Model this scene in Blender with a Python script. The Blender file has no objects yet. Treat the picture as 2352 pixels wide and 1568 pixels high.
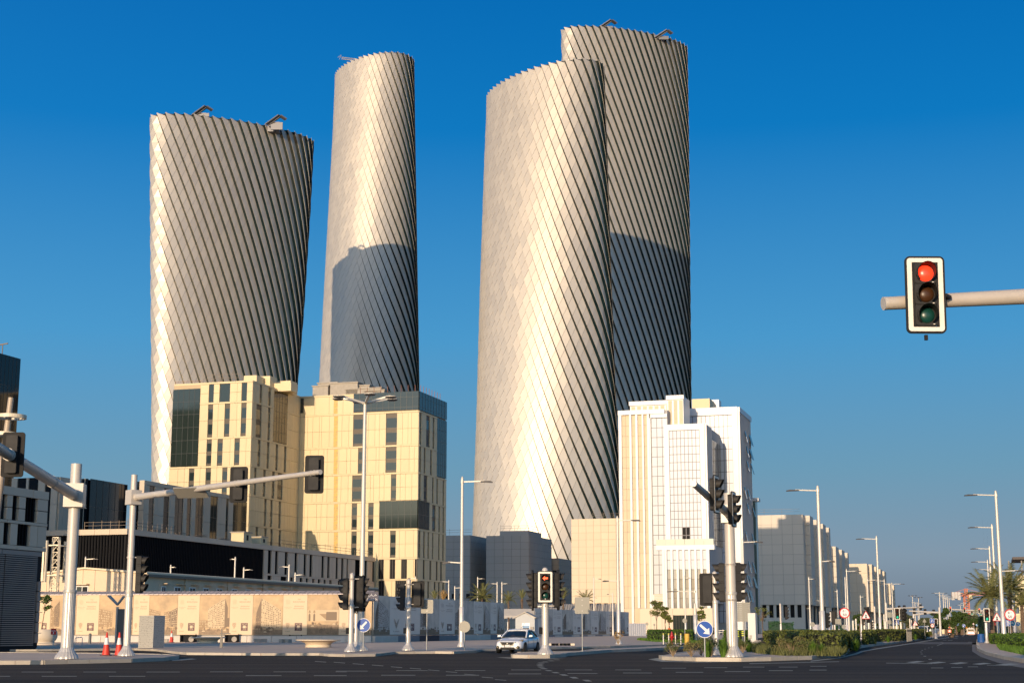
import bpy, math, random
from math import sin, cos, tan, pi, radians, sqrt, atan, atan2
from mathutils import Vector, Matrix, Euler

random.seed(11)
sc = bpy.context.scene
COL = sc.collection

# ---------------------------------------------------------------- camera
FPX, CX, CY, HZ, CH = 3526.0, 1176.0, 784.0, 1444.0, 1.4
PITCH = atan((HZ - CY) / FPX)
cd = bpy.data.cameras.new('camera')
cam = bpy.data.objects.new('camera', cd)
COL.objects.link(cam)
cam.location = (0, 0, CH)
cam.rotation_euler = (pi / 2 + PITCH, 0, 0)
cd.sensor_width = 36.0
cd.lens = FPX / 2352.0 * 36.0
cd.clip_start = 0.5
cd.clip_end = 20000
sc.camera = cam

# ---------------------------------------------------------------- light
SUN_AZ = radians(20.0)      # the sun stands behind the camera, this far to the left
SUN_EL = radians(9.0)
sdir = Vector((-sin(SUN_AZ) * cos(SUN_EL), -cos(SUN_AZ) * cos(SUN_EL), sin(SUN_EL)))
w = bpy.data.worlds.new('World')
sc.world = w
w.use_nodes = True
nt = w.node_tree
bg = nt.nodes['Background']
sky = nt.nodes.new('ShaderNodeTexSky')
sky.sky_type = 'NISHITA'
sky.sun_disc = False
sky.sun_elevation = SUN_EL
sky.sun_rotation = atan2(sdir.x, sdir.y)
sky.air_density = 1.0
sky.dust_density = 1.2
sky.ozone_density = 3.0
# clear evening sky: the measured colours by height above the horizon, carried by the sky model
BGS = 0.12
tc = nt.nodes.new('ShaderNodeTexCoord')
sx = nt.nodes.new('ShaderNodeSeparateXYZ')
nt.links.new(tc.outputs['Generated'], sx.inputs[0])
rmp = nt.nodes.new('ShaderNodeValToRGB')
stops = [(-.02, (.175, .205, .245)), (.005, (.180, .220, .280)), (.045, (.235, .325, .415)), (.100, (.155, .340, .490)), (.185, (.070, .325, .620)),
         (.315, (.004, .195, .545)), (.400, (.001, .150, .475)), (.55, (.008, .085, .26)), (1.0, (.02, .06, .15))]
el = rmp.color_ramp.elements
while len(el) < len(stops):
    el.new(0.5)
for e, (p, c) in zip(el, stops):
    e.position = (p + .1) / 1.1
    e.color = (*c, 1)
ma = nt.nodes.new('ShaderNodeMath'); ma.operation = 'MULTIPLY_ADD'
ma.inputs[1].default_value = 1 / 1.1
ma.inputs[2].default_value = .1 / 1.1
nt.links.new(sx.outputs['Z'], ma.inputs[0])
nt.links.new(ma.outputs[0], rmp.inputs[0])
v1 = nt.nodes.new('ShaderNodeVectorMath'); v1.operation = 'SCALE'
v1.inputs['Scale'].default_value = .97 / BGS
nt.links.new(rmp.outputs[0], v1.inputs[0])
v2 = nt.nodes.new('ShaderNodeVectorMath'); v2.operation = 'SCALE'
nt.links.new(sky.outputs[0], v2.inputs[0])
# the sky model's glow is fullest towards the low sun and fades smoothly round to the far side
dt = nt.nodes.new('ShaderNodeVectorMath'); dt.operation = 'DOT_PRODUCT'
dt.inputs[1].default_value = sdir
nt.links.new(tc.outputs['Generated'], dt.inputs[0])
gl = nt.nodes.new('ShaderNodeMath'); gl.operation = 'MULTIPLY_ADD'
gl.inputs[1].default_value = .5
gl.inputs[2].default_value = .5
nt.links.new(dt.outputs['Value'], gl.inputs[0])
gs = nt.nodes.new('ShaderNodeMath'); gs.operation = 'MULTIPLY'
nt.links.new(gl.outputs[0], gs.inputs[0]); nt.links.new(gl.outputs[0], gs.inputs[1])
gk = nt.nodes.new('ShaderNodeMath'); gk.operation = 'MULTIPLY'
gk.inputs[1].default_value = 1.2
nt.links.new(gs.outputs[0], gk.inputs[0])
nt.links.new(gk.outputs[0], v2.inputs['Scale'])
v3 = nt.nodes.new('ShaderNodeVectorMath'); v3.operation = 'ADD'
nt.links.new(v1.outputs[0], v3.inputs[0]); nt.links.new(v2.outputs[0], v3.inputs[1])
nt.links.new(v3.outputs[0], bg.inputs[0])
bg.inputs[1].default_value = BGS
ld = bpy.data.lights.new('sun', 'SUN')
ld.energy = 4.4
ld.angle = radians(0.5)
ld.color = (1.0, 0.765, 0.53)
lo = bpy.data.objects.new('sun', ld)
COL.objects.link(lo)
lo.rotation_euler = (-sdir).to_track_quat('-Z', 'Y').to_euler()
sc.view_settings.view_transform = 'Standard'
sc.view_settings.look = 'None'
sc.view_settings.gamma = 1.0
sc.view_settings.exposure = 0.0
sc.view_settings.use_curve_mapping = False
try:
    sc.cycles.max_bounces = 6
    sc.cycles.diffuse_bounces = 3
    sc.cycles.glossy_bounces = 3
    sc.cycles.transmission_bounces = 4
    sc.cycles.transparent_max_bounces = 6
    sc.cycles.sample_clamp_indirect = 6.0
    sc.cycles.caustics_reflective = False
    sc.cycles.caustics_refractive = False
    sc.cycles.use_denoising = True
except Exception:
    pass

# ---------------------------------------------------------------- survey helpers
def slope(py):
    return tan(PITCH + atan((CY - py) / FPX))

def at(px, py, Y):
    """point at forward distance Y seen in direction (px, py)"""
    v = (CY - py) / FPX
    dy = cos(PITCH) - v * sin(PITCH)
    dz = sin(PITCH) + v * cos(PITCH)
    return Vector(((px - CX) / FPX * Y / dy, Y, CH + dz * Y / dy))

def gr(px, py, z=0.0):
    """point on level z"""
    return at(px, py, (z - CH) / slope(py))

def by_top(px, py, h):
    p = at(px, py, (h - CH) / slope(py))
    return Vector((p.x, p.y, 0))

def proj(p):
    y = p[1] * cos(PITCH) + (p[2] - CH) * sin(PITCH)
    z = -p[1] * sin(PITCH) + (p[2] - CH) * cos(PITCH)
    return CX + FPX * p[0] / y, CY - FPX * z / y

CR = {1: (0, 771.7, .2538), 2: (0, 1139.2, .2734), 3: (367.5, 845.2, .2344), 4: (673.7, 845.2, .2343),
      5: (367.5, 1200.5, .2344), 6: (735, 1200.5, .2344), 7: (1102.5, 1200.5, .2344), 8: (1408.7, 894.2, .2344),
      9: (1470, 1200.5, .2344), 10: (1702.7, 1078, .2187), 11: (1862, 1286.2, .15626), 12: (2082.4, 1102.5, .1719),
      13: (2082.4, 1323, .15623), 14: (2009, 551.2, .16403)}
def K(n, x, y=0):
    a, b, s = CR[n]
    return a + x * s, b + y * s
def KX(n, x):
    return CR[n][0] + x * CR[n][2]
def KY(n, y):
    return CR[n][1] + y * CR[n][2]

GA = radians(17.0)                       # the street grid is turned this much
U = Vector((cos(GA), -sin(GA), 0))
V = Vector((sin(GA), cos(GA), 0))

# ---------------------------------------------------------------- materials
MATS = {}
def mat(name, col, rough=0.6, metal=0.0, var=0.0, scale=1.0, bump=0.0, bscale=20.0, spec=0.5, emit=None,
        estr=1.0, coat=0.0, stretch=None, tint=None):
    if name in MATS:
        return MATS[name]
    m = bpy.data.materials.new(name)
    m.use_nodes = True
    n = m.node_tree.nodes
    l = m.node_tree.links
    b = n['Principled BSDF']
    b.inputs['Base Color'].default_value = (*col, 1)
    b.inputs['Roughness'].default_value = rough
    b.inputs['Metallic'].default_value = metal
    b.inputs['Specular IOR Level'].default_value = spec
    if coat:
        b.inputs['Coat Weight'].default_value = coat
        b.inputs['Coat Roughness'].default_value = 0.05
    if emit:
        b.inputs['Emission Color'].default_value = (*emit, 1)
        b.inputs['Emission Strength'].default_value = estr
    if var or bump:
        tc = n.new('ShaderNodeTexCoord')
        mp = n.new('ShaderNodeMapping')
        l.new(tc.outputs['Object'], mp.inputs[0])
        if stretch:
            mp.inputs['Scale'].default_value = stretch
    if var:
        nz = n.new('ShaderNodeTexNoise')
        nz.inputs['Scale'].default_value = scale
        nz.inputs['Detail'].default_value = 6
        nz.inputs['Roughness'].default_value = 0.62
        l.new(mp.outputs[0], nz.inputs['Vector'])
        cr = n.new('ShaderNodeValToRGB')
        cr.color_ramp.elements[0].position = 0.3
        cr.color_ramp.elements[1].position = 0.7
        t = tint or (1, 1, 1)
        cr.color_ramp.elements[0].color = (*[c * (1 - var) * k for c, k in zip(col, t)], 1)
        cr.color_ramp.elements[1].color = (*[min(1, c * (1 + var * .6)) for c in col], 1)
        l.new(nz.outputs['Fac'], cr.inputs[0])
        l.new(cr.outputs[0], b.inputs['Base Color'])
        rr = n.new('ShaderNodeMapRange')
        rr.inputs['To Min'].default_value = max(0.02, rough - .08)
        rr.inputs['To Max'].default_value = min(1, rough + .1)
        l.new(nz.outputs['Fac'], rr.inputs[0])
        l.new(rr.outputs[0], b.inputs['Roughness'])
    if bump:
        nb = n.new('ShaderNodeTexNoise')
        nb.inputs['Scale'].default_value = bscale
        nb.inputs['Detail'].default_value = 4
        l.new(mp.outputs[0], nb.inputs['Vector'])
        bp = n.new('ShaderNodeBump')
        bp.inputs['Strength'].default_value = bump
        bp.inputs['Distance'].default_value = 0.05
        l.new(nb.outputs['Fac'], bp.inputs['Height'])
        l.new(bp.outputs[0], b.inputs['Normal'])
    MATS[name] = m
    return m

def per_object_variation(m, amt=0.06):
    """slight brightness difference from one piece to the next"""
    n = m.node_tree.nodes
    l = m.node_tree.links
    b = n['Principled BSDF']
    oi = n.new('ShaderNodeObjectInfo')
    mr = n.new('ShaderNodeMapRange')
    mr.inputs['To Min'].default_value = 1 - amt
    mr.inputs['To Max'].default_value = 1 + amt
    l.new(oi.outputs['Random'], mr.inputs[0])
    mx = n.new('ShaderNodeVectorMath')
    mx.operation = 'SCALE'
    src = b.inputs['Base Color']
    if src.is_linked:
        l.new(src.links[0].from_socket, mx.inputs[0])
    else:
        mx.inputs[0].default_value = src.default_value[:3]
    l.new(mr.outputs[0], mx.inputs['Scale'])
    l.new(mx.outputs[0], src)
    return m

def per_island_variation(m, amt=0.06):
    n = m.node_tree.nodes
    l = m.node_tree.links
    b = n['Principled BSDF']
    oi = n.new('ShaderNodeNewGeometry')
    mr = n.new('ShaderNodeMapRange')
    mr.inputs['To Min'].default_value = 1 - amt
    mr.inputs['To Max'].default_value = 1 + amt
    l.new(oi.outputs['Random Per Island'], mr.inputs[0])
    mx = n.new('ShaderNodeVectorMath')
    mx.operation = 'SCALE'
    src = b.inputs['Base Color']
    if src.is_linked:
        l.new(src.links[0].from_socket, mx.inputs[0])
    else:
        mx.inputs[0].default_value = src.default_value[:3]
    l.new(mr.outputs[0], mx.inputs['Scale'])
    l.new(mx.outputs[0], src)
    return m

# ---------------------------------------------------------------- mesh + object helpers
class MB:
    def __init__(self, M=None):
        self.v, self.f, self.mi = [], [], []
        self.M = M or Matrix.Identity(4)
        self.cur = 0
    def add(self, vs, fs):
        o = len(self.v)
        M = self.M
        self.v += [tuple(M @ Vector(p)) for p in vs]
        for f in fs:
            self.f.append(tuple(i + o for i in f))
            self.mi.append(self.cur)
        return self
    def box(self, x0, x1, y0, y1, z0, z1):
        vs = [(x0, y0, z0), (x1, y0, z0), (x1, y1, z0), (x0, y1, z0), (x0, y0, z1), (x1, y0, z1), (x1, y1, z1), (x0, y1, z1)]
        return self.add(vs, [(0, 3, 2, 1), (4, 5, 6, 7), (0, 1, 5, 4), (1, 2, 6, 5), (2, 3, 7, 6), (3, 0, 4, 7)])
    def bar(self, p, q, w, h=None, up=(0, 0, 1)):
        """rectangular bar from p to q"""
        h = h or w
        p, q = Vector(p), Vector(q)
        d = (q - p).normalized()
        s = d.cross(Vector(up))
        if s.length < 1e-4:
            s = Vector((1, 0, 0))
        s.normalize()
        t = s.cross(d)
        vs = []
        for c in (p, q):
            for a, b in ((-1, -1), (1, -1), (1, 1), (-1, 1)):
                vs.append(tuple(c + s * a * w / 2 + t * b * h / 2))
        return self.add(vs, [(0, 1, 2, 3), (7, 6, 5, 4), (0, 4, 5, 1), (1, 5, 6, 2), (2, 6, 7, 3), (3, 7, 4, 0)])
    def tube(self, p, q, r0, r1=None, n=10, caps=True):
        r1 = r0 if r1 is None else r1
        p, q = Vector(p), Vector(q)
        d = (q - p).normalized()
        s = d.cross(Vector((0, 0, 1)))
        if s.length < 1e-3:
            s = Vector((1, 0, 0))
        s.normalize()
        t = d.cross(s)
        vs, fs = [], []
        for c, r in ((p, r0), (q, r1)):
            for i in range(n):
                a = 2 * pi * i / n
                vs.append(tuple(c + s * cos(a) * r + t * sin(a) * r))
        for i in range(n):
            j = (i + 1) % n
            fs.append((i, j, n + j, n + i))
        if caps:
            fs.append(tuple(range(n - 1, -1, -1)))
            fs.append(tuple(range(n, 2 * n)))
        return self.add(vs, fs)
    def path(self, pts, rs, n=8):
        """smooth tube through points"""
        pts = [Vector(p) for p in pts]
        if not isinstance(rs, (list, tuple)):
            rs = [rs] * len(pts)
        vs, fs = [], []
        ref = None
        for k, p in enumerate(pts):
            d = (pts[min(k + 1, len(pts) - 1)] - pts[max(k - 1, 0)]).normalized()
            if ref is None:
                ref = d.cross(Vector((0, 0, 1)))
                if ref.length < 1e-3:
                    ref = Vector((1, 0, 0))
            s = (ref - d * ref.dot(d)).normalized()
            ref = s
            t = d.cross(s)
            for i in range(n):
                a = 2 * pi * i / n
                vs.append(tuple(p + s * cos(a) * rs[k] + t * sin(a) * rs[k]))
        for k in range(len(pts) - 1):
            for i in range(n):
                j = (i + 1) % n
                fs.append((k * n + i, k * n + j, (k + 1) * n + j, (k + 1) * n + i))
        fs.append(tuple(range(n - 1, -1, -1)))
        fs.append(tuple((len(pts) - 1) * n + i for i in range(n)))
        return self.add(vs, fs)
    def lathe(self, prof, n=16, c=(0, 0, 0), flute=0.0, sq=1.0):
        vs, fs = [], []
        for k, (r, z) in enumerate(prof):
            for i in range(n):
                a = 2 * pi * i / n
                rr = r * (1 - (flute if i % 2 else 0))
                vs.append((c[0] + cos(a) * rr, c[1] + sin(a) * rr * sq, c[2] + z))
        for k in range(len(prof) - 1):
            for i in range(n):
                j = (i + 1) % n
                fs.append((k * n + i, k * n + j, (k + 1) * n + j, (k + 1) * n + i))
        fs.append(tuple(range(n - 1, -1, -1)))
        fs.append(tuple((len(prof) - 1) * n + i for i in range(n)))
        return self.add(vs, fs)
    def prism(self, pts, z0, z1):
        """pts = [(x, y)] counter-clockwise outline"""
        n = len(pts)
        vs = [(p[0], p[1], z0) for p in pts] + [(p[0], p[1], z1) for p in pts]
        fs = [tuple(range(n - 1, -1, -1)), tuple(range(n, 2 * n))]
        for i in range(n):
            j = (i + 1) % n
            fs.append((i, j, n + j, n + i))
        return self.add(vs, fs)
    def plate(self, pts, y0, y1):
        """outline in x,z extruded along y"""
        n = len(pts)
        vs = [(p[0], y0, p[1]) for p in pts] + [(p[0], y1, p[1]) for p in pts]
        fs = [tuple(range(n)), tuple(range(2 * n - 1, n - 1, -1))]
        for i in range(n):
            j = (i + 1) % n
            fs.append((j, i, n + i, n + j))
        return self.add(vs, fs)
    def mesh(self, name, mats, smooth=False):
        me = bpy.data.meshes.new(name)
        me.from_pydata(self.v, [], self.f)
        if not isinstance(mats, (list, tuple)):
            mats = [mats]
        for m in mats:
            me.materials.append(m)
        if len(mats) > 1:
            me.polygons.foreach_set('material_index', self.mi)
        if smooth:
            me.polygons.foreach_set('use_smooth', [True] * len(me.polygons))
            try:
                me.set_sharp_from_angle(angle=radians(40))
            except Exception:
                pass
        me.validate()
        me.update()
        return me
    def build(self, name, mats, parent=None, smooth=False, kind=None):
        return link(name, self.mesh(name, mats, smooth), parent, kind)

def link(name, me, parent=None, kind=None, loc=None, rotz=None):
    o = bpy.data.objects.new(name, me)
    COL.objects.link(o)
    if parent:
        o.parent = parent
    if kind:
        o['kind'] = kind
    if loc is not None:
        o.location = loc
    if rotz is not None:
        o.rotation_euler = (0, 0, rotz)
    return o

def tag(o, label, cat, group=None):
    o['label'] = label
    o['category'] = cat
    if group:
        o['group'] = group
    return o

def thing(name, label, cat, loc=(0, 0, 0), rotz=0.0, group=None):
    o = bpy.data.objects.new(name, None)
    o.empty_display_size = 0.2
    COL.objects.link(o)
    o.location = loc
    o.rotation_euler = (0, 0, rotz)
    return tag(o, label, cat, group)

def dup(root, loc, rotz, label, group=None, scale=None):
    def cp(o, par):
        c = o.copy()
        COL.objects.link(c)
        if par:
            c.parent = par
        for ch in o.children:
            cp(ch, c)
        return c
    r = cp(root, None)
    r.location = loc
    r.rotation_euler = (0, 0, rotz)
    if scale:
        r.scale = (scale, scale, scale)
    r['label'] = label
    if group:
        r['group'] = group
    return r

BOXES = {}
def piece(name, m, parent, x0, x1, y0, y1, z0, z1, kind=None):
    """a box-shaped piece; alike pieces share their mesh"""
    sx, sy, sz = round(x1 - x0, 2), round(y1 - y0, 2), round(z1 - z0, 2)
    key = (name, m.name, sx, sy, sz)
    me = BOXES.get(key)
    if me is None:
        me = MB().box(0, sx, 0, sy, 0, sz).mesh(name, m)
        BOXES[key] = me
    return link(name, me, parent, kind, loc=(x0, y0, z0))

class Pool:
    """pieces of one kind on one thing: the largest become parts, the rest one joined part"""
    def __init__(self, name, m, parent, limit=290, min_size=0.0):
        self.name, self.m, self.parent, self.limit, self.items = name, m, parent, limit, []
    def box(self, x0, x1, y0, y1, z0, z1, score=None):
        if x1 - x0 < .02 or z1 - z0 < .02 or y1 - y0 < .005:
            return
        self.items.append((score if score is not None else max(x1 - x0, y1 - y0) * (z1 - z0), (x0, x1, y0, y1, z0, z1)))
    def poly(self, vs, fs, score):
        self.items.append((score, (vs, fs)))
    def flush(self):
        self.items.sort(key=lambda t: -t[0])
        rest = MB()
        for k, (s, it) in enumerate(self.items):
            if k < self.limit:
                if len(it) == 6:
                    piece(self.name, self.m, self.parent, *it)
                else:
                    c = Vector(it[0][0])
                    me = MB().add([tuple(Vector(p) - c) for p in it[0]], it[1]).mesh(self.name, self.m)
                    link(self.name, me, self.parent, loc=c)
            elif len(it) == 6:
                rest.box(*it)
            else:
                rest.add(*it)
        if rest.v:
            rest.build(self.name + '_field', self.m, self.parent, kind='stuff')

# lettering is turned to meshes once, while the scene is still empty
GLYPHS = {}
for _s, _b, _sp in [('Lusail', 0, 1), ('THE', 0, 1), ('BOULEVARD', .01, 1.2), ('QATARI', 0, 1), ('DIAR', 0, 1), ('\uFEAE\uFEC4\uFED7', 0, 1), ('\uFEAD\uFE8E\uFEF3\uFEA9', 0, 1),
                    ('distinctive', 0, 1), ('destination', 0, 1), ('DOWNTOWN', 0, 1.5), ('LUSAIL', 0, 1.5), ('50', .01, 1), ('\u0665', .02, 1), ('\u0660', .02, 1),
                    ('STOP', 0, 1), ('\uFED2\uFED7', 0, 1), ('14', 0, 1), ('Thaalab St.', 0, 1), ('\u0639\u0631\u0627\u0634', 0, 1), ('\u0661\u0664\u0667\u0665\u0662', 0, 1)]:
    _c = bpy.data.curves.new('lettering', 'FONT')
    _c.body = _s
    _c.resolution_u = 3
    _c.offset = _b
    _c.space_character = _sp
    _o = bpy.data.objects.new('lettering', _c)
    COL.objects.link(_o)
    GLYPHS[(_s, _b, _sp)] = bpy.data.meshes.new_from_object(_o.evaluated_get(bpy.context.evaluated_depsgraph_get()))
    bpy.data.objects.remove(_o)
    bpy.data.curves.remove(_c)

# palette
M_cream = mat('cream_stone_panel', (.67, .545, .32), .55, var=.05, scale=.3)
M_backing = mat('joint_backing', (.10, .09, .08), .9)
M_cgap = mat('cream_joint', (.50, .39, .24), .9)
M_wframe = mat('bronze_window_frame', (.085, .08, .07), .45, .2)
M_glass = mat('blue_grey_glass', (.022, .034, .036), .06, 0, spec=.7)
M_glass_d = mat('dark_green_glass', (.022, .032, .028), .08, 0, spec=.7)
M_glass_b = mat('brown_glass', (.05, .03, .012), .1, 0, spec=.7)
M_mull = mat('dark_mullion', (.05, .055, .055), .4, .3)
M_insul = mat('yellow_insulation', (.72, .42, .10), .8, var=.35, scale=1.6, tint=(.7, 1.1, 2.6))
M_white = mat('white_cladding', (.60, .60, .60), .35, var=.03, scale=.3)
M_tan = mat('tan_stone_panel', (.60, .46, .31), .55, var=.06, scale=.2)
M_wglass = mat('sky_white_glass', (.46, .50, .56), .15, 0, spec=.6)  # reflection of the bright sky is put into the pale glass colour
M_gal = mat('galvanised_steel', (.60, .56, .50), .38, .35, var=.08, scale=3)
M_pole = mat('grey_painted_pole', (.56, .51, .44), .42, .1, var=.05, scale=2)
M_conc = mat('concrete', (.38, .34, .28), .85, var=.15, scale=1.5, bump=.2)
M_black = mat('black_plastic', (.007, .006, .005), .65, var=.3, scale=3)
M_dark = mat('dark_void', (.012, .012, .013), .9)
M_steel = mat('scaffold_steel', (.20, .16, .12), .6, .4)
for _m in (M_glass, M_glass_d, M_wglass, M_cream, M_tan):
    per_object_variation(_m, .10 if _m in (M_glass, M_glass_d) else .035)

# ================================================================ GROUND
M_ground = mat('sandy_ground', (.55, .42, .29), .95, var=.18, scale=.05, bump=.3, bscale=3)
M_asph = mat('asphalt', (.062, .048, .034), .8, var=.42, scale=.09, bump=.55, bscale=30, spec=.2, stretch=(.35, 2.2, 1))
M_pave = mat('paving', (.74, .54, .38), .85, var=.12, scale=.4, bump=.2, bscale=8)
M_kerb = mat('kerb_concrete', (.50, .44, .35), .85, var=.15, scale=1.2)
per_object_variation(M_kerb, .10)
M_line = mat('road_paint', (.44, .40, .30), .7, var=.25, scale=4)

# speckle of fine aggregate and darker tyre-worn wheel tracks on the asphalt
_n, _l = M_asph.node_tree.nodes, M_asph.node_tree.links
_b = _n['Principled BSDF']
_src = _b.inputs['Base Color'].links[0].from_socket
_tc = _n.new('ShaderNodeTexCoord')
_nz = _n.new('ShaderNodeTexNoise'); _nz.inputs['Scale'].default_value = 9.0; _nz.inputs['Detail'].default_value = 8
_l.new(_tc.outputs['Object'], _nz.inputs['Vector'])
_mr = _n.new('ShaderNodeMapRange'); _mr.inputs['From Min'].default_value = .3; _mr.inputs['From Max'].default_value = .7
_mr.inputs['To Min'].default_value = .8; _mr.inputs['To Max'].default_value = 1.25
_l.new(_nz.outputs['Fac'], _mr.inputs[0])
_vm = _n.new('ShaderNodeVectorMath'); _vm.operation = 'SCALE'
_l.new(_src, _vm.inputs[0]); _l.new(_mr.outputs[0], _vm.inputs['Scale'])
# long tyre-worn streaks running with the lanes
_mp = _n.new('ShaderNodeMapping'); _mp.inputs['Scale'].default_value = (.03, .55, 1)
_l.new(_tc.outputs['Object'], _mp.inputs[0])
_n2 = _n.new('ShaderNodeTexNoise'); _n2.inputs['Scale'].default_value = 1.0; _n2.inputs['Detail'].default_value = 4
_l.new(_mp.outputs[0], _n2.inputs['Vector'])
_m2 = _n.new('ShaderNodeMapRange'); _m2.inputs['From Min'].default_value = .35; _m2.inputs['From Max'].default_value = .65
_m2.inputs['To Min'].default_value = .68; _m2.inputs['To Max'].default_value = 1.35
_l.new(_n2.outputs['Fac'], _m2.inputs[0])
_v2 = _n.new('ShaderNodeVectorMath'); _v2.operation = 'SCALE'
_l.new(_vm.outputs[0], _v2.inputs[0]); _l.new(_m2.outputs[0], _v2.inputs['Scale'])
_l.new(_v2.outputs[0], _b.inputs['Base Color'])

MB().add([(-6000, -300, -.03), (6000, -300, -.03), (6000, 9000, -.03), (-6000, 9000, -.03)], [(0, 1, 2, 3)]).build('ground', M_ground, kind='structure')

def flat(name, pts, z, m, kind='structure'):
    """pts = world xy outline"""
    return MB().add([(p[0], p[1], z) for p in pts], [tuple(range(len(pts)))]).build(name, m, kind=kind)

road = flat('road', [(-140, -40), (160, -40), (160, 70), gr(2420, 1470)[:2], gr(2262, 1456)[:2],
                     (U * 205 + V * 560)[:2], (U * -14 + V * 560)[:2] if False else (U * 7 + V * 560)[:2],
                     gr(1500, 1466)[:2], gr(1240, 1480)[:2], gr(300, 1480)[:2], (-140, 120)], 0.0, M_asph)

def pavement(name, px, kerb_edges, h=.13):
    pts = [gr(*p) for p in px]
    # make the outline counter-clockwise
    ar = sum(pts[i].x * pts[(i + 1) % len(pts)].y - pts[(i + 1) % len(pts)].x * pts[i].y for i in range(len(pts)))
    o = MB()
    q = pts if ar > 0 else pts[::-1]
    # slab: inset a little so that the kerb stones stand free of it
    c = sum((p for p in q), Vector((0, 0, 0))) / len(q)
    o.prism([(p.x, p.y) for p in q], .004, h - .02)
    s = o.build(name, M_pave, kind='structure')
    pool = Pool('kerb_stone', M_kerb, s)
    sgn = 1 if ar > 0 else -1
    for a, b in kerb_edges:
        for i in range(a, b):
            p, r = pts[i], pts[i + 1]
            L = (r - p).length
            n = max(1, int(L / 1.0))
            d = (r - p) / L
            out = Vector((d.y, -d.x, 0)) * sgn
            for k in range(n):
                e0 = p + d * (L * k / n + .012)
                e1 = p + d * (L * (k + 1) / n - .012)
                w0, w1 = out * .06, out * -.16
                zz = h + .004 + random.uniform(-.004, .004)
                cs = [e0 + w0, e1 + w0, e1 + w1, e0 + w1]
                if sgn < 0:
                    cs = cs[::-1]
                ct = [Vector(v) for v in cs]
                vs = [(v.x, v.y, 0.002) for v in cs] + [(v.x, v.y, zz) for v in ct]
                # chamfered outer top edge
                pool.poly(vs, [(3, 2, 1, 0), (4, 5, 6, 7), (0, 1, 5, 4), (1, 2, 6, 5), (2, 3, 7, 6), (3, 0, 4, 7)],
                          1e4 / max(30, e0.y) ** 2)
    pool.flush()
    return s

# plaza on the far side of the crossing
plaza_px = [(-420, 1499), (-80, 1495.5), (85, 1495), (310, 1492.5), (360, 1494.5), (400, 1500), (430, 1503), (600, 1504.5), (735, 1504.5),
            (757, 1506.5), (790, 1507.5), (860, 1506.5), (905, 1501), (1000, 1500), (1040, 1500.5), (1090, 1498.5), (1103, 1494.5), (1160, 1493.2),
            (1259, 1490), (1400, 1486.5), (1531, 1482), (1640, 1477), (1700, 1471), (1760, 1463), (1780, 1455), (1500, 1452.5),
            (900, 1455), (0, 1456), (-420, 1458)]
pavement('plaza_pavement', plaza_px, [(0, 22)])
pavement('refuge_island', [(-300, 1527), (100, 1525), (300, 1520.5), (375, 1517), (405, 1513.5), (409, 1511), (395, 1508.8), (300, 1506.5),
                           (100, 1504), (-60, 1503), (-300, 1503.5)], [(0, 9)], .16)
pavement('signal_island', [(1176, 1508.5), (1180, 1510.5), (1215, 1511.2), (1260, 1510.8), (1296, 1508), (1303, 1505.5), (1400, 1497.5), (1536, 1491.5), (1570, 1489),
                           (1558, 1486), (1450, 1490.5), (1368, 1495), (1330, 1500.5), (1270, 1502), (1190, 1503.5)], [(0, 14)], .17)
pavement('median_island', [(1516, 1512), (1524, 1515), (1600, 1518), (1700, 1518.5), (1768, 1517), (1862, 1514), (1905, 1509.5), (1937, 1504.5), (1952, 1494),
                           (1970, 1488.5), (1995, 1484.6), (2081, 1473.7), (2143, 1464.5), (2188, 1458),
                           (2184, 1456), (1950, 1464), (1750, 1480), (1640, 1494), (1545, 1507)], [(0, 18)], .17)
pavement('corner_pavement', [(2245, 1470), (2244, 1480), (2247, 1493), (2267, 1502.7), (2309, 1513.6), (2352, 1521), (2560, 1548), (2700, 1500), (2420, 1462),
                             (2262, 1457)], [(0, 6)], .16)

# apron strips (light gutter concrete) along the right-hand road edges
M_gutter = mat('gutter_concrete', (.20, .17, .14), .85, var=.12, scale=1)
def strip(name, px, wpx, z, m):
    vs = []
    fs = []
    for i, (p, wv) in enumerate(zip(px, wpx)):
        a = gr(*p)
        b = gr(p[0] + wv[0], p[1] + wv[1])
        vs += [(a.x, a.y, z), (b.x, b.y, z)]
        if i:
            k = 2 * i
            fs.append((k - 2, k, k + 1, k - 1))
    return MB().add(vs, fs).build(name, m, kind='structure')
strip('gutter', [(2245, 1474), (2247, 1493), (2267, 1503.5), (2309, 1514.5), (2352, 1522), (2480, 1541)],
      [(-12, 1), (-14, 2), (-14, 4), (-18, 6), (-20, 8), (-20, 10)], .004, M_gutter)
strip('gutter_line', [(1862, 1516.5), (1925, 1509), (1962, 1500), (1978, 1494), (2010, 1488.6), (2081, 1478.0), (2140, 1468.5), (2200, 1459.5)],
      [(0, 1.8), (4, 2), (6, 2), (6, 1.6), (5, 1.2), (4, 1), (3, .8), (2, .5)], .008, M_line)
for nm, pts in (('island_edge_line', [(395, 1514), (440, 1511.5), (452, 1513), (420, 1515.5), (395, 1517)]),):
    flat(nm, [gr(*p)[:2] for p in pts], .008, M_line)
flat('centre_hatch', [gr(*p)[:2] for p in [(1168, 1509), (1140, 1508.8), (1172, 1511.5), (1262, 1513), (1300, 1510), (1262, 1511.6)]], .008, M_line)
flat('centre_hatch', [gr(*p)[:2] for p in [(1489, 1513.5), (1520, 1509), (1516, 1512), (1530, 1517.3), (1600, 1519.3), (1768, 1518.4), (1600, 1520.6), (1520, 1518.7)]], .008, M_line)
# crosswalk apron across the boulevard
flat('crossing_slab', [gr(*p)[:2] for p in [(2120, 1473.3), (2247, 1473.8), (2247, 1478.8), (2078, 1478.2)]], .004, mat('crossing_concrete', (.13, .115, .10), .85, var=.1, scale=1))

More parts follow.
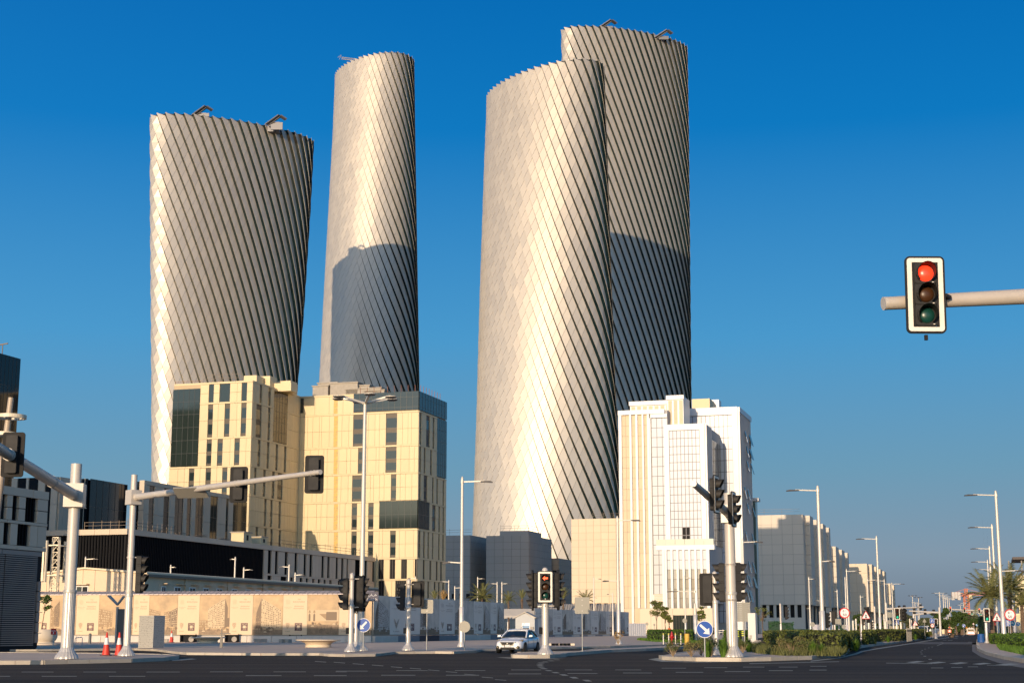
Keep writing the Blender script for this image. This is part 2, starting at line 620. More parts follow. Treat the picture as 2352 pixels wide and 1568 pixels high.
# painted dashes: each one is its own mark
MARKS = []
def dash(x0, y0, x1, y1, t, skew=0):
    MARKS.append([gr(x0, y0), gr(x1, y1), gr(x1 + skew, y1 + t), gr(x0 + skew, y0 + t)])
def row(c, y, segs, t=.9, slope_=0.0):
    for a, b in segs:
        xa, ya = K(c, a, y)
        xb, yb = K(c, b, y)
        dash(xa, ya + slope_ * (a), xb, yb + slope_ * b, t)
row(2, 1475, [(180, 450), (700, 975), (1230, 1510)])
row(2, 1511, [(-40, 85), (350, 645), (915, 1220)], 1.1)
row(5, 1457, [(490, 812), (1112, 1430), (1722, 1829)])
row(5, 1494, [(840, 1190), (1508, 1829)], 1.1)
row(6, 1450, [(155, 468)])
row(6, 1444, [(748, 1055), (1322, 1620)])
row(6, 1490, [(600, 935), (1235, 1560)], 1.1)
row(7, 1438, [(305, 600), (832, 1100), (1325, 1580)])
row(7, 1477, [(275, 600)], 1.1)
row(7, 1473, [(858, 1150)], 1.1)
row(7, 1468, [(1402, 1685)], 1.1)
row(9, 1421, [(212, 450)])
row(9, 1416, [(628, 855)])
row(9, 1410, [(1010, 1220), (1360, 1545)])
row(9, 1402, [(1670, 1829)])
row(9, 1461, [(350, 620)], 1.1)
row(9, 1454, [(830, 1080)], 1.1)
row(9, 1445, [(1262, 1497)], 1.1)
row(9, 1439, [(1660, 1829)], 1.1)
row(13, 1344, [(360, 540)], .9)
row(13, 1336, [(655, 820)], .9)
row(13, 1328, [(900, 1050)], .9)
for x, y in [(5, 1357), (190, 1366), (375, 1380), (565, 1394), (750, 1411), (935, 1425), (1115, 1442), (1290, 1459), (1470, 1484), (1640, 1513), (1770, 1537)]:
    px, py = K(6, x, y)
    dash(px - 13, py - 1, px + 13, py + 1.0, 1.0, 0)
for x, y, t in [(745, 1340, 1.0), (690, 1350, 1.1), (632, 1361, 1.2), (592, 1371, 1.3), (580, 1384, 1.4), (580, 1397, 1.5), (590, 1412, 1.7), (618, 1428, 1.8), (665, 1447, 1.9),
                (732, 1467, 2.3), (812, 1490, 3.0), (912, 1517, 3.2), (1040, 1546, 3.4)]:
    px, py = K(7, x, y)
    dash(px - 6 - t, py - t / 2, px + 5, py - t / 2, t, 4 + t * 1.5)
# give-way blocks across the boulevard mouth
for x0, x1, y in [(-10, 270, 1257), (290, 590, 1267), (620, 915, 1275), (960, 1250, 1283), (1300, 1690, 1292)]:
    xa, ya = K(13, x0, y + 6)
    xb, yb = K(13, x1, y - 6)
    dash(xa, ya, (xa + xb) / 2 + 8, yb, 0.1)
    MARKS[-1] = [gr(xa, ya + .2), gr((xa + xb) / 2 - 4, ya + 1.6), gr(xb, yb + .6), gr((xa + xb) / 2 + 4, yb - .9)]
MARKS.append([gr(*K(13, -300, 1272)), gr(*K(13, 380, 1282)), gr(*K(13, 380, 1288)), gr(*K(13, -300, 1278))])
MARKS.append([gr(*K(13, 1180, 1303)), gr(*K(13, 1725, 1316)), gr(*K(13, 1725, 1322)), gr(*K(13, 1180, 1308))])
MARKS.append([gr(*K(11, -900, 1515)), gr(*K(11, 420, 1487)), gr(*K(11, 420, 1493)), gr(*K(11, -900, 1523))])
for x, y, s in [(345, 1220, 26), (267, 1174, 20), (222, 1140, 16), (212, 1111, 14), (229, 1087, 13), (272, 1068, 12), (327, 1050, 12), (377, 1038, 12)]:
    px, py = K(13, x, y)
    h = s * .055
    dash(px - s * .17, py - h / 2, px + s * .12, py - h / 2, h, s * .06)
MARKS.append([gr(*K(13, 440, 1018)), gr(*K(13, 530, 985)), gr(*K(13, 548, 985)), gr(*K(13, 455, 1018))])
for x, y, L in [(720, 905, 60), (715, 848, 25), (700, 872, 22), (935, 962, 60), (640, 937, 70), (520, 965, 40), (560, 935, 50)]:
    px, py = K(13, x, y)
    dash(px - L * .08, py, px + L * .08, py, .5, 0)
MARKS.append([gr(*K(13, 820, 880)), gr(*K(13, 850, 845)), gr(*K(13, 856, 845)), gr(*K(13, 832, 880))])
marks_parent = road
for q in MARKS:
    c = sum(q, Vector((0, 0, 0))) / 4
    ar = sum(q[i].x * q[(i + 1) % 4].y - q[(i + 1) % 4].x * q[i].y for i in range(4))
    if ar < 0:
        q = q[::-1]
    me = MB().add([(p.x - c.x, p.y - c.y, .012) for p in q], [(0, 1, 2, 3)]).mesh('lane_mark', M_line)
    link('lane_mark', me, road, loc=(c.x, c.y, 0))

# ================================================================ TOWERS
def lerp_tab(tab, y):
    if y <= tab[0][1]:
        return tab[0][0]
    for (x0, y0), (x1, y1) in zip(tab, tab[1:]):
        if y <= y1:
            return x0 + (x1 - x0) * (y - y0) / (y1 - y0)
    (x0, y0), (x1, y1) = tab[-2], tab[-1]
    return x1 + (x1 - x0) * (y - y1) / (y1 - y0)

M_panel = mat('champagne_aluminium', (.58, .515, .415), .42, .42)
_n, _l = M_panel.node_tree.nodes, M_panel.node_tree.links
_b = _n['Principled BSDF']
_g = _n.new('ShaderNodeNewGeometry')
_oi = _n.new('ShaderNodeObjectInfo')
_ad = _n.new('ShaderNodeMath'); _ad.operation = 'ADD'
_l.new(_g.outputs['Random Per Island'], _ad.inputs[0]); _l.new(_oi.outputs['Random'], _ad.inputs[1])
_fr = _n.new('ShaderNodeMath'); _fr.operation = 'FRACT'
_l.new(_ad.outputs[0], _fr.inputs[0])
_mr = _n.new('ShaderNodeMapRange'); _mr.inputs['To Min'].default_value = .95; _mr.inputs['To Max'].default_value = 1.04
_l.new(_fr.outputs[0], _mr.inputs[0])
_vm = _n.new('ShaderNodeVectorMath'); _vm.operation = 'SCALE'
_vm.inputs[0].default_value = (.58, .515, .415)
_l.new(_mr.outputs[0], _vm.inputs['Scale']); _l.new(_vm.outputs[0], _b.inputs['Base Color'])
_mr2 = _n.new('ShaderNodeMapRange'); _mr2.inputs['To Min'].default_value = .38; _mr2.inputs['To Max'].default_value = .46
_l.new(_fr.outputs[0], _mr2.inputs[0]); _l.new(_mr2.outputs[0], _b.inputs['Roughness'])
M_tglass = mat('teal_tower_glass', (.004, .014, .016), .045, .0, spec=.3)
per_object_variation(M_tglass, .25)
M_core = mat('tower_core', (.03, .032, .034), .8)
M_tmull = mat('tower_floor_line', (.10, .10, .09), .5, .3)

NS = 44
def tower(name, label, cy, H, left, right, s0, s1, h, zlow, pmax=1.0, crane=(), phase=0.0):
    t = thing(name, label, 'tower', (0, cy, 0))
    def sect(z):
        f = z / H
        s = s1 + (s0 - s1) * f
        py = proj((0, cy, z))[1]
        # the outer faces run through the teeth, so take half a tooth off each side
        xl = at(lerp_tab(left, py), py, cy - s).x
        xr = at(lerp_tab(right, py), py, cy + s).x
        return (xl + xr) / 2, (xr - xl) / 2 - pmax * .45, s, sqrt(max(h * h - s * s, 9))
    # arc-length table on the mid section
    c, wd, s, q = sect(H * .7)
    N = 720
    acc = [0.0]
    pp = None
    for i in range(N + 1):
        a = 2 * pi * i / N
        p = Vector((-wd * cos(a), -s * cos(a) - q * sin(a), 0))
        if pp is not None:
            acc.append(acc[-1] + (p - pp).length)
        pp = p
    per = acc[-1]
    def tau(u):
        k = math.floor(u)
        x = (u - k) * per
        lo, hi = 0, N
        while hi - lo > 1:
            m = (lo + hi) // 2
            if acc[m] <= x:
                lo = m
            else:
                hi = m
        f = (x - acc[lo]) / max(1e-9, acc[hi] - acc[lo])
        return 2 * pi * (k + (lo + f) / N)
    KT = .36 / per
    cache = {}
    def pt(u, z, out):
        a = tau(u + KT * (H - z))
        zz = max(0, min(H + 4, z))
        key = round(zz, 3)
        if key not in cache:
            cache[key] = sect(zz)
        c, wd, s, q = cache[key]
        x = c - wd * cos(a)
        y = -s * cos(a) - q * sin(a)
        dx, dy = wd * sin(a), s * sin(a) - q * cos(a)
        n = Vector((-dy, dx, 0)).normalized() * -1
        # outward normal
        if n.dot(Vector((x - c, y, 0))) < 0:
            n = -n
        return Vector((x, y, z)) + n * out, n
    pan = Pool('facade_panel', M_panel, t, 290)
    gls = Pool('glass_pane', M_tglass, t, 290)
    core = MB()
    lines = MB()
    FH = 4.0
    nf = int(H // FH)
    off = H - nf * FH
    rise = per / NS * 1.02
    g = .21
    th = .09
    for i in range(NS):
        u0 = (i + phase) / NS
        u1 = (i + 1 - g + phase) / NS
        un = (i + 1 + phase) / NS
        def panel(zl0, zr0, zl1, zr1):
            e = .05
            A, nA = pt(u0, zl0 + e, pmax)
            B, nB = pt(u1, zr0 + e, 0)
            C, nC = pt(u1, zr1 - e, 0)
            D, nD = pt(u0, zl1 - e, pmax)
            nrm = (B - A).cross(D - A).normalized()
            mid = (A + B + C + D) / 4
            back = [p - nrm * th for p in (A, B, C, D)]
            view = (Vector((0, -cy, CH)) - mid)
            fac = nrm.dot(view.normalized())
            sc_ = fac if mid.z > zlow else fac * .1
            # two facets folded along the level line between left-top and right-bottom corners
            fold = nrm * .03
            vs = [tuple(A), tuple(B + fold), tuple(C), tuple(D)] + [tuple(b) for b in back]
            fs = [(0, 1, 3), (1, 2, 3), (0, 4, 5, 1), (1, 5, 6, 2), (2, 6, 7, 3), (3, 7, 4, 0)]
            pan.poly(vs, fs, sc_ + .3 * mid.z / H if fac > .25 else fac)
        for j in range(-1, nf):
            z0 = off + j * FH
            z1 = z0 + FH
            zl0, zl1 = z0, z1
            zr0, zr1 = z0 + rise, z1 + rise
            if j == -1:
                zl0, zl1 = off - FH, off
                zr0, zr1 = off - FH + rise, off + rise
            if zr1 > H - .9:                      # last course is cut to the saw-toothed rim
                if zr0 < H - 1.0:
                    panel(zl0, zr0, zl1 if zl1 < H - .2 else H + .35, H - .9)
                elif zl0 < H:
                    A, _ = pt(u0, zl0, pmax)
                    B, _ = pt(u1, H - .88, 0)
                    D, _ = pt(u0, H + .35, pmax)
                    if zl1 < H - .2:
                        D, _ = pt(u0, zl1 - .05, pmax)
                    nrm = (B - A).cross(D - A).normalized()
                    vs = [tuple(A), tuple(B), tuple(D)] + [tuple(p - nrm * th) for p in (A, B, D)]
                    pan.poly(vs, [(0, 1, 2), (0, 3, 4, 1), (1, 4, 5, 2), (2, 5, 3, 0)], .2)
                continue
            panel(zl0, zr0, zl1, zr1)
        # glazing between this strip's outer edge and the next strip's inner edge
        for j in range(-1, nf):
            z0 = max(0, off + j * FH)
            z1 = off + (j + 1) * FH
            a0, _ = pt(u1, z0 + .06, -.12)
            a1, _ = pt(u1, z1 - .06, -.12)
            b0, _ = pt(un, z0 + .06, pmax - th - .05)
            b1, _ = pt(un, z1 - .06, pmax - th - .05)
            nrm = (b0 - a0).cross(a1 - a0).normalized()
            mid = (a0 + b1) / 2
            fac = nrm.dot((Vector((0, -cy, CH)) - mid).normalized())
            bk = [tuple(p - nrm * .06) for p in (a0, b0, b1, a1)]
            gls.poly([tuple(p) for p in (a0, b0, b1, a1)] + bk, [(0, 1, 2, 3), (0, 4, 5, 1), (1, 5, 6, 2), (2, 6, 7, 3), (3, 7, 4, 0)],
                     fac + (.2 if mid.z > zlow else -.8))
            # inner wall closes the gap behind the joints
            q0, _ = pt(u0, z0, pmax - .6)
            q1, _ = pt(un, z0, pmax - .6)
            q2, _ = pt(un, z1, pmax - .6)
            q3, _ = pt(u0, z1, pmax - .6)
            m0, _ = pt(u1, z0, -.45)
            m1, _ = pt(u1, z1, -.45)
            core.add([tuple(p) for p in (q0, m0, q1, q2, m1, q3)], [(0, 1, 4, 5), (1, 2, 3, 4)])
    # roof deck and the inside of the rim
    ring = [pt(i / NS, H - 3.0, -.36)[0] for i in range(NS)]
    core.add([tuple(p) for p in ring], [tuple(range(NS))])
    pan.flush()
    gls.flush()
    core.build('core_wall', M_core, t)
    rim = MB()
    for i in range(NS):
        a, b = pt(i / NS, H - 3, -.5)[0], pt((i + 1) / NS, H - 3, -.5)[0]
        c2, d2 = pt((i + 1) / NS, H - .9, -.3)[0], pt(i / NS, H + .3, -.3)[0]
        rim.add([tuple(p) for p in (a, b, c2, d2)], [(0, 1, 2, 3)])
    rim.build('rim_lining', mat('rim_lining', (.25, .24, .22), .6, .3), t)
    for (cx_, cy_, kind_) in crane:
        # window-cleaning gantry: a slanted cantilever deck on a short mast
        Y = cy - h * .45
        p = at(cx_, cy_, Y)
        p = Vector((p.x, p.y - cy, p.z))
        m = MB()
        if kind_ == 'deck':
            m.bar(p + Vector((-4.0, 1, -2.9)), p + Vector((2, -2.0, .2)), 2.6, .4)
            m.bar(p + Vector((-3.6, 1, -3.4)), p + Vector((2, -2.0, -.4)), .3, .3)
            m.bar(p + Vector((2, -2, .1)), p + Vector((4.4, -.6, -1.2)), 2.2, .5)
            m.box(p.x - 4, p.x + 1, p.y + 3, p.y + 7, H - 3, p.z - 1)
            m.box(p.x - 2.2, p.x + 2.8, p.y + .5, p.y + 1.2, H - 3, p.z - 2)
        else:
            m.bar(p + Vector((-6, 0, 0)), p + Vector((8, 0, -1.8)), .35, .35)
            m.bar(p + Vector((-6, 0, -1)), p + Vector((8, 0, -2.7)), .35, .35)
            for k in range(12):
                a = p + Vector((-6, 0, 0)).lerp(Vector((8, 0, -1.8)), k / 12)
                b = p + Vector((-6, 0, -1)).lerp(Vector((8, 0, -2.7)), (k + 1) / 12)
                m.bar(a, b, .15)
            m.bar(p + Vector((-7.2, 0, -1.2)), p + Vector((-6.1, 0, 1.2)), .2)
            m.bar(p + Vector((-6.3, 0, 1.2)), p + Vector((-8, 0, -.2)), .18)
            m.bar(p + Vector((4, 0, 0)), p + Vector((14, 0, -.6)), .7, .5)
            m.bar(p + Vector((2.5, 0, -2.5)), p + Vector((4, 0, 0)), .6, .5)
            m.box(p.x + 8, p.x + 15, p.y, p.y + 4, H - 3, p.z - .6)
        m.build('cleaning_crane', mat('crane_grey', (.16, .16, .17), .5, .4), t)
    return t

tower('twisted_tower', 'leftmost shorter twisted tower, wholly sunlit, with two roof gantries', 640, 215,
      [(346, 265), (347, 500), (351, 900), (352, 1110)], [(719, 310), (712, 450), (696, 700), (680, 890), (664, 1110)],
      15.6, 8, 21, 85, crane=((465, 249, 'deck'), (634, 270, 'deck')))
tower('twisted_tower', 'narrow taller twisted tower second from left, its lower half in shadow', 795, 301,
      [(772, 180), (767, 300), (757, 480), (745, 700), (735, 890), (728, 1050)], [(949, 140), (951, 300), (956, 600), (961, 890), (964, 1050)],
      -13, -8, 25, 160, crane=((810, 132, 'boom'),), phase=.3)
tower('twisted_tower', 'front twisted tower right of centre, fully sunlit down to the low buildings', 582, 215,
      [(1120, 225), (1115, 350), (1105, 650), (1097, 950), (1088, 1225), (1086, 1300)],
      [(1384, 155), (1393, 400), (1405, 750), (1415, 1000), (1423, 1180), (1428, 1300)],
      -17, -10, 26, 60, phase=.6)
tower('twisted_tower', 'tallest twisted tower behind the front one, striped by its shadow', 752, 301,
      [(1290, 75), (1292, 150), (1296, 400), (1300, 900)], [(1577, 110), (1580, 300), (1583, 600), (1586, 915)],
      12, 8, 18, 150, crane=((1395, 51, 'deck'), (1523, 74, 'deck')), phase=.1)

# ================================================================ BUILDINGS
class Bld:
    """a building whose local x runs along the street grid to the right, y into the picture"""
    def __init__(self, name, label, origin, cat='building', rot=-GA, group=None):
        self.O = Vector((origin[0], origin[1], 0))
        self.t = thing(name, label, cat, self.O, rot, group)
        self.R = Matrix.Rotation(rot, 3, 'Z')
        self.Ri = self.R.transposed()
        self.pools = {}
    def ray(self, px, py):
        a = Vector((0, 0, CH))
        b = at(px, py, 100.0)
        return self.Ri @ (a - self.O), self.Ri @ (b - a)
    def fx(self, yp, px, py):
        o, d = self.ray(px, py)
        k = (yp - o.y) / d.y
        return (o + d * k).x
    def fz(self, yp, px, py):
        o, d = self.ray(px, py)
        k = (yp - o.y) / d.y
        return (o + d * k).z
    def sy(self, xp, px, py):
        o, d = self.ray(px, py)
        k = (xp - o.x) / d.x
        return (o + d * k).y
    def sz(self, xp, px, py):
        o, d = self.ray(px, py)
        k = (xp - o.x) / d.x
        return (o + d * k).z
    def pool(self, name, m, limit=290):
        key = (name, m.name)
        if key not in self.pools:
            self.pools[key] = Pool(name, m, self.t, limit)
        return self.pools[key]
    def flush(self):
        for p in self.pools.values():
            p.flush()
    # a strip on a face: face = ('f', yplane) front or ('s', xplane) right-hand side
    def put(self, pool, face, a0, a1, z0, z1, d0, d1):
        """d0..d1 = distance in front of the plane (positive = towards the viewer)"""
        if a1 < a0:
            a0, a1 = a1, a0
        if face[0] == 'f':
            pool.box(a0, a1, face[1] - d1, face[1] - d0, z0, z1)
        else:
            pool.box(face[1] + d0, face[1] + d1, a0, a1, z0, z1)

def clad_rows(b, face, a0, a1, z0, z1, wins, pitch, m, gap=.05, th=.30, rows=1, jitter=.35, panel='cladding_panel', rng=None):
    """fills a band between windows (list of (a, a)) with upright cladding panels"""
    rng = rng or random
    wins = sorted([tuple(sorted(w_[:2])) for w_ in wins])
    x = a0
    spans = []
    for w0, w1 in wins:
        if w0 > x + .05:
            spans.append((x, w0))
        x = max(x, w1)
    if x < a1 - .05:
        spans.append((x, a1))
    P = b.pool(panel, m)
    for s0, s1 in spans:
        n = max(1, round((s1 - s0) / pitch))
        cuts = [s0 + (s1 - s0) * (k / n + (rng.uniform(-jitter, jitter) / n if 0 < k < n else 0)) for k in range(n + 1)]
        for c0, c1 in zip(cuts, cuts[1:]):
            for r in range(rows):
                za = z0 + (z1 - z0) * r / rows
                zb = z0 + (z1 - z0) * (r + 1) / rows
                b.put(P, face, c0 + gap / 2, c1 - gap / 2, za + (gap / 2 if r else .0), zb - gap / 2, 0, th)

def window(b, face, a0, a1, z0, z1, depth=0.08, fm=None, gm_=None, label=None):
    """a window: frame box with its pane standing 2 cm proud, set back behind the cladding"""
    fm = fm or M_wframe
    gm_ = gm_ or M_glass
    if a1 < a0:
        a0, a1 = a1, a0
    if a1 - a0 < .15:
        return
    e = .07
    if face[0] == 'f':
        o = piece('window', fm, b.t, a0, a1, face[1] - depth, face[1] - .01, z0, z1)
        me = MB().box(e, a1 - a0 - e, -.03, 0, e, z1 - z0 - e).mesh('pane', gm_)
    else:
        o = piece('window', fm, b.t, face[1] + .01, face[1] + depth, a0, a1, z0, z1)
        me = MB().box(depth - .01, depth + .02, e, a1 - a0 - e, e, z1 - z0 - e).mesh('pane', gm_)
    link('pane', me, o)

def win_column(b, face, a0, a1, z0, z1, spandrel=True):
    """two storeys of windows in one recessed bay, bronze spandrels above, between and below"""
    h = (z1 - z0)
    if not spandrel:
        window(b, face, a0, a1, z0, z1)
        return
    sp = b.pool('spandrel', M_span)
    segs = [(0, .085, 0), (.085, .40, 1), (.40, .54, 0), (.54, .86, 1), (.86, 1, 0)]
    for f0, f1, g in segs:
        if g:
            window(b, face, a0, a1, z0 + h * f0, z0 + h * f1)
        else:
            b.put(sp, face, a0 + .02, a1 - .02, z0 + h * f0, z0 + h * f1, .01, .13)

M_span = mat('bronze_spandrel', (.085, .07, .05), .5, .2, var=.1, scale=1)

def curtain(b, face, a0, a1, z0, z1, nx, nz, gm_=None, mm=None, d=.32, mw=.07, name='glass_pane', limit=290, skip=(), zs=None, xs=None):
    """glazing in an nx by nz grid of panes behind slim mullions"""
    if a1 < a0:
        a0, a1 = a1, a0
    P = b.pool(name, gm_ or M_glass_d, limit)
    Q = b.pool('mullion', mm or M_mull, 120)
    xs = xs or [a0 + (a1 - a0) * i / nx for i in range(nx + 1)]
    zs = zs or [z0 + (z1 - z0) * i / nz for i in range(nz + 1)]
    for i in range(len(xs) - 1):
        for j in range(len(zs) - 1):
            if (i, j) in skip:
                continue
            b.put(P, face, xs[i] + mw / 2, xs[i + 1] - mw / 2, zs[j] + mw / 2, zs[j + 1] - mw / 2, d - .1, d)
    for x in xs[1:-1]:
        b.put(Q, face, x - mw / 2, x + mw / 2, z0, z1, d - .06, d + .04)
    for z in zs[1:-1]:
        b.put(Q, face, a0, a1, z - mw / 2 + .001, z + mw / 2 - .001, d - .07, d + .02)

# ---------------- cream office building with the two wings
Oc = at(957, 1240, 350.0)
cb = Bld('office_building', 'cream panelled mid-rise with dark glass corner boxes and two stepped wings', (Oc.x, Oc.y))
F4 = ('f', 0.0)
F5 = ('s', 0.0)
xa = cb.fx(0, 686, 1050)                       # inner corner
yc1 = cb.sy(xa, 577, 960)                      # front corner of the left wing
F2 = ('s', xa)
F1 = ('f', yc1)
zt = cb.fz(0, 956, 898)                        # roof
zb = [cb.fz(0, 956, y) for y in (942.4, 1019.8, 1083, 1147.5, 1213, 1279, 1328)] + [0.0]
zb = [zt] + zb
x0 = cb.fx(yc1, 389, 1100)                     # left end of the lower left wing
xg = cb.fx(yc1, 396, 980)                      # left end of the glass box
yR = cb.sy(0, 1022, 1180)                      # back end of the right side
core = MB()
core.box(xa, -.01, .01, yR, 0, zt - .3)
core.box(xg + .02, xa - .01, yc1 + .01, yR - 2, zb[3] - .1, zt - .3)
core.box(x0 + .02, xa - .01, yc1 + .012, yR - 2.2, 0, zb[3] - .12)
core.build('wall', M_cgap, cb.t)
rng = random.Random(5)

def rowset(face, plane_kind, plane, bands, a0f, a1f, spec, pitch):
    pass

def cols(face, cr, prs, band):
    """pixel column pairs -> local intervals, measured at the middle of the band"""
    out = []
    for p in prs:
        n, a, c = cr, p[0], p[1]
        # image row of the middle of the band on this face
        res = []
        for xx in (a, c):
            px = KX(n, xx)
            # iterate the row so that it falls in the middle of the band
            py = 1100
            for _ in range(6):
                z = cb.fz(face[1], px, py) if face[0] == 'f' else cb.sz(face[1], px, py)
                py += (z - (band[0] + band[1]) / 2) * 9.5
            res.append(cb.fx(face[1], px, py) if face[0] == 'f' else cb.sy(face[1], px, py))
        out.append(tuple(sorted(res)))
    return out

def do_face(face, a0, a1, k, cr, prs, kind='col', pitch=1.45, rows=2, glassblocks=()):
    band = (zb[k + 1], zb[k])
    ws = cols(face, cr, prs, band)
    course = .42
    zlo, zhi = band[0], band[1] - course
    allw = list(ws) + [g[:2] for g in glassblocks]
    clad_rows(cb, face, a0, a1, zlo, zhi, allw, pitch, M_cream, rows=rows, rng=rng)
    # string course: a slightly proud level band above each row
    SC = cb.pool('string_course', M_cream)
    x = a0
    for w0, w1 in sorted([g[:2] for g in glassblocks if g[2]]) + [(a1, a1)]:
        if w0 > x + .1:
            n = max(1, round((w0 - x) / 4.2))
            for i in range(n):
                cb.put(SC, face, x + (w0 - x) * i / n + .02, x + (w0 - x) * (i + 1) / n - .02, zhi + .03, band[1] - .03, 0, .36)
        x = max(x, w1)
    for w0, w1 in ws:
        if kind == 'col':
            win_column(cb, face, w0, w1, zlo, zhi)
        elif kind == 'tall':
            window(cb, face, w0, w1, zlo, zhi, gm_=M_glass_d)
        else:                                  # louvred slot
            window(cb, face, w0, w1, zlo, zhi, gm_=M_dark)
            FN = cb.pool('louvre_fin', M_wframe)
            n = max(2, int((w1 - w0) / .45))
            for i in range(1, n):
                c = w0 + (w1 - w0) * i / n
                cb.put(FN, face, c - .04, c + .04, zlo, zhi, .12, .28)

# right wing front
gx0 = cb.fx(0, KX(4, 597), 920)
do_face(F4, xa + .31, 0.30, 0, 4, [], pitch=3.4, rows=1, glassblocks=[(gx0, 0.32, True)])
curtain(cb, F4, gx0, .22, zb[1] + .15, zb[0] + .02, 11, 1, zs=[zb[1] + .15, zb[1] + .9, zb[0] - 1.3, zb[0] + .02], gm_=M_glass)
do_face(F4, xa + .31, 0.30, 1, 4, [(592, 700), (913, 1020)])
do_face(F4, xa + .31, 0.30, 2, 4, [(640, 695), (910, 1015)])
do_face(F4, xa + .31, 0.30, 3, 4, [(582, 692), (962, 1012)])
gy0 = cb.fx(0, KX(4, 848), 1180)
do_face(F4, xa + .31, 0.30, 4, 4, [(578, 628), (740, 790)], glassblocks=[(gy0, .32, True)])
curtain(cb, F4, gy0, .22, zb[5] + .1, zb[4] - .1, 6, 2, gm_=M_glass_d)
do_face(F4, xa + .31, 0.30, 5, 6, [(312, 362), (475, 525), (692, 745)])
do_face(F4, xa + .31, 0.30, 6, 6, [(577, 628), (688, 740), (800, 855)], kind='slot', rows=1)
do_face(F4, xa + .31, 0.30, 7, 6, [(575, 628), (740, 845)], kind='slot', rows=1)
# the unfinished slot with exposed insulation boards
IN = cb.pool('insulation_board', M_insul)
for k in range(0, 7):
    i0, i1 = cols(F4, 4, [(402, 440)], (zb[k + 1], zb[k]))[0]
    for r in range(3):
        h = (zb[k] - zb[k + 1] - .5) / 3
        cb.put(IN, F4, i0, i1, zb[k + 1] + r * h + .03, zb[k + 1] + (r + 1) * h - .03, .30, .335)
# dark slot window by the inner corner, top storey
dw = cols(F4, 4, [(60, 108)], (zb[1], zb[0]))[0]
window(cb, F4, dw[0], dw[1], zb[1] + .5, zb[0] - .5, depth=.33, gm_=M_glass_d)
# right wing side (in shade)
yg = cb.sy(0, KX(4, 1398), 1000)
do_face(F5, 0.0, yR, 0, 4, [], pitch=9, rows=1, glassblocks=[(0, yR, True)])
curtain(cb, F5, 0.02, yR, zb[1] + .15, zb[0] + .02, 10, 1, zs=[zb[1] + .15, zb[1] + .9, zb[0] - 1.3, zb[0] + .02], gm_=M_glass)
do_face(F5, 0, yg, 1, 4, [(1228, 1245), (1292, 1328), (1355, 1372)])
do_face(F5, 0, yg, 2, 4, [(1225, 1242), (1268, 1285), (1330, 1348)])
curtain(cb, F5, yg, yR, zb[3] + .1, zb[1] - .05, 5, 5, gm_=M_glass)
do_face(F5, 0, yR, 3, 4, [(1222, 1238), (1267, 1303), (1350, 1365), (1392, 1408), (1453, 1468)])
yb = cb.sy(0, KX(4, 1322), 1190)
do_face(F5, 0, yR, 4, 4, [(1350, 1385), (1412, 1428), (1453, 1468)], glassblocks=[(0, yb, True)])
curtain(cb, F5, 0.02, yb, zb[5] + .1, zb[4] - .1, 7, 2, gm_=M_glass_d)
do_face(F5, 0, yR, 5, 6, [(952, 972), (1000, 1017), (1043, 1058), (1087, 1100), (1148, 1162), (1188, 1203)])
do_face(F5, 0, yR, 6, 6, [(928, 948), (997, 1015), (1062, 1080), (1125, 1142), (1168, 1185)], kind='slot', rows=1)
do_face(F5, 0, yR, 7, 6, [(973, 1012), (1040, 1057), (1103, 1120), (1145, 1160), (1187, 1203)], kind='slot', rows=1)
# left wing side (in shade)
ygl0 = cb.sy(xa, KX(3, 1102), 960)
ygl1 = cb.sy(xa, KX(3, 1236), 960)
for k, prs in enumerate([[(965, 990), (1050, 1075)], [(930, 983), (1045, 1068)], [(945, 972), (1035, 1058), (1120, 1143), (1203, 1225)],
                         [(910, 932), (998, 1022), (1085, 1110), (1140, 1190)]]):
    gb = [(ygl0, ygl1, True)] if k < 2 else []
    do_face(F2, yc1, 0, k, 3, prs, kind='tall' if k == 0 else 'col', glassblocks=gb, rows=1 if k == 0 else 2)
curtain(cb, F2, ygl0, ygl1, zb[2] + .1, zb[0] - .6, 5, 5, gm_=M_glass_b)
do_face(F2, yc1, 0, 4, 5, [(1008, 1030), (1068, 1090), (1150, 1172)])
do_face(F2, yc1, 0, 5, 5, [(922, 945), (1008, 1030), (1068, 1090), (1150, 1172)])
do_face(F2, yc1, 0, 6, 5, [], rows=1)
# left wing front (sunlit)
xgl = cb.fx(yc1, KX(3, 392), 960)
for k, prs in enumerate([[(485, 533), (590, 692), (806, 858)], [(475, 522), (638, 688), (800, 850)], [(462, 510), (568, 618), (735, 785)]]):
    do_face(F1, xgl + .02, xa + .30, k, 3, prs, kind='tall' if k == 0 else 'col')
curtain(cb, F1, xg, xgl, zb[3] + .05, zb[0] - 1.2, 5, 6, gm_=M_glass_d)
do_face(F1, x0, xa + .30, 3, 3, [(288, 338), (452, 502), (615, 663)])
do_face(F1, x0, xa + .30, 4, 3, [(450, 500), (590, 660)], rows=1)
do_face(F1, x0, xa + .30, 5, 3, [(450, 500)], rows=1)
cb.flush()
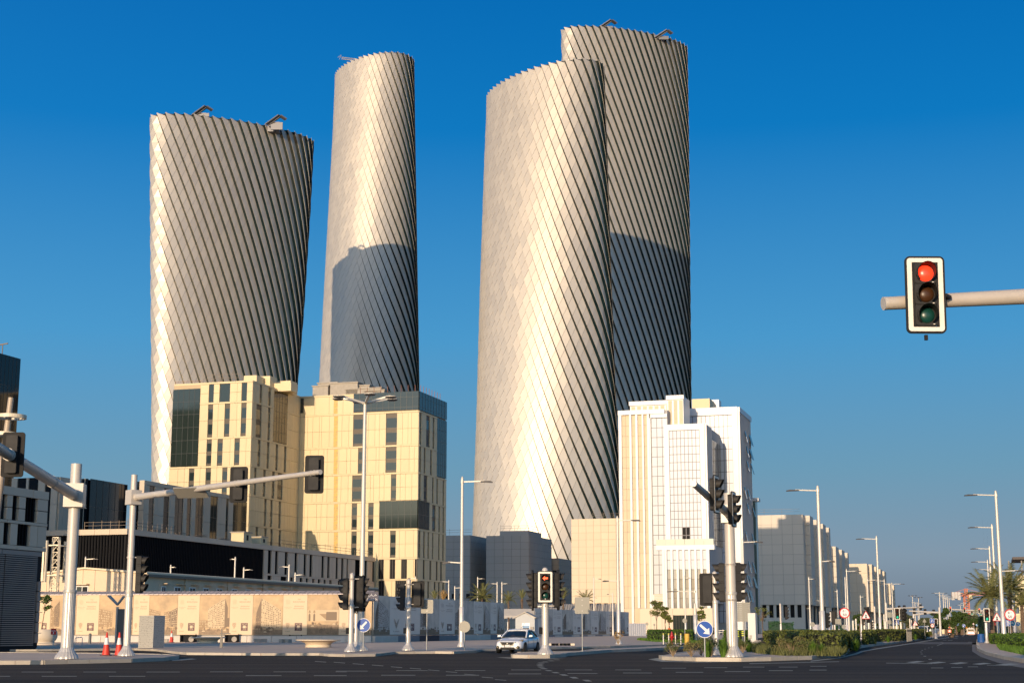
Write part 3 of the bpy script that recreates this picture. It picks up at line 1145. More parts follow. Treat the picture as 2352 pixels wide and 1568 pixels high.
# parapets and roof plant
pp = MB()
pp.box(xg, xa, yc1 + .2, yc1 + .5, zt - .3, zt + .1)
pp.box(xa - .6, xa - .2, yc1 + .2, 0, zt - .3, zt + .1)
pp.build('parapet', M_cream, cb.t)
pl = MB()
for (px, py, wd, h, yy) in [(575, 862, 3.2, 2.6, -18), (600, 864, 4.5, 3.0, -14), (640, 875, 6, 1.6, -9), (655, 884, 3, 3.4, -6), (632, 880, 8, 1.2, -12)]:
    x = cb.fx(yy, px, py)
    z = cb.fz(yy, px, py)
    pl.box(x - wd / 2, x + wd / 2, yy, yy + 3.5, zt - .5, z)
pl.build('roof_plant', M_cream, cb.t)
pc = MB()
for (px, py, wd, h, yy) in [(736, 887, 4, 1, 4), (752, 880, 5, 1, 5), (772, 885, 5, 1, 5), (790, 880, 7, 1, 4), (808, 887, 9, .8, 5), (835, 893, 9, 1, 4), (860, 897, 5, 1, 4)]:
    x = cb.fx(yy, px, py)
    z = cb.fz(yy, px, py)
    pc.box(x - wd / 2, x + wd / 2, yy, yy + 3, zt - .5, z)
    pc.box(x - wd / 2 - .2, x + wd / 2 + .2, yy - .2, yy + 3.2, z, z + .25)
pc.build('roof_duct', M_conc, cb.t)
rd = MB()
for i in range(9):
    rd.bar((-1 - i * .0 - i * 1.7, .5, zt), (-1 - i * 1.7, .5, zt + 1.6), .09)
for i in range(8):
    rd.bar((.2, 1 + i * 1.9, zt), (.2, 1 + i * 1.9, zt + 1.5), .09)
rd.build('starter_bar', mat('rusty_bar', (.25, .10, .06), .8), cb.t, kind='stuff')

def railing(name, label, loc, pts, h=1.1, step=2.0, m=None, cat='railing', t=.06, group=None):
    """open tube guard rail along world points (x, y, z)"""
    rt = thing(name, label, cat, loc, 0, group)
    L = Vector(loc)
    r = MB()
    for a, b_ in zip(pts, pts[1:]):
        a, b_ = Vector(a) - L, Vector(b_) - L
        for k in (h, h * .55):
            r.bar(a + Vector((0, 0, k)), b_ + Vector((0, 0, k)), t)
    r.build('rail', m or M_steel, rt)
    for a, b_ in zip(pts, pts[1:]):
        a, b_ = Vector(a) - L, Vector(b_) - L
        n = max(1, int((b_ - a).length / step))
        for i in range(n):
            p = a.lerp(b_, i / n)
            me = MB().bar((0, 0, 0), (0, 0, h + random.uniform(0, .5)), t).mesh('post', m or M_steel)
            link('post', me, rt, loc=p)
    return rt

def wl(b, x, y, z):
    p = b.O + b.R @ Vector((x, y, 0))
    return (p.x, p.y, z)

railing('guard_rail', 'thin scaffold rail on the roof edge of the cream left wing', wl(cb, xg, yc1 + .5, zt - .3),
        [wl(cb, xg, yc1 + .5, zt - 1.2), wl(cb, xgl, yc1 + .5, zt - 1.2)], 1.8, 4, mat('rusty_tube', (.35, .16, .09), .8))
railing('guard_rail', 'fine wire rail above the sunlit front of the cream left wing', wl(cb, xgl, yc1 + .8, zt),
        [wl(cb, xgl, yc1 + .8, zt), wl(cb, xa - 3, yc1 + .8, zt)], 1.8, 2.2, M_steel)

# ---------------- dark podium blocks on the left (in shade)
M_stripe = mat('grey_stone_strip', (.62, .50, .36), .6, var=.06, scale=.3)
per_object_variation(M_stripe, .05)
M_navy = mat('black_glass', (.007, .010, .014), .07, spec=.4)
per_object_variation(M_navy, .35)
M_blackm = mat('black_louvre', (.005, .005, .006), .8, .0, spec=.15)

# long low block: corner at px 290
pc0 = at(290, 1216, 250.0)
lb = Bld('podium_building', 'long low dark-louvred block with pale coping below the cream building', (pc0.x, pc0.y))
ztp = lb.fz(0, 290, 1214)
yend = lb.sy(0, 857, 1278)
xl = lb.fx(0, 20, 1217)
yst = lb.sy(0, 604, 1248)
c_ = MB()
c_.box(xl, -.01, .01, yend, 0, ztp - .4)
c_.build('wall', M_dark, lb.t)
CP = lb.pool('coping', M_stripe)
for i in range(12):
    lb.put(CP, ('s', 0), yend * i / 12 + .02, yend * (i + 1) / 12 - .02, ztp - .9, ztp, 0, .5)
for i in range(8):
    lb.put(CP, ('f', 0), xl - xl * i / 8 + .02, xl - xl * (i + 1) / 8 - .02 + .5 * (i == 7), ztp - .9, ztp, 0, .5)
# fine vertical louvres
LV = lb.pool('louvre_fin', M_blackm)
n = int(yst / .55)
for i in range(n):
    lb.put(LV, ('s', 0), i * .55 + .1, i * .55 + .35, 0, ztp - .95, 0, .3)
n = int(-xl / .55)
for i in range(n):
    lb.put(LV, ('f', 0), xl + i * .55 + .1, xl + i * .55 + .35, 0, ztp - .95, 0, .3)
# striped half
M_span2 = M_blackm
zmid = lb.sz(0, 700, 1325)
for (z0, z1, prs) in [(zmid + .2, ztp - .95, [(1040, 1075), (1110, 1140), (1205, 1235), (1302, 1330), (1392, 1418), (1450, 1478), (1568, 1593), (1625, 1648), (1708, 1730), (1762, 1785), (1815, 1829)]),
                      (0, zmid - .2, [(1040, 1080), (1170, 1230), (1265, 1293), (1357, 1385), (1418, 1443), (1480, 1503), (1535, 1560), (1592, 1615), (1648, 1672), (1732, 1755)])]:
    ws = []
    for a, c in prs:
        ws.append(tuple(sorted((lb.sy(0, KX(5, a), 1310), lb.sy(0, KX(5, c), 1310)))))
    if z0 > 1:
        for a, c in [(330, 385), (420, 447), (500, 522)]:
            ws.append(tuple(sorted((lb.sy(0, KX(6, a), 1310), lb.sy(0, KX(6, c), 1310)))))
    clad_rows(lb, ('s', 0), yst, yend, z0, z1, ws, 1.6, M_stripe, rows=1, th=.34)
    for w0, w1 in ws:
        window(lb, ('s', 0), w0, w1, z0, z1, gm_=M_dark, fm=M_blackm)
        FN = lb.pool('louvre_blade', M_blackm)
        k = max(2, int((w1 - w0) / .5))
        for i in range(1, k):
            c = w0 + (w1 - w0) * i / k
            lb.put(FN, ('s', 0), c - .05, c + .05, z0, z1, .12, .30)
clad_rows(lb, ('s', 0), yst, yend, zmid - .2, zmid + .2, [], 4, M_stripe, rows=1, th=.38, panel='string_course')
lb.flush()
railing('guard_rail', 'scaffold rail along the far half of the dark podium roof', wl(lb, 0, yst, ztp),
        [wl(lb, 0, yst + 8, ztp), wl(lb, 0, yend, ztp)], 1.3, 2.6)
railing('guard_rail', 'short stub rail on the podium roof above its corner', wl(lb, 0, 6, ztp), [wl(lb, -8, .4, ztp), wl(lb, 0, .4, ztp), wl(lb, 0, 16, ztp)], 1.2, 1.5)
for nm, lab, y, s in [('rooftop_unit', 'small cream cabin on the podium roof edge, nearer one', yst - 6, 1.0), ('rooftop_unit', 'small cream cabin on the podium roof edge, farther one', yst + 1.6, .8)]:
    r = thing(nm, lab, 'cabin', wl(lb, -1.6, y, ztp), -GA, 'cream cabins on the podium roof')
    MB().box(-1.3 * s, 1.3 * s, -1.6 * s, 1.6 * s, 0, 1.9 * s).build('body', M_cream, r)
    MB().box(-1.5 * s, 1.5 * s, -1.8 * s, 1.8 * s, 1.9 * s, 2.1 * s).build('roof', M_conc, r)
    MB().box(1.3 * s, 1.36 * s, -.4, .3, .5, 1.5 * s).build('window', M_dark, r)
# loose planks on the roof
for i in range(4):
    o = thing('plank_pile', ['heap of scaffold boards on the podium roof behind the pole', 'spread of loose boards on the podium roof, middle heap',
                             'low stack of timber on the podium roof near the cabins', 'small tangle of planks on the podium roof corner'][i], 'planks',
              wl(lb, -1.2, [20, 27, 36, 12][i], ztp), -GA, 'heaps of boards on the podium roof')
    for k in range(7):
        a = random.uniform(-.5, .5) + pi / 2
        me = MB().bar((-cos(a) * 1.7, -sin(a) * 1.7, .06 + k * .07), (cos(a) * 1.7, sin(a) * 1.7, .12 + k * .1), .22, .05).mesh('board', M_steel)
        link('board', me, o)

# upper dark blocks
def striped_block(name, label, org_px, Y, px_right, top_at, left_px, prs_side, prs_front, yfar=None, wallmat=None, front_top=None):
    p = at(*org_px, Y)
    b = Bld(name, label, (p.x, p.y))
    zt_ = b.fz(0, org_px[0], top_at)
    ye = b.sy(0, px_right, top_at + 20)
    xl_ = b.fx(0, left_px, top_at)
    MB().box(xl_, -.01, .01, max(ye, 3), 0, zt_ - .2).build('wall', wallmat or M_navy, b.t)
    return b, zt_, ye, xl_

sb, zs_, ys_, xs_ = striped_block('office_building', 'dark blue-black glass box with grey stone strips, above the podium', (330, 1104), 288.0, 567, 1102.5, 312, None, None)
z0s = ztp - 1
stripes = [(330, 345), (368, 378), (398, 418), (426, 437), (455, 466), (478, 497), (517, 535), (550, 557)]
ws = []
for a, c in [(338, 350), (372, 385), (398, 418), (426, 436), (446, 464), (480, 497), (516, 522)]:
    ws.append(tuple(sorted((sb.sy(0, a, 1170), sb.sy(0, c, 1170)))))
yl = sb.sy(0, 532, 1180)
ws.append((yl, ys_))
clad_rows(sb, ('s', 0), 0, ys_, z0s - 10, zs_ - .8, ws, 2.2, M_stripe, rows=4, th=.34)
for w0, w1 in ws:
    curtain(sb, ('s', 0), w0, w1, z0s - 10, zs_ - .8, max(1, round((w1 - w0) / 2)), 5, gm_=M_navy, d=.16)
clad_rows(sb, ('s', 0), 0, yl, zs_ - .78, zs_, [], 5, M_stripe, rows=1, th=.4, panel='coping')
clad_rows(sb, ('f', 0), xs_, .4, z0s - 10, zs_, [(xs_ + .2, xs_ * .4)], 1.5, M_stripe, rows=4, th=.34)
sb.flush()

nb, zn_, yn_, xn_ = striped_block('office_building', 'plain black glass cube left of the striped block, white mullion cross', (205, 1100), 275.0, 290, 1098.5, 154, None, None)
curtain(nb, ('f', 0), xn_, 0, 8, zn_, 4, 4, gm_=M_navy, d=.3)
curtain(nb, ('s', 0), 0, yn_, 8, zn_, 6, 4, gm_=M_navy, d=.3)
Q = nb.pool('white_mullion', M_stripe)
xm = nb.fx(0, 194, 1180)
nb.put(Q, ('f', 0), xm - .06, xm + .06, 8, zn_, .34, .4)
zz = nb.fz(0, 194, 1167)
nb.put(Q, ('f', 0), xm - 2.4, 0, zz - .05, zz + .05, .33, .42)
nb.flush()
mb_, zm_, ym_, xm_ = striped_block('office_building', 'grey and black striped block behind the leftmost signal arm', (136, 1096), 262.0, 152, 1094.5, 30, None, None)
ws = [(mb_.fx(0, a, 1150), mb_.fx(0, c, 1150)) for a, c in [(40, 60), (66, 88), (104, 118), (130, 140)]]
ws = [w_ for w_ in ws if w_[1] < -.1]
clad_rows(mb_, ('f', 0), xm_, 0, 8, zm_, ws, 1.8, M_stripe, rows=4, th=.34)
for w0, w1 in ws:
    curtain(mb_, ('f', 0), w0, w1, 8, zm_, 1, 5, gm_=M_navy, d=.16)
clad_rows(mb_, ('s', 0), 0, max(3, ym_), 8, zm_, [], 1.8, M_stripe, rows=4, th=.34)
mb_.flush()

# black tower at the left edge
p = at(-16, 806, 300.0)
bt = Bld('office_building', 'black glass tower cut by the left picture edge', (p.x, p.y))
zq = bt.sz(0, 45, 824)
yq = bt.sy(0, 45, 824)
MB().box(-32, -.02, .02, yq, 0, zq - .1).build('wall', M_navy, bt.t)
curtain(bt, ('f', 0), -32, 0, 0, zq, 16, 9, gm_=M_navy, d=.3, limit=150)
curtain(bt, ('s', 0), 0, yq, 0, zq, 7, 9, gm_=M_navy, d=.3)
bt.flush()
mast = MB()
bx = -2.0
mast.bar((bx - 3.5, 3, zq + 1.4), (bx + 3.2, 3, zq + 2.1), .22)
for dx, h in ((-1.2, 2.0), (0, 3.4), (2.0, 2.0)):
    mast.bar((bx + dx, 3, zq), (bx + dx, 3, zq + h), .14)
mast.build('roof_davit', M_steel, bt.t)

# nearest grey block with louvred base, cut by the left edge
p = at(-70, 1400, 96.0)
gb_ = Bld('office_building', 'near grey building with black slot windows and louvred dark base at left edge', (p.x, p.y))
SF = ('s', 0.0)
yE = gb_.sy(0, 99, 1250)
zg = gb_.sz(0, 97, 1128)
M_gpan = mat('grey_composite_panel', (.62, .51, .37), .5, var=.05, scale=.4)
per_object_variation(M_gpan, .04)
M_louv = mat('grey_blue_louvre', (.30, .26, .23), .45, .3)
Y_ = lambda px, py=1300: gb_.sy(0, px, py)
Z_ = lambda px, py: gb_.sz(0, px, py)
z3_ = Z_(88, 1334)
zc, zd, zc2 = Z_(90, 1201), Z_(88, 1256), Z_(90, 1146)
MB().box(-14, -.02, .02, yE - .02, 0.2, zg - .05).build('wall', M_dark, gb_.t)
clad_rows(gb_, ('f', 0), -14, 0.2, 0.2, zg, [], 1.5, M_gpan, th=.2, rows=6)
wA = [(Y_(52, 1170), Y_(79, 1170)), (Y_(22, 1170), Y_(36, 1170)), (Y_(-10, 1170), Y_(8, 1170))]
wB = [(Y_(34, 1220), Y_(62, 1220)), (Y_(2, 1220), Y_(17, 1220))]
clad_rows(gb_, SF, 0, yE, zc2, zg, [], 2.2, M_gpan, th=.26)
clad_rows(gb_, SF, 0, yE, zc, zc2, wA, 1.1, M_gpan, th=.22, rows=2)
clad_rows(gb_, SF, 0, yE, zc - .2, zc, [], 2.2, M_gpan, th=.26)
clad_rows(gb_, SF, 0, yE, zd, zc - .2, wB, 1.1, M_gpan, th=.22)
clad_rows(gb_, SF, 0, yE, zd - .28, zd, [], 2.2, M_gpan, th=.26)
for (w0, w1), za, zb2 in [(wA[0], zc, zc2), (wA[1], zc, zc2), (wA[2], zc, zc2), (wB[0], zd, zc - .2), (wB[1], zd, zc - .2)]:
    FN = gb_.pool('louvre_fin', M_blackm)
    n = max(2, int((w1 - w0) / .28))
    for i in range(1, n):
        c = w0 + (w1 - w0) * i / n
        gb_.put(FN, SF, c - .04, c + .04, za, zb2, 0, .16)
SL = gb_.pool('louvre_slat', M_louv)
nsl = 44
yP = Y_(76, 1380)
for i in range(nsl):
    z = .35 + (zd - .6 - .35) * i / nsl
    yend_ = yE - .5 if z > z3_ else yP
    for a_, c_2 in ((0, Y_(4, 1300)), (Y_(5, 1300), yP), (yP + .1, yend_)):
        if c_2 > a_ + .2:
            gb_.put(SL, SF, a_ + .03, c_2 - .02, z, z + .07, 0, .2)
clad_rows(gb_, SF, 0, yE - .3, zd - .62, zd - .3, [], 3, M_louv, th=.2, panel='louvre_head')
BP = gb_.pool('base_panel', M_louv)
hh = (z3_ - .5) / 6
for i in range(6):
    gb_.put(BP, SF, yP + .1, yE - .35, .5 + i * hh + .03, .5 + (i + 1) * hh - .03, 0, .26)
    MB().box(.1, .3, yE - .33, yE - .1, .5 + (i + 1) * hh - .04, .5 + (i + 1) * hh).build('bracket', M_gpan, gb_.t)
gb_.flush()
MB().box(-14, .1, .1, yE - .3, 0.0, .34).build('plinth', M_dark, gb_.t)

# ---------------- low prefabricated cabin block behind the hoarding
M_prefab = mat('beige_sandwich_panel', (.68, .52, .34), .6, var=.05, scale=.3)
per_object_variation(M_prefab, .04)
p = at(328, 1400, 176.0)
pf = Bld('site_cabin', 'long low beige prefabricated hall with small white windows behind the hoarding', (p.x, p.y))
ze = pf.fz(0, 328, 1318)
zpk = pf.fz(0, 196, 1307)
xw = pf.fx(0, 82, 1320)
ypf = pf.sy(0, 862, 1348)
bd = MB()
xm2 = pf.fx(0, 196, 1307)
bd.plate([(xw + .05, 0), (-.05, 0), (-.05, ze - .15), (xm2, zpk - .2), (xw + .05, ze - .15)], .05, ypf)
bd.build('wall', M_backing, pf.t)
PN = pf.pool('wall_panel', M_prefab)
n = 9
for i in range(n):
    a0_, a1_ = xw - xw * i / n, xw - xw * (i + 1) / n
    za = min(ze + (zpk - ze) * (1 - abs((a0_ - xm2) / (xm2 if a0_ > xm2 else (xm2 - xw)))), zpk) if True else ze
    zb3 = min(ze + (zpk - ze) * (1 - abs((a1_ - xm2) / (xm2 if a1_ > xm2 else (xm2 - xw)))), zpk)
    a0_ += .02
    a1_ -= .02
    zsp = ze * .55
    PN.box(a0_, a1_, -.06, .05, 0, zsp - .02)
    PN.poly([(a0_, -.06, zsp + .02), (a1_, -.06, zsp + .02), (a1_, -.06, zb3), (a0_, -.06, za), (a0_, .05, zsp + .02), (a1_, .05, zsp + .02), (a1_, .05, zb3), (a0_, .05, za)],
            [(0, 1, 2, 3), (1, 5, 6, 2), (3, 2, 6, 7), (4, 0, 3, 7), (7, 6, 5, 4)], 5)
n = 22
for i in range(n):
    PN.box(-.05, .06, ypf * i / n + .02, ypf * (i + 1) / n - .02, 0, ze - .1)
rf = MB()
rf.add([(.5, -.3, ze), (.5, ypf, ze), (xm2, ypf, zpk + .05), (xm2, -.3, zpk + .05), (.5, -.3, ze + .22), (.5, ypf, ze + .22), (xm2, ypf, zpk + .25), (xm2, -.3, zpk + .25)],
       [(3, 2, 1, 0), (4, 5, 6, 7), (0, 1, 5, 4), (1, 2, 6, 5), (0, 4, 7, 3)])
rf.add([(xw - .5, -.3, ze), (xw - .5, ypf, ze), (xm2, ypf, zpk + .05), (xm2, -.3, zpk + .05), (xw - .5, -.3, ze + .22), (xw - .5, ypf, ze + .22), (xm2, ypf, zpk + .25), (xm2, -.3, zpk + .25)],
       [(0, 1, 2, 3), (7, 6, 5, 4), (1, 0, 4, 5), (4, 0, 3, 7)])
rf.build('roof', mat('cream_sheet_roof', (.74, .60, .40), .8), pf.t)
GT = MB()
GT.box(.42, .62, -.2, ypf, ze - .28, ze + .02)
GT.build('gutter', mat('dark_gutter', (.18, .14, .10), .6), pf.t)
M_wh = mat('white_upvc', (.78, .77, .74), .4)
for a in [(5, 50), (132, 195), (280, 340), (415, 470), (547, 603), (697, 750), (833, 882), (927, 978), (1040, 1090), (1175, 1222), (1290, 1335)]:
    y0_, y1_ = sorted((pf.sy(0, KX(5, a[0]), 1355), pf.sy(0, KX(5, a[1]), 1355)))
    z0_, z1_ = pf.sz(0, KX(5, a[0]), 1366) - 1.0, pf.sz(0, KX(5, a[0]), 1345 + (a[0]) * .009)
    o = piece('window', M_wh, pf.t, .06, .12, y0_, y1_, z0_, z1_)
    wv = (y1_ - y0_)
    link('pane', MB().box(.055, .075, .12, wv / 2 - .05, .1, z1_ - z0_ - .12).mesh('pane', M_glass), o)
    link('pane', MB().box(.055, .075, wv / 2 + .05, wv - .12, .1, z1_ - z0_ - .12).mesh('pane', M_navy), o)
    piece('sun_hood', M_prefab, pf.t, .06, .75, y0_ + wv * .3, y1_ + wv * .5, z1_ + .25, z1_ + .33)
for px in (468, 652, 797, 915, 1048):
    yy = pf.sy(0, min(px, 858), 1340)
for xx in (235, 655, 1000, 1275, 1595):
    yy = pf.sy(0, KX(5, xx), 1340)
    if yy < ypf:
        piece('downpipe', M_prefab, pf.t, .08, .22, yy, yy + .15, 0, ze - .3)
x0_, x1_ = pf.fx(0, 176, 1350), pf.fx(0, 204, 1350)
z0_, z1_ = pf.fz(0, 190, 1364), pf.fz(0, 190, 1345)
o = piece('window', M_wh, pf.t, x0_, x1_, -.12, -.06, z0_ - .3, z1_)
wv = x1_ - x0_
link('pane', MB().box(.1, wv / 2 - .05, -.03, -.005, .1, z1_ - z0_ + .2).mesh('pane', M_glass), o)
link('pane', MB().box(wv / 2 + .05, wv - .1, -.03, -.005, .1, z1_ - z0_ + .2).mesh('pane', M_navy), o)
piece('sun_hood', M_prefab, pf.t, x0_ - .2, x1_ + .1, -.7, -.06, z1_ + .1, z1_ + .25)
pf.flush()

# ---------------- grey blocks in shade, centre
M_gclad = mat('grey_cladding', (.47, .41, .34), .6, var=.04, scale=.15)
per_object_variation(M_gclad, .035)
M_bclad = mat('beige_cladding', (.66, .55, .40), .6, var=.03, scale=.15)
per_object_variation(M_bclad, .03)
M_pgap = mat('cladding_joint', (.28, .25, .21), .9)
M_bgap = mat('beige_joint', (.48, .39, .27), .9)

def plain_block(name, label, org, Y, top, left_px, right_px, m, gapm, pw=3.0, ph=1.9, zb0=0.0, group=None, parts=None, front=True, side=True, limit=290, railtop=True, gap=.07, step_px=None):
    """blank panelled block; org = px of its near vertical corner"""
    p = at(org, top, Y)
    b = Bld(name, label, (p.x, p.y), group=group)
    zt_ = b.fz(0, org, top)
    xl_ = b.fx(0, left_px, top)
    ye = b.sy(0, right_px, top + 15) if right_px else 20
    MB().box(xl_, -.02, .02, ye, max(.0, zb0 - .01), zt_ - .1).build('wall', gapm, b.t)
    P = b.pool('cladding_panel', m, limit)
    nz = max(1, round((zt_ - zb0) / ph))
    if front:
        nx = max(1, round(-xl_ / pw))
        for i in range(nx):
            for j in range(nz):
                b.put(P, ('f', 0), xl_ - xl_ * i / nx + gap / 2, xl_ - xl_ * (i + 1) / nx - gap / 2, zb0 + (zt_ - zb0) * j / nz + gap / 2, zb0 + (zt_ - zb0) * (j + 1) / nz - gap / 2, 0, .12)
    if side:
        ny = max(1, round(ye / pw))
        for i in range(ny):
            for j in range(nz):
                b.put(P, ('s', 0), ye * i / ny + gap / 2, ye * (i + 1) / ny - gap / 2, zb0 + (zt_ - zb0) * j / nz + gap / 2, zb0 + (zt_ - zb0) * (j + 1) / nz - gap / 2, 0, .12)
    return b, zt_, xl_, ye

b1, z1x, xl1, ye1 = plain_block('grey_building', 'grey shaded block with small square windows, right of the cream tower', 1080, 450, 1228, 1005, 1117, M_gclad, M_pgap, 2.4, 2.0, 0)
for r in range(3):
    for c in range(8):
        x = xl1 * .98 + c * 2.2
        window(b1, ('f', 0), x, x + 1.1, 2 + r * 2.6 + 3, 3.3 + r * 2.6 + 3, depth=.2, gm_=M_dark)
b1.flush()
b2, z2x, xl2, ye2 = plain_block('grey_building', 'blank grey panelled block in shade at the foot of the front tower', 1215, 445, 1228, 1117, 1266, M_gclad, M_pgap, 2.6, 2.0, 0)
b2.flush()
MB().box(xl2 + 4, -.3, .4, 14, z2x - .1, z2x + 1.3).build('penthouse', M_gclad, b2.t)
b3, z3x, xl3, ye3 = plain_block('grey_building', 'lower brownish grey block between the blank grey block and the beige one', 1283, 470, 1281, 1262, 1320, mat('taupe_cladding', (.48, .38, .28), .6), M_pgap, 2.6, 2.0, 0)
for r in range(2):
    window(b3, ('f', 0), -1.8, -.6, z3x - 5 - r * 2.6, z3x - 3.6 - r * 2.6, depth=.2, gm_=M_dark)
b3.flush()
railing('guard_rail', 'scaffold rail on the roof of the blank grey block', wl(b2, xl2, 1, z2x + 1.3), [wl(b2, xl2 + 4, 1, z2x + 1.2), wl(b2, -.4, 1, z2x + 1.2), wl(b2, -.4, 12, z2x + 1.2)], 1.6, 3)
railing('guard_rail', 'scaffold rail on the grey block with square windows', wl(b1, xl1, 1, z1x), [wl(b1, xl1, 1, z1x), wl(b1, 0, 1, z1x)], 1.6, 3)

# beige blank block, sunlit
b4, z4x, xl4, ye4 = plain_block('beige_building', 'sunlit blank beige block left of the white glass building', 1432, 440, 1189, 1312, 1440, M_bclad, M_bgap, 2.35, 2.0, 8.6)
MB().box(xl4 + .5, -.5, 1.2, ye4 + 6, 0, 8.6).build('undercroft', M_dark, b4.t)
for i in range(8):
    x = xl4 + .3 + i * (-xl4 - 1) / 7
    piece('column', M_bclad, b4.t, x, x + .8, .2, 1.0, 0, 8.6)
b4.flush()
railing('guard_rail', 'grey rail on the roof of the blank beige block', wl(b4, xl4 * .6, 1, z4x), [wl(b4, xl4 * .6, 1, z4x), wl(b4, 0, 1, z4x)], 1.4, 2.5)

# ---------------- white glass building
p = at(1621, 1100, 392.0)
wb = Bld('office_building', 'white glass tower with beige pilaster wing and a low glazed entrance bay', (p.x, p.y))
# levels
zT3 = wb.fz(0, 1621, 972)
xL3 = wb.fx(0, 1527, 1060)
yB = 9.0                                              # depth of the projecting box
ySide3 = wb.sy(0, 1641, 1010)
zbalc = wb.fz(0, 1620, 1247)
M_blind = mat('beige_blind_panel', (.62, .49, .33), .6, var=.06, scale=.15)
per_object_variation(M_blind, .05)
yW1 = 4.5
xL1 = wb.fx(yW1, 1424, 1100)
xR1 = wb.fx(yW1, 1495, 1100)
xR2 = wb.fx(yW1, 1530, 1100)
zT1 = wb.fz(yW1, 1470, 942)
zB1 = wb.fz(yW1, 1470, 1396)
yW4 = 24.0
xR4 = wb.fx(yW4, 1698, 1100)
zT4 = wb.fz(yW4, 1690, 934)
yE4 = wb.sy(xR4, 1724, 1060)
core = MB()
core.box(xL3 + .02, -.02, .02, yW4 + 6, 8, zT3 - .2)
core.box(xL1 + .02, xL3, yW1 + .02, yW4 + 14, 0.3, zT1 - .2)
core.box(xL3 + .05, xR4 - .02, yW4 + .02, yE4, 0.2, zT4 - .2)
core.build('wall', mat('white_core', (.42, .41, .39), .8), wb.t)
# projecting glass box
M_wmull = mat('aubergine_mullion', (.085, .085, .11), .4)
curtain(wb, ('f', 0), xL3 + 1.3, -1.3, zbalc, zT3 - 1.6, 8, 14, gm_=M_wglass, mm=M_wmull, mw=.16, skip=((3, 0), (4, 0), (3, 1), (4, 1)), name='glazed_panel')
FR = wb.pool('facade_frame', M_white)
wb.put(FR, ('f', 0), xL3, xL3 + 1.25, zbalc - 1, zT3, 0, .5)
wb.put(FR, ('f', 0), -1.25, 0.0, zbalc - 1, zT3, 0, .5)
wb.put(FR, ('f', 0), xL3 + 1.26, -1.26, zT3 - 1.55, zT3, 0, .5)
piece('open_bay', M_dark, wb.t, xL3 + 1.3 + (-2.6 - xL3) * 3 / 8, xL3 + 1.3 + (-2.6 - xL3) * 5 / 8, -.1, -.02, zbalc, zbalc + (zT3 - zbalc) / 7)
# shaded side of the box
nf_ = 7
for i in range(nf_):
    y0_, y1_ = 9 * i / nf_ + .06, 9 * (i + 1) / nf_ - .06
    for j in range(14):
        h = (zT3 - zbalc) / 14
        wb.put(wb.pool('side_pane', M_glass, 100), ('s', 0), y0_, y1_, zbalc + j * h + .06, zbalc + (j + 1) * h - .06, 0, .1)
    wb.put(wb.pool('side_fin', M_white), ('s', 0), y0_ - .16, y0_ + .1, zbalc, zT3, .02, .5)
curtain(wb, ('s', 0), 9.0, yW4 - .02, zbalc, zT3 - 3, 6, 14, gm_=M_glass, mm=M_wmull, d=.2, name='side_pane')
# balcony
zbal2 = wb.fz(-2.5, 1600, 1247)
BA = MB()
BA.box(xL3 - 2.2, 2.2, -2.6, 0, zbal2 - 1.6, zbal2 - .4)
BA.build('balcony_slab', M_white, wb.t)
M_clear = mat('balcony_glass', (.46, .50, .42), .15, spec=.6)
for i in range(6):
    wdt = (-xL3 + 4.2) / 6
    piece('balustrade_pane', M_clear, wb.t, xL3 - 2.1 + i * wdt, xL3 - 2.1 + (i + 1) * wdt - .06, -2.6, -2.54, zbal2 - .4, zbal2 + 1.1)
# colonnade bay under the balcony
zc0 = wb.fz(-2.5, 1580, 1396)
LP = wb.pool('bay_pane', M_glass)
M_lowg = mat('low_bay_glass', (.16, .17, .18), .08, spec=.9)
per_object_variation(M_lowg, .5)
LQ = wb.pool('bay_pane', M_lowg)
nb_ = 7
xs0 = wb.fx(-2.4, 1530, 1300)
xs1 = wb.fx(-2.4, 1626, 1300)
MB().box(xs0, xs1, -2.2, .0, zc0, zbal2 - 1.6).build('bay_wall', M_backing, wb.t)
for i in range(nb_):
    a = xs0 + (xs1 - xs0) * i / nb_
    c = xs0 + (xs1 - xs0) * (i + 1) / nb_
    for j in range(6):
        z0_, z1_ = zc0 + (zbal2 - 1.7 - zc0) * j / 6, zc0 + (zbal2 - 1.7 - zc0) * (j + 1) / 6
        (wb.pool('bay_pane_upper', M_wglass) if j > 3 else LQ).box(a + .3, c - .3, -2.32, -2.2, z0_ + .05, z1_ - .05)
    FR.box(a - .3, a + .28, -2.9, -2.2, zc0, zbal2 - 1.62)
FR.box(xs1 - .3, xs1 + .5, -2.9, -2.2, zc0, zbal2 - 1.62)
FR.box(xs0 - .9, xs0 - .34, -2.9, -2.2, zc0, zbal2 - 1.62)
# plinth
zpl = zc0
PB = wb.pool('plinth_panel', M_bclad)
xp0 = wb.fx(-3, 1470, 1420)
xp1 = xs1 + 1.5
xd0, xd1 = wb.fx(-3, 1546, 1435), wb.fx(-3, 1592, 1435)
zd1 = wb.fz(-3, 1560, 1412)
MB().box(xp0, xp1, -2.5, 0, 0, zpl).build('plinth_wall', M_backing, wb.t)
for a, c in ((xp0, xd0), (xd1, xp1)):
    n = max(1, round((c - a) / 2.6))
    for i in range(n):
        PB.box(a + (c - a) * i / n + .02, a + (c - a) * (i + 1) / n - .02, -3, -2.5, 0, zpl)
PB.box(xd0 + .02, xd1 - .02, -3, -2.5, zd1, zpl)
for i in range(7):
    a = xd0 + (xd1 - xd0) * i / 7
    piece('shop_pane', M_glass_d, wb.t, a + .05, a + (xd1 - xd0) / 7 - .05, -2.62, -2.55, 0, zd1)
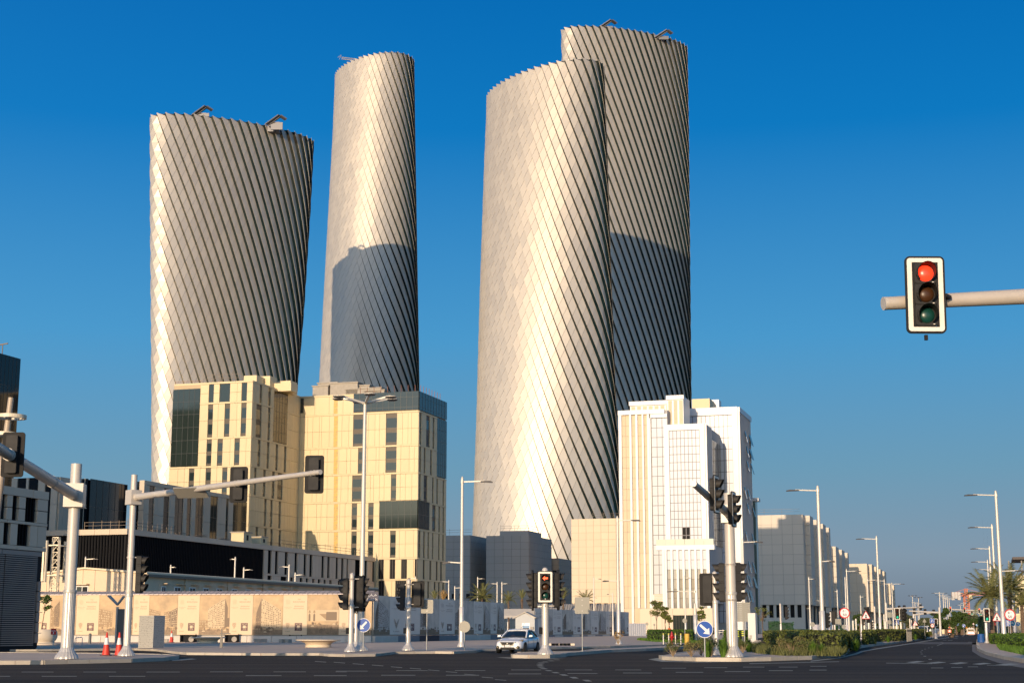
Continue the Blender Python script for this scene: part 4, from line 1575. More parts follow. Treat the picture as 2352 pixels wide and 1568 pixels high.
# left wing with pilasters
cuts = [1424, 1431, 1450, 1456, 1464, 1469, 1478, 1483, 1490, 1494]
xsx = [wb.fx(yW1, c, 1150) for c in (1424, 1431, 1449, 1454, 1463, 1468, 1478, 1482, 1490, 1495)]
for i in range(0, 9, 2):
    wb.put(FR, ('f', yW1), xsx[i], xsx[i + 1], zB1 if i > 2 else 0, zT1 - 1.2, 0, .75)
BL = wb.pool('blind_panel', M_blind)
for i in range(1, 9, 2):
    for j in range(18):
        z0_, z1_ = zB1 + (zT1 - 1.2 - zB1) * j / 18, zB1 + (zT1 - 1.2 - zB1) * (j + 1) / 18
        nn = 2 if i == 1 else 1
        for k in range(nn):
            a, c = xsx[i] + (xsx[i + 1] - xsx[i]) * k / nn, xsx[i] + (xsx[i + 1] - xsx[i]) * (k + 1) / nn
            wb.put(BL, ('f', yW1), a + .03, c - .03, z0_ + .04, z1_ - .04, 0, .15)
wb.put(FR, ('f', yW1), xsx[0] - .1, xR2, zT1 - 1.18, zT1, 0, .9)
zlow = wb.fz(yW1, 1480, 1440)
wb.put(BL, ('f', yW1), xsx[1], xsx[9] - .1, 0, zB1 - .05, .05, .3)
# recessed glass bay between
curtain(wb, ('f', yW1), xsx[9] + .5, xL3 - .02, wb.fz(yW1, 1510, 1366) + .1, zT1 - 2.3, 3, 18, gm_=M_wglass, mm=M_wmull, mw=.16, d=.16, name='glazed_panel')
wb.put(FR, ('f', yW1), xsx[9] + .02, xsx[9] + .35, 0, zT1 - 2.25, 0.02, .6)
wb.put(FR, ('f', yW1), xsx[9] + .35, xL3, zT1 - 2.2, zT1 - 1.2, 0, .6)
wb.put(FR, ('f', yW1), xsx[9] + .1, xL3, zc0 - 1, wb.fz(yW1, 1510, 1366), 0, .7)
LS = wb.pool('grille_slat', M_bclad)
for j in range(8):
    z = wb.fz(yW1, 1510, 1392) + j * .42
    wb.put(LS, ('f', yW1), xsx[9] + .5, xL3 - .3, z, z + .2, .7, .95)
# set-back upper storeys
yU = 12.0
for (pa, pb_, pt_, pbt, ns_) in [(1447, 1541, 922.5, 945, 7), (1539, 1576, 914.5, 975, 3)]:
    xa_, xb_ = wb.fx(yU, pa, 930), wb.fx(yU, pb_, 930)
    zA_, zB_ = wb.fz(yU, (pa + pb_) / 2, pt_), wb.fz(yU, pb_, pbt) - 2
    if ns_ == 3:
        yy = yU - 4
    else:
        yy = yU
    MB().box(xa_, xb_, yy, yy + 9, zB_, zA_).build('penthouse', M_white, wb.t)
    for i in range(ns_):
        a = xa_ + (xb_ - xa_) * (i + .22) / ns_
        c = xa_ + (xb_ - xa_) * (i + .88) / ns_
        for k in range(1 if ns_ == 7 else 3):
            hh_ = (zA_ - zB_ - 1.4) / (1 if ns_ == 7 else 3)
            BL.box(a, c, yy - .1, yy, zB_ + .3 + k * hh_, zB_ + .25 + (k + 1) * hh_)
    FR.box(xa_ - .2, xb_ + .2, yy - .5, yy - .02, zA_ - .9, zA_ + .2)
# rear right glass tower
xL4 = wb.fx(yW4, 1582, 1000)
curtain(wb, ('f', yW4), xL4, xR4 - 1.5, 3, zT4 - 2.2, 10, 18, gm_=M_wglass, mm=M_wmull, mw=.16, name='glazed_panel')
FR.box(xR4 - 1.5, xR4 + .02, yW4 - .55, yW4 - .02, 0, zT4)
FR.box(xL4, xR4 - 1.52, yW4 - .55, yW4 - .02, zT4 - 2.1, zT4)
MB().box(wb.fx(yW4 + 4, 1589, 920), wb.fx(yW4 + 4, 1630, 920), yW4 + 4, yW4 + 12, zT4 - 1, wb.fz(yW4 + 4, 1610, 915.5)).build('plant_room', M_cream, wb.t)
MB().box(wb.fx(yW4 + 4, 1612, 920), wb.fx(yW4 + 4, 1639, 920), yW4 + 13, yW4 + 17, zT4 - 1, wb.fz(yW4 + 13, 1630, 918)).build('plant_room', M_white, wb.t)
# its shaded side: fins, panes and tilted open vents
ny_ = 11
for i in range(ny_):
    y0_, y1_ = yW4 + (yE4 - yW4) * i / ny_, yW4 + (yE4 - yW4) * (i + 1) / ny_
    for j in range(15):
        h = (zT4 - 1.5) / 15
        wb.put(wb.pool('side_pane', M_glass), ('s', xR4), y0_ + .12, y1_ - .12, j * h + .06, (j + 1) * h - .06, .0, .1)
    wb.put(wb.pool('side_fin', M_white), ('s', xR4), y0_ - .08, y0_ + .12, 0, zT4 - .1, .02, .55)
wb.put(FR, ('s', xR4), yW4, yE4, zT4 - 1.4, zT4, .56, .62)
rv = random.Random(3)
M_vent = mat('vent_glass', (.10, .105, .11), .15, spec=.8)
for j in (2, 3, 4, 6, 8, 9, 11, 12, 13):
    for i in (2, 4, 5, 8, 9):
        if rv.random() < .55:
            h = (zT4 - 1.5) / 15
            y0_ = yW4 + (yE4 - yW4) * i / ny_ + .2
            y1_ = y0_ + (yE4 - yW4) / ny_ - .4
            zt2 = (j + 1) * h - .1
            me = MB().add([(0, 0, 0), (0, y1_ - y0_, 0), (.8, y1_ - y0_, -h * .8), (.8, 0, -h * .8), (.08, 0, 0), (.08, y1_ - y0_, 0), (.88, y1_ - y0_, -h * .8), (.88, 0, -h * .8)],
                          [(0, 1, 2, 3), (7, 6, 5, 4), (0, 4, 5, 1), (1, 5, 6, 2), (2, 6, 7, 3), (3, 7, 4, 0)]).mesh('open_vent', M_vent)
            link('open_vent', me, wb.t, loc=(xR4 + .5, y0_, zt2))
# greenish lower annex behind
MB().box(xR4 + .2, xR4 + 1.0, yE4 + .1, yE4 + 4, 0, wb.fz(yE4, 1725, 1150)).build('annex', mat('green_glass', (.10, .16, .15), .12, spec=.8), wb.t)
MB().box(xR4 + .2, xR4 + 1.9, yE4, yE4 + 4, wb.fz(yE4, 1725, 1150), wb.fz(yE4, 1725, 1143)).build('annex_roof', M_white, wb.t)
wb.flush()
railing('ground_fence', 'low picket fence of light steel in front of the white building', wl(wb, xp0 - 8, -14, 0),
        [wl(wb, xp0 - 12, -14, 0), wl(wb, xd1 + 12, -14, 0)], 1.1, .9, M_gal, 'fence', .07)

# ---------------- right-hand row of warehouses
M_gw = mat('warehouse_panel', (.62, .54, .43), .6, var=.03, scale=.12)
per_object_variation(M_gw, .03)
def warehouse(label, org, Y, top, left, sidepx, sidetop, bot, m, gapm, fins, group='panelled blocks along the boulevard'):
    p = at(org, top, Y)
    b = Bld('panelled_building', label, (p.x, p.y), group=group)
    zt_ = b.fz(0, org, top)
    zb0 = b.fz(0, org, bot)
    xl_ = b.fx(0, left, top)
    ye = b.sy(0, sidepx, sidetop)
    MB().box(xl_, -.02, .02, ye, zb0, zt_ - .1).build('wall', gapm, b.t)
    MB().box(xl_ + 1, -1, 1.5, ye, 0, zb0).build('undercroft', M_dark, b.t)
    P = b.pool('cladding_panel', m)
    pw, ph = Y / 3526 * 24, Y / 3526 * 23
    nz = max(2, round((zt_ - zb0) / ph))
    nx = max(1, round(-xl_ / pw))
    g_ = .05 * Y / 350
    for i in range(nx):
        for j in range(nz):
            b.put(P, ('f', 0), xl_ - xl_ * i / nx + g_ / 2, xl_ - xl_ * (i + 1) / nx - g_ / 2, zb0 + (zt_ - zb0) * j / nz + g_ / 2, zb0 + (zt_ - zb0) * (j + 1) / nz - g_ / 2, 0, .12)
    ny = max(1, round(ye / (pw * 1.6)))
    for i in range(ny):
        # every third bay of the side steps out, as on the street front
        out = 1.8 if i % 4 in (1, 2) else 0
        for j in range(nz):
            b.put(P, ('s', 0), ye * i / ny + g_ / 2, ye * (i + 1) / ny - g_ / 2, zb0 + (zt_ - zb0) * j / nz + g_ / 2, zb0 + (zt_ - zb0) * (j + 1) / nz - g_ / 2, .0, .12 + out)
    for i in range(9):
        x = xl_ + 1 + i * (-xl_ - 2.5) / 8
        piece('column', m, b.t, x, x + 1.0, .3, 1.2, 0, zb0)
    for i in range(max(4, int(ye / 12))):
        y = .6 + i * (ye - 2) / max(4, int(ye / 12))
        piece('column', m, b.t, -1.2, -.3, y, y + .9, 0, zb0)
    low = piece('street_wall', m, b.t, xl_, -.4, -.3, 0.0, 0, zb0 * .55)
    b.flush()
    return b, zt_, xl_, ye, zb0
ba = warehouse('large grey panelled block beside the white tower, stepped shadow across its top', 1843, 555, 1180.5, 1700, 1896, 1222, 1388, M_gw, M_pgap, 0)
bb = warehouse('second grey block of the boulevard row, behind the large one', 1906, 740, 1252, 1860, 1941, 1277, 1394, M_gw, M_pgap, 0)
bc = warehouse('sunlit cream block of the boulevard row, farther and lower', 1991, 850, 1293.5, 1941, 2028, 1315, 1404, M_bclad, M_bgap, 0)
bd_ = warehouse('farthest small block of the boulevard row', 2036, 1080, 1338, 2028, 2049, 1345, 1412, M_bclad, M_bgap, 0)
railing('guard_rail', 'scaffold rail on the roof of the large grey panelled block', wl(ba[0], ba[2], .5, ba[1]),
        [wl(ba[0], ba[2] * .9, .5, ba[1]), wl(ba[0], -1, .5, ba[1])], 2.0, 6)

# beige house at the right edge
p = at(2352, 1300, 190.0)
hb = Bld('apartment_building', 'cream block with a dark flat roof canopy, cut by the right edge', (at(2341, 1300, 190.0).x + 7.5, 190.0 - 2.0))
zh = hb.fz(0, 2345, 1279)
x_l = hb.fx(0, 2335, 1330)
M_hs = mat('cream_render', (.74, .62, .38), .6, var=.05, scale=.3)
MB().box(x_l + .1, 9, 0, 9, 0, zh - 2.2).build('wall', M_hs, hb.t)
MB().box(x_l + 2.4, 9, .4, 9, zh - 2.2, zh - .5).build('top_storey', M_hs, hb.t)
MB().box(x_l - .35, 10, -1.2, 10, zh - .3, zh).build('roof_canopy', mat('dark_canopy', (.06, .045, .04), .6), hb.t)
for k in range(4):
    MB().box(x_l - .3, x_l + .1, .5, 3.5, zh - 6 - 3.2 * k, zh - 3.6 - 3.2 * k).build('balcony', M_hs, hb.t)
    MB().box(x_l + .3, x_l + 1.0, -.05, 0, zh - 5.5 - 3.2 * k, zh - 3.8 - 3.2 * k).build('window', M_glass_d, hb.t)
for k in range(3):
    piece('post', M_wframe, hb.t, x_l - .9 + k * 1.5, x_l - .75 + k * 1.5, -1, -.85, zh - 2.2, zh - .45)

# unseen block added outside the left edge to cast shade on the left blocks
shade_block = Bld('office_building', 'unseen grey block added outside the left picture edge to cast shade', (-93, 196))
MB().box(-52, 0, 0, 16, 0, 38).build('wall', M_gpan, shade_block.t)
for r in range(9):
    for k in range(10):
        piece('window', M_glass_d, shade_block.t, -50 + k * 5, -47 + k * 5, -.05, 0, 3 + r * 3.8, 5.2 + r * 3.8)

# ================================================================ STREET FURNITURE
TXT = {}
def text_me(s, m, size=1.0, width=None, bold=0.0, sp=1.0):
    key = (s, m.name, size, width, bold, sp)
    if key in TXT:
        return TXT[key]
    me = GLYPHS[(s, bold, sp)].copy()
    xs = [v.co.x for v in me.vertices]
    ys = [v.co.y for v in me.vertices]
    hx, hy = max(xs) - min(xs), max(ys) - min(ys)
    k = size / hy
    kx = k if width is None else width / hx
    cx_, cy_ = (max(xs) + min(xs)) / 2, (max(ys) + min(ys)) / 2
    for v in me.vertices:
        v.co = ((v.co.x - cx_) * kx, 0, (v.co.y - cy_) * k)
    me.materials.clear()
    me.materials.append(m)
    me.name = 'lettering'
    TXT[key] = me
    return me

def text(s, m, parent, loc, size, width=None, rot=None, bold=0.0, sp=1.0, name='lettering'):
    o = link(name, text_me(s, m, size, width, bold, sp), parent, loc=loc)
    if rot:
        o.rotation_euler = rot
    return o

# ---------------- printed site hoarding
P_base = mat('print_cream', (.68, .50, .31), .55, var=.06, scale=.6)
P_mid = mat('print_sepia_mid', (.30, .19, .09), .55)
P_dark = mat('print_sepia_dark', (.17, .11, .06), .55)
P_light = mat('print_sepia_light', (.54, .40, .23), .55)
P_ink = mat('print_brown_ink', (.30, .20, .12), .55)
P_logo = mat('print_maroon', (.085, .03, .035), .55)
P_sky = mat('print_sepia_sky', (.52, .35, .18), .55, var=.38, scale=.55)
P_ground = mat('print_ground', (.27, .18, .10), .55, var=.4, scale=2.5)

def hoarding_art(mb, kind, x0, x1, z0, z1, rg, y=-.045):
    """one printed architectural view, as flat shapes in layers"""
    W, H = x1 - x0, z1 - z0
    X = lambda u: x0 + u * W
    Z = lambda v: z0 + v * H
    def q(pts, mi, lay):
        mb.cur = mi
        yy = y - .002 * lay
        mb.add([(X(a), yy, Z(b)) for a, b in pts], [tuple(range(len(pts)))])
    def facade(p00, p10, p11, p01, nx, nz, body, wn, prob=.7, lay=2):
        q([p00, p10, p11, p01], body, lay)
        for i in range(nx):
            for j in range(nz):
                if rg.random() > prob:
                    continue
                def pt_(u, v):
                    a = (p00[0] + (p10[0] - p00[0]) * u, p00[1] + (p10[1] - p00[1]) * u)
                    b = (p01[0] + (p11[0] - p01[0]) * u, p01[1] + (p11[1] - p01[1]) * u)
                    return (a[0] + (b[0] - a[0]) * v, a[1] + (b[1] - a[1]) * v)
                u0_, u1_ = (i + .2) / nx, (i + .2 + rg.uniform(.3, .6)) / nx
                v0_, v1_ = (j + .15) / nz, (j + .75) / nz
                q([pt_(u0_, v0_), pt_(u1_, v0_), pt_(u1_, v1_), pt_(u0_, v1_)], wn, lay + 1)
    # materials: 0 sky 1 light 2 mid 3 dark 4 ground
    q([(0, 0), (1, 0), (1, 1), (0, 1)], 0, 0)
    if kind == 'cubes':
        facade((0, .2), (.40, .2), (.40, .58), (0, .66), 8, 7, 2, 1, .8)
        facade((.52, .2), (.72, .2), (.72, .60), (.52, .56), 4, 7, 2, 1, .8)
        facade((.72, .2), (1, .2), (1, .68), (.72, .58), 6, 8, 3, 1, .8)
    elif kind == 'tower_left':
        facade((.02, .2), (.36, .2), (.36, .72), (.02, .62), 6, 9, 2, 1, .6)
        facade((.14, .24), (.34, .2), (.34, .86), (.14, .70), 5, 10, 3, 2, .7, 4)
    elif kind == 'tower_right':
        facade((.28, .16), (.84, .16), (.84, .92), (.28, .66), 12, 13, 1, 3, .75)
        q([(.84, .16), (.94, .2), (.94, .68), (.84, .92)], 3, 4)
        facade((0, .18), (.28, .18), (.28, .36), (0, .36), 6, 3, 2, 1, .7)
        q([(.84, .2), (1, .2), (1, .42), (.84, .42)], 3, 5)
    elif kind == 'tower_mid':
        facade((.28, .16), (.95, .16), (.95, .62), (.28, .92), 12, 12, 1, 3, .75)
        q([(.1, .16), (.28, .16), (.28, .92), (.12, .55)], 3, 4)
        facade((.1, .16), (.28, .16), (.28, .5), (.1, .46), 3, 5, 3, 2, .7, 5)
    else:
        q([(.0, .34), (1, .34), (1, .62), (.0, .62)], 1, 1)
        for cx_ in (.07, .22):
            q([(cx_ - .03, .34), (cx_ + .03, .34), (cx_ + .03, .5), (cx_, .54), (cx_ - .03, .5)], 3, 3)
            q([(cx_ - .035, .55), (cx_ + .035, .55), (cx_ + .02, .61), (cx_ - .02, .61)], 2, 3)
        q([(.38, .52), (.62, .36), (.93, .36), (.93, .52)], 2, 3)
        n = 10
        q([(.6 + .17 * (1 - cos(pi * i / n)) , .42 + (.14 if i % 1 == 0 else 0) + .02 * sin(pi * i / n)) for i in range(n + 1)] + [(.94, .36), (.6, .36)], 3, 4)
        q([(.6, .57), (.94, .57), (.94, .60), (.6, .60)], 1, 5)
    # ground, trees, people, cars
    g = .12 if kind != 'pavilion' else .25
    q([(0, 0), (1, 0), (1, g), (0, g + .01)], 4, 6)
    for i in range(9):
        cx_ = rg.uniform(.02, .98)
        cz = rg.uniform(g, g + .06)
        r_ = rg.uniform(.02, .06)
        n = 7
        q([(cx_ + r_ * rg.uniform(.7, 1.2) * cos(2 * pi * i2 / n), cz + r_ * .8 * rg.uniform(.6, 1.1) * sin(2 * pi * i2 / n)) for i2 in range(n)], 3 if i % 2 else 2, 7 + i % 3)
    for i in range(8):
        cx_ = rg.uniform(.05, .95)
        h_ = rg.uniform(.05, .1)
        zb_ = rg.uniform(.03, g)
        q([(cx_ - .007, zb_), (cx_ + .007, zb_), (cx_ + .011, zb_ + h_ * .7), (cx_, zb_ + h_), (cx_ - .011, zb_ + h_ * .7)], 3, 10)
    for i in range(4):
        cx_ = rg.uniform(.1, .9)
        zb_ = rg.uniform(.05, g)
        q([(cx_ - .05, zb_), (cx_ + .05, zb_), (cx_ + .048, zb_ + .02), (cx_ + .02, zb_ + .036), (cx_ - .025, zb_ + .036), (cx_ - .05, zb_ + .02)], 1 if i % 2 else 3, 11)

def leaf_logo(mb, cx_, cz, w_, h_, y=-.05, bars=7):
    """leaf of stacked chevrons"""
    for i in range(bars):
        f = (i + .5) / bars
        hw = w_ / 2 * sin(pi * min(1, .12 + .95 * (1 - f))) ** .8
        zb_ = cz - h_ / 2 + f * h_ * .82
        t_ = h_ / bars * .38
        rise = hw * .9
        mb.add([(cx_, y, zb_), (cx_ + hw, y, zb_ + rise), (cx_ + hw, y, zb_ + rise + t_), (cx_, y, zb_ + t_)], [(0, 1, 2, 3)])
        mb.add([(cx_, y, zb_), (cx_, y, zb_ + t_), (cx_ - hw, y, zb_ + rise + t_), (cx_ - hw, y, zb_ + rise)], [(0, 1, 2, 3)])
    mb.add([(cx_ - w_ * .06, y, cz + h_ * .34), (cx_ + w_ * .06, y, cz + h_ * .34), (cx_, y, cz + h_ / 2)], [(0, 1, 2)])

def text_panel(par, x0, x1, z0, z1, detail=True):
    W, H = x1 - x0, z1 - z0
    o = MB().box(x0 + .01, x1 - .01, -.04, 0, z0, z1).build('text_panel', P_base, par)
    X = lambda u: x0 + u * W
    Z = lambda v: z0 + v * H
    y = -.048
    lg = MB()
    leaf_logo(lg, X(.21), Z(.215), W * .17, H * .19)
    lg.build('leaf_emblem', P_ink, o)
    text('Lusail', P_ink, o, (X(.21), y, Z(.09)), H * .032, W * .19)
    em = MB()
    a, c, b0_, b1_ = X(.50), X(.80), Z(.10), Z(.295)
    u_, v_ = (c - a), (b1_ - b0_)
    for r_ in ((a, c, b0_, b0_ + v_ * .32), (a, c, b1_ - v_ * .32, b1_), (a, a + u_ * .3, b0_ + v_ * .32, b1_ - v_ * .32), (c - u_ * .3, c, b0_ + v_ * .32, b1_ - v_ * .32)):
        em.add([(r_[0], y, r_[2]), (r_[1], y, r_[2]), (r_[1], y, r_[3]), (r_[0], y, r_[3])], [(0, 1, 2, 3)])
    em.build('square_emblem', P_logo, o)
    text('THE', P_ink, o, (X(.655), y, Z(.885)), H * .026, W * .12)
    text('BOULEVARD', P_ink, o, (X(.655), y, Z(.825)), H * .036, W * .47, bold=.01, sp=1.2)
    if detail:
        ym = y - .004
        text('QATARI', P_base, o, (X(.65), ym, b1_ - v_ * .16), v_ * .17, u_ * .8)
        text('DIAR', P_base, o, (c - u_ * .15, ym, (b0_ + b1_) / 2), u_ * .16, v_ * .34, rot=(0, pi / 2, 0))
        text('\uFEAE\uFEC4\uFED7', P_base, o, (X(.65), ym, b0_ + v_ * .16), v_ * .2, u_ * .6)
        text('\uFEAD\uFE8E\uFEF3\uFEA9', P_base, o, (a + u_ * .15, ym, (b0_ + b1_) / 2), u_ * .18, v_ * .34, rot=(0, -pi / 2, 0))
    text('distinctive', P_ink, o, (X(.655), y, Z(.715)), H * .034, W * .38)
    text('destination', P_ink, o, (X(.645), y, Z(.66)), H * .032, W * .42)
    text('DOWNTOWN', P_ink, o, (X(.21), y, Z(.69)), H * .016, W * .30, sp=1.5)
    text('LUSAIL', P_ink, o, (X(.21), y, Z(.66)), H * .016, W * .19, sp=1.5)
    st = MB()
    for i in range(8):
        xx = X(.12) + W * .022 * i
        hh = H * (.065 if i in (0, 7) else .08 + .004 * (i % 3))
        st.add([(xx, y, Z(.825) - hh * .7), (xx + W * .006, y, Z(.825) - hh * .7), (xx + W * .006, y, Z(.825) + hh * .7), (xx, y, Z(.825) + hh * .7)], [(0, 1, 2, 3)])
    st.build('striped_emblem', P_light, o)
    return o

def hoarding(label, p0, p1, cuts, kinds, z0, z1, plinth, coping, seed, pieces_plinth=8):
    """cuts are fractions along the wall; kinds 'T' text or a picture kind"""
    p0, p1 = Vector((*p0, 0)), Vector((*p1, 0))
    d = p1 - p0
    L = d.length
    t = thing('site_hoarding', label, 'hoarding', p0, atan2(d.y, d.x), 'printed hoardings round the site')
    rg = random.Random(seed)
    MB().box(0, L, .0, .12, z0 - .1, z1).build('backing', mat('hoarding_backing', (.30, .27, .22), .8), t)
    for i, k in enumerate(kinds):
        x0, x1 = cuts[i] * L, cuts[i + 1] * L
        if k == 'T':
            text_panel(t, x0, x1, z0, z1)
        else:
            o = MB().box(x0 + .01, x1 - .01, -.035, 0, z0, z1).build('picture_panel', P_sky, t)
            mb = MB()
            hoarding_art(mb, k, x0 + .02, x1 - .02, z0 + .01, z1 - .01, rg)
            mb.build('print', [P_sky, P_light, P_mid, P_dark, P_ground], o)
    # concrete base units
    for i in range(pieces_plinth):
        a, c = L * i / pieces_plinth, L * (i + 1) / pieces_plinth
        if plinth[i % len(plinth)] is None:
            continue
        piece('base_unit', plinth[i % len(plinth)], t, a + .02, c - .02, -.25, .3, 0, z0 - .12)
    if coping:
        cp = MB()
        n = int(L / .5)
        for i in range(n):
            a = L * i / n
            cp.add([(a, -.25, z1 + .02), (a + L / n * .9, -.25, z1 + .02), (a + L / n * .9 + .2, .5, z1 + .32), (a + .2, .5, z1 + .32),
                    (a, -.25, z1 + .09), (a + L / n * .9, -.25, z1 + .09), (a + L / n * .9 + .2, .5, z1 + .40), (a + .2, .5, z1 + .40)],
                   [(0, 3, 2, 1), (4, 5, 6, 7), (0, 1, 5, 4), (1, 2, 6, 5), (2, 3, 7, 6), (3, 0, 4, 7)])
        cp.build('roof_sheet', mat('corrugated_sheet', (.50, .42, .38), .5, .3, var=.3, scale=2), t, kind='stuff')
    return t

M_bar_w = mat('barrier_white', (.60, .54, .46), .8, var=.12, scale=.8)
M_bar_g = mat('barrier_grey', (.22, .22, .23), .8, var=.1, scale=.8)
M_bar_m = mat('barrier_maroon', (.055, .035, .04), .7)
bx_ = [72, 79, 117, 176, 228, 306, 343, 408, 458.7, 528, 581, 650, 706, 779, 832, 854.5]
kn = ['cubes', 'T', 'tower_left', 'T', 'cubes', 'T', 'cubes', 'T', 'tower_right', 'T', 'tower_mid', 'T', 'pavilion', 'T', 'tower_left']
h0 = at(72, 1400, 160.5)
h1 = at(854.5, 1400, 156.5)
ww = (h1 - h0)
cuts = []
for x in bx_:
    # where the ray through x meets the wall line
    k = (x - CX) / FPX * 1.0135
    s_ = (k * h0.y - h0.x) / (ww.x - k * ww.y)
    cuts.append(s_)
cuts = [(c - cuts[0]) / (cuts[-1] - cuts[0]) for c in cuts]
hoarding('long sunlit printed hoarding facing the crossing, sepia building pictures', (h0.x, h0.y), (h1.x, h1.y), cuts, kn, .85, 4.82,
         [M_bar_w, M_bar_w, M_bar_w, M_bar_w, M_bar_w, M_bar_w, M_bar_w], True, 4, 14)
# same designs, faded; the shaded walls' tone is put into these paler, greyer colours
P_base = mat('print_shaded_base', (.80, .70, .58), .55, var=.05, scale=.6)
P_sky = mat('print_shaded_sky', (.66, .57, .46), .55, var=.35, scale=.55)
P_light = mat('print_shaded_light', (.52, .46, .40), .55)
P_mid = mat('print_shaded_mid', (.27, .22, .18), .55)
e1 = at(1157, 1400, 203.0)
hoarding('shaded printed hoarding running back behind the centre lamp posts', (h1.x + .1, h1.y + .2), (e1.x, e1.y), [0, .10, .30, .44, .56, .72, .80, .87, .93, .965, 1.0][:9] + [1.0],
         ['tower_mid', 'T', 'tower_left', 'T', 'tower_left', 'T', 'tower_mid', 'T', 'tower_mid'], .85, 4.75, [M_bar_w, M_bar_g, M_bar_m, M_bar_g, M_bar_w, M_bar_w, M_bar_g], False, 9, 7)
e2 = at(1229, 1400, 258.0)
e3 = at(1443.6, 1400, 312.0)
hoarding('far shaded printed hoarding between the gatehouse and the white building', (e2.x, e2.y), (e3.x, e3.y), [0, .07, .16, .25, .36, .45, .55, .63, .72, .80, .88, .95, 1.0],
         ['T', 'tower_mid', 'T', 'tower_left', 'T', 'tower_left', 'T', 'tower_mid', 'T', 'tower_left', 'tower_mid', 'T'], .5, 4.75, [M_bar_w, M_bar_g], False, 12, 12)
# a few block remnants at the foot of the hoarding
for i, (x, y) in enumerate([(378, 1474), (592, 1474), (604, 1474), (650, 1475), (662, 1475)]):
    p = gr(x, y, .13)
    o = thing('concrete_block', ['single loose block left of the red cone behind the plaza', 'left of two small blocks under the hoarding middle', 'right of two small blocks under the hoarding middle',
                                 'dark block near the second saucer seat, left one', 'dark block near the second saucer seat, right one'][i], 'block', p, .3 * i)
    MB().box(-.35, .35, -.2, .2, 0, .34).build('block', M_conc, o)
# low openings with dark machinery below the hoarding
for i, (x0, x1) in enumerate([(419, 452), (521, 549), (668, 694)]):
    a, c = at(x0, 1470, 158.2), at(x1, 1470, 158.0)
    o = thing('counterweight_frame', ['dark open frame with counterweight behind the first saucer seat', 'dark open frame with round weight between the two saucer seats',
                                      'dark open frame behind the second saucer seat'][i], 'frame', ((a.x + c.x) / 2, 157.6, .13), 0, 'frames under the hoarding')
    w2 = (c.x - a.x) / 2
    MB().box(-w2, w2, .05, .12, 0, .78).build('opening', M_dark, o)
    MB().box(-w2, w2, -.35, 0, .72, .84).build('lintel', M_prefab, o)
    for s in (-1, 1):
        MB().box(s * w2 - .07, s * w2 + .07, -.3, 0, 0, .72).build('leg', M_blackm, o)
    MB().tube((w2 * .4, -.25, .28), (w2 * .4, 0, .28), .27, n=12).build('weight', M_conc, o)

# ---------------- signal heads
M_vis = mat('visor_black', (.026, .022, .017), .65, var=.3, scale=4)
M_bwhite = mat('reflective_white_border', (.80, .74, .62), .5)
M_red_on = mat('red_lens_lit', (.6, .02, .01), .3, emit=(1.0, .035, .01), estr=2.2)
M_red_off = mat('red_lens', (.05, .008, .006), .35, spec=.3)
M_amb_off = mat('amber_lens', (.055, .022, .008), .35, spec=.3)
M_grn_off = mat('green_lens', (.006, .05, .04), .3, spec=.4)
M_grn_on = mat('green_lens_lit', (.01, .3, .18), .3, emit=(.02, .55, .32), estr=.8)
M_arr_on = mat('red_arrow_lit', (.9, .1, .03), .3, emit=(1.0, .08, .02), estr=2.2)
M_back = mat('backboard_brown', (.006, .005, .004), .75, var=.25, scale=2)

def rrect(w_, h_, r, n=5):
    pts = []
    for cx_, cz, a0_ in ((w_ / 2 - r, h_ / 2 - r, 0), (-w_ / 2 + r, h_ / 2 - r, pi / 2), (-w_ / 2 + r, -h_ / 2 + r, pi), (w_ / 2 - r, -h_ / 2 + r, 3 * pi / 2)):
        for i in range(n + 1):
            a = a0_ + pi / 2 * i / n
            pts.append((cx_ + r * cos(a), cz + r * sin(a)))
    return pts

def ring_plate(mb, outer, inner, y0, y1):
    n = len(outer)
    vs = [(p[0], y0, p[1]) for p in outer] + [(p[0], y0, p[1]) for p in inner] + [(p[0], y1, p[1]) for p in outer] + [(p[0], y1, p[1]) for p in inner]
    fs = []
    for i in range(n):
        j = (i + 1) % n
        fs += [(i, i + n, j + n, j), (i + 2 * n, j + 2 * n, j + 3 * n, i + 3 * n), (i, j, j + 2 * n, i + 2 * n), (i + n, i + 3 * n, j + 3 * n, j + n)]
    mb.add(vs, fs)

def visor(r, L):
    mb = MB()
    n = 18
    a0_, a1_ = radians(-50), radians(230)
    for rr, flip in ((r, 0), (r - .012, 1)):
        o = len(mb.v)
        vs = []
        for i in range(n + 1):
            a = a0_ + (a1_ - a0_) * i / n
            # cut back towards the open underside
            ln = L * (.35 + .65 * max(0, sin(a) * .5 + .5))
            vs += [(rr * cos(a), 0, rr * sin(a)), (rr * cos(a), -ln, rr * sin(a))]
        fs = [(2 * i, 2 * i + 1, 2 * i + 3, 2 * i + 2) if not flip else (2 * i, 2 * i + 2, 2 * i + 3, 2 * i + 1) for i in range(n)]
        mb.add(vs, fs)
    return mb

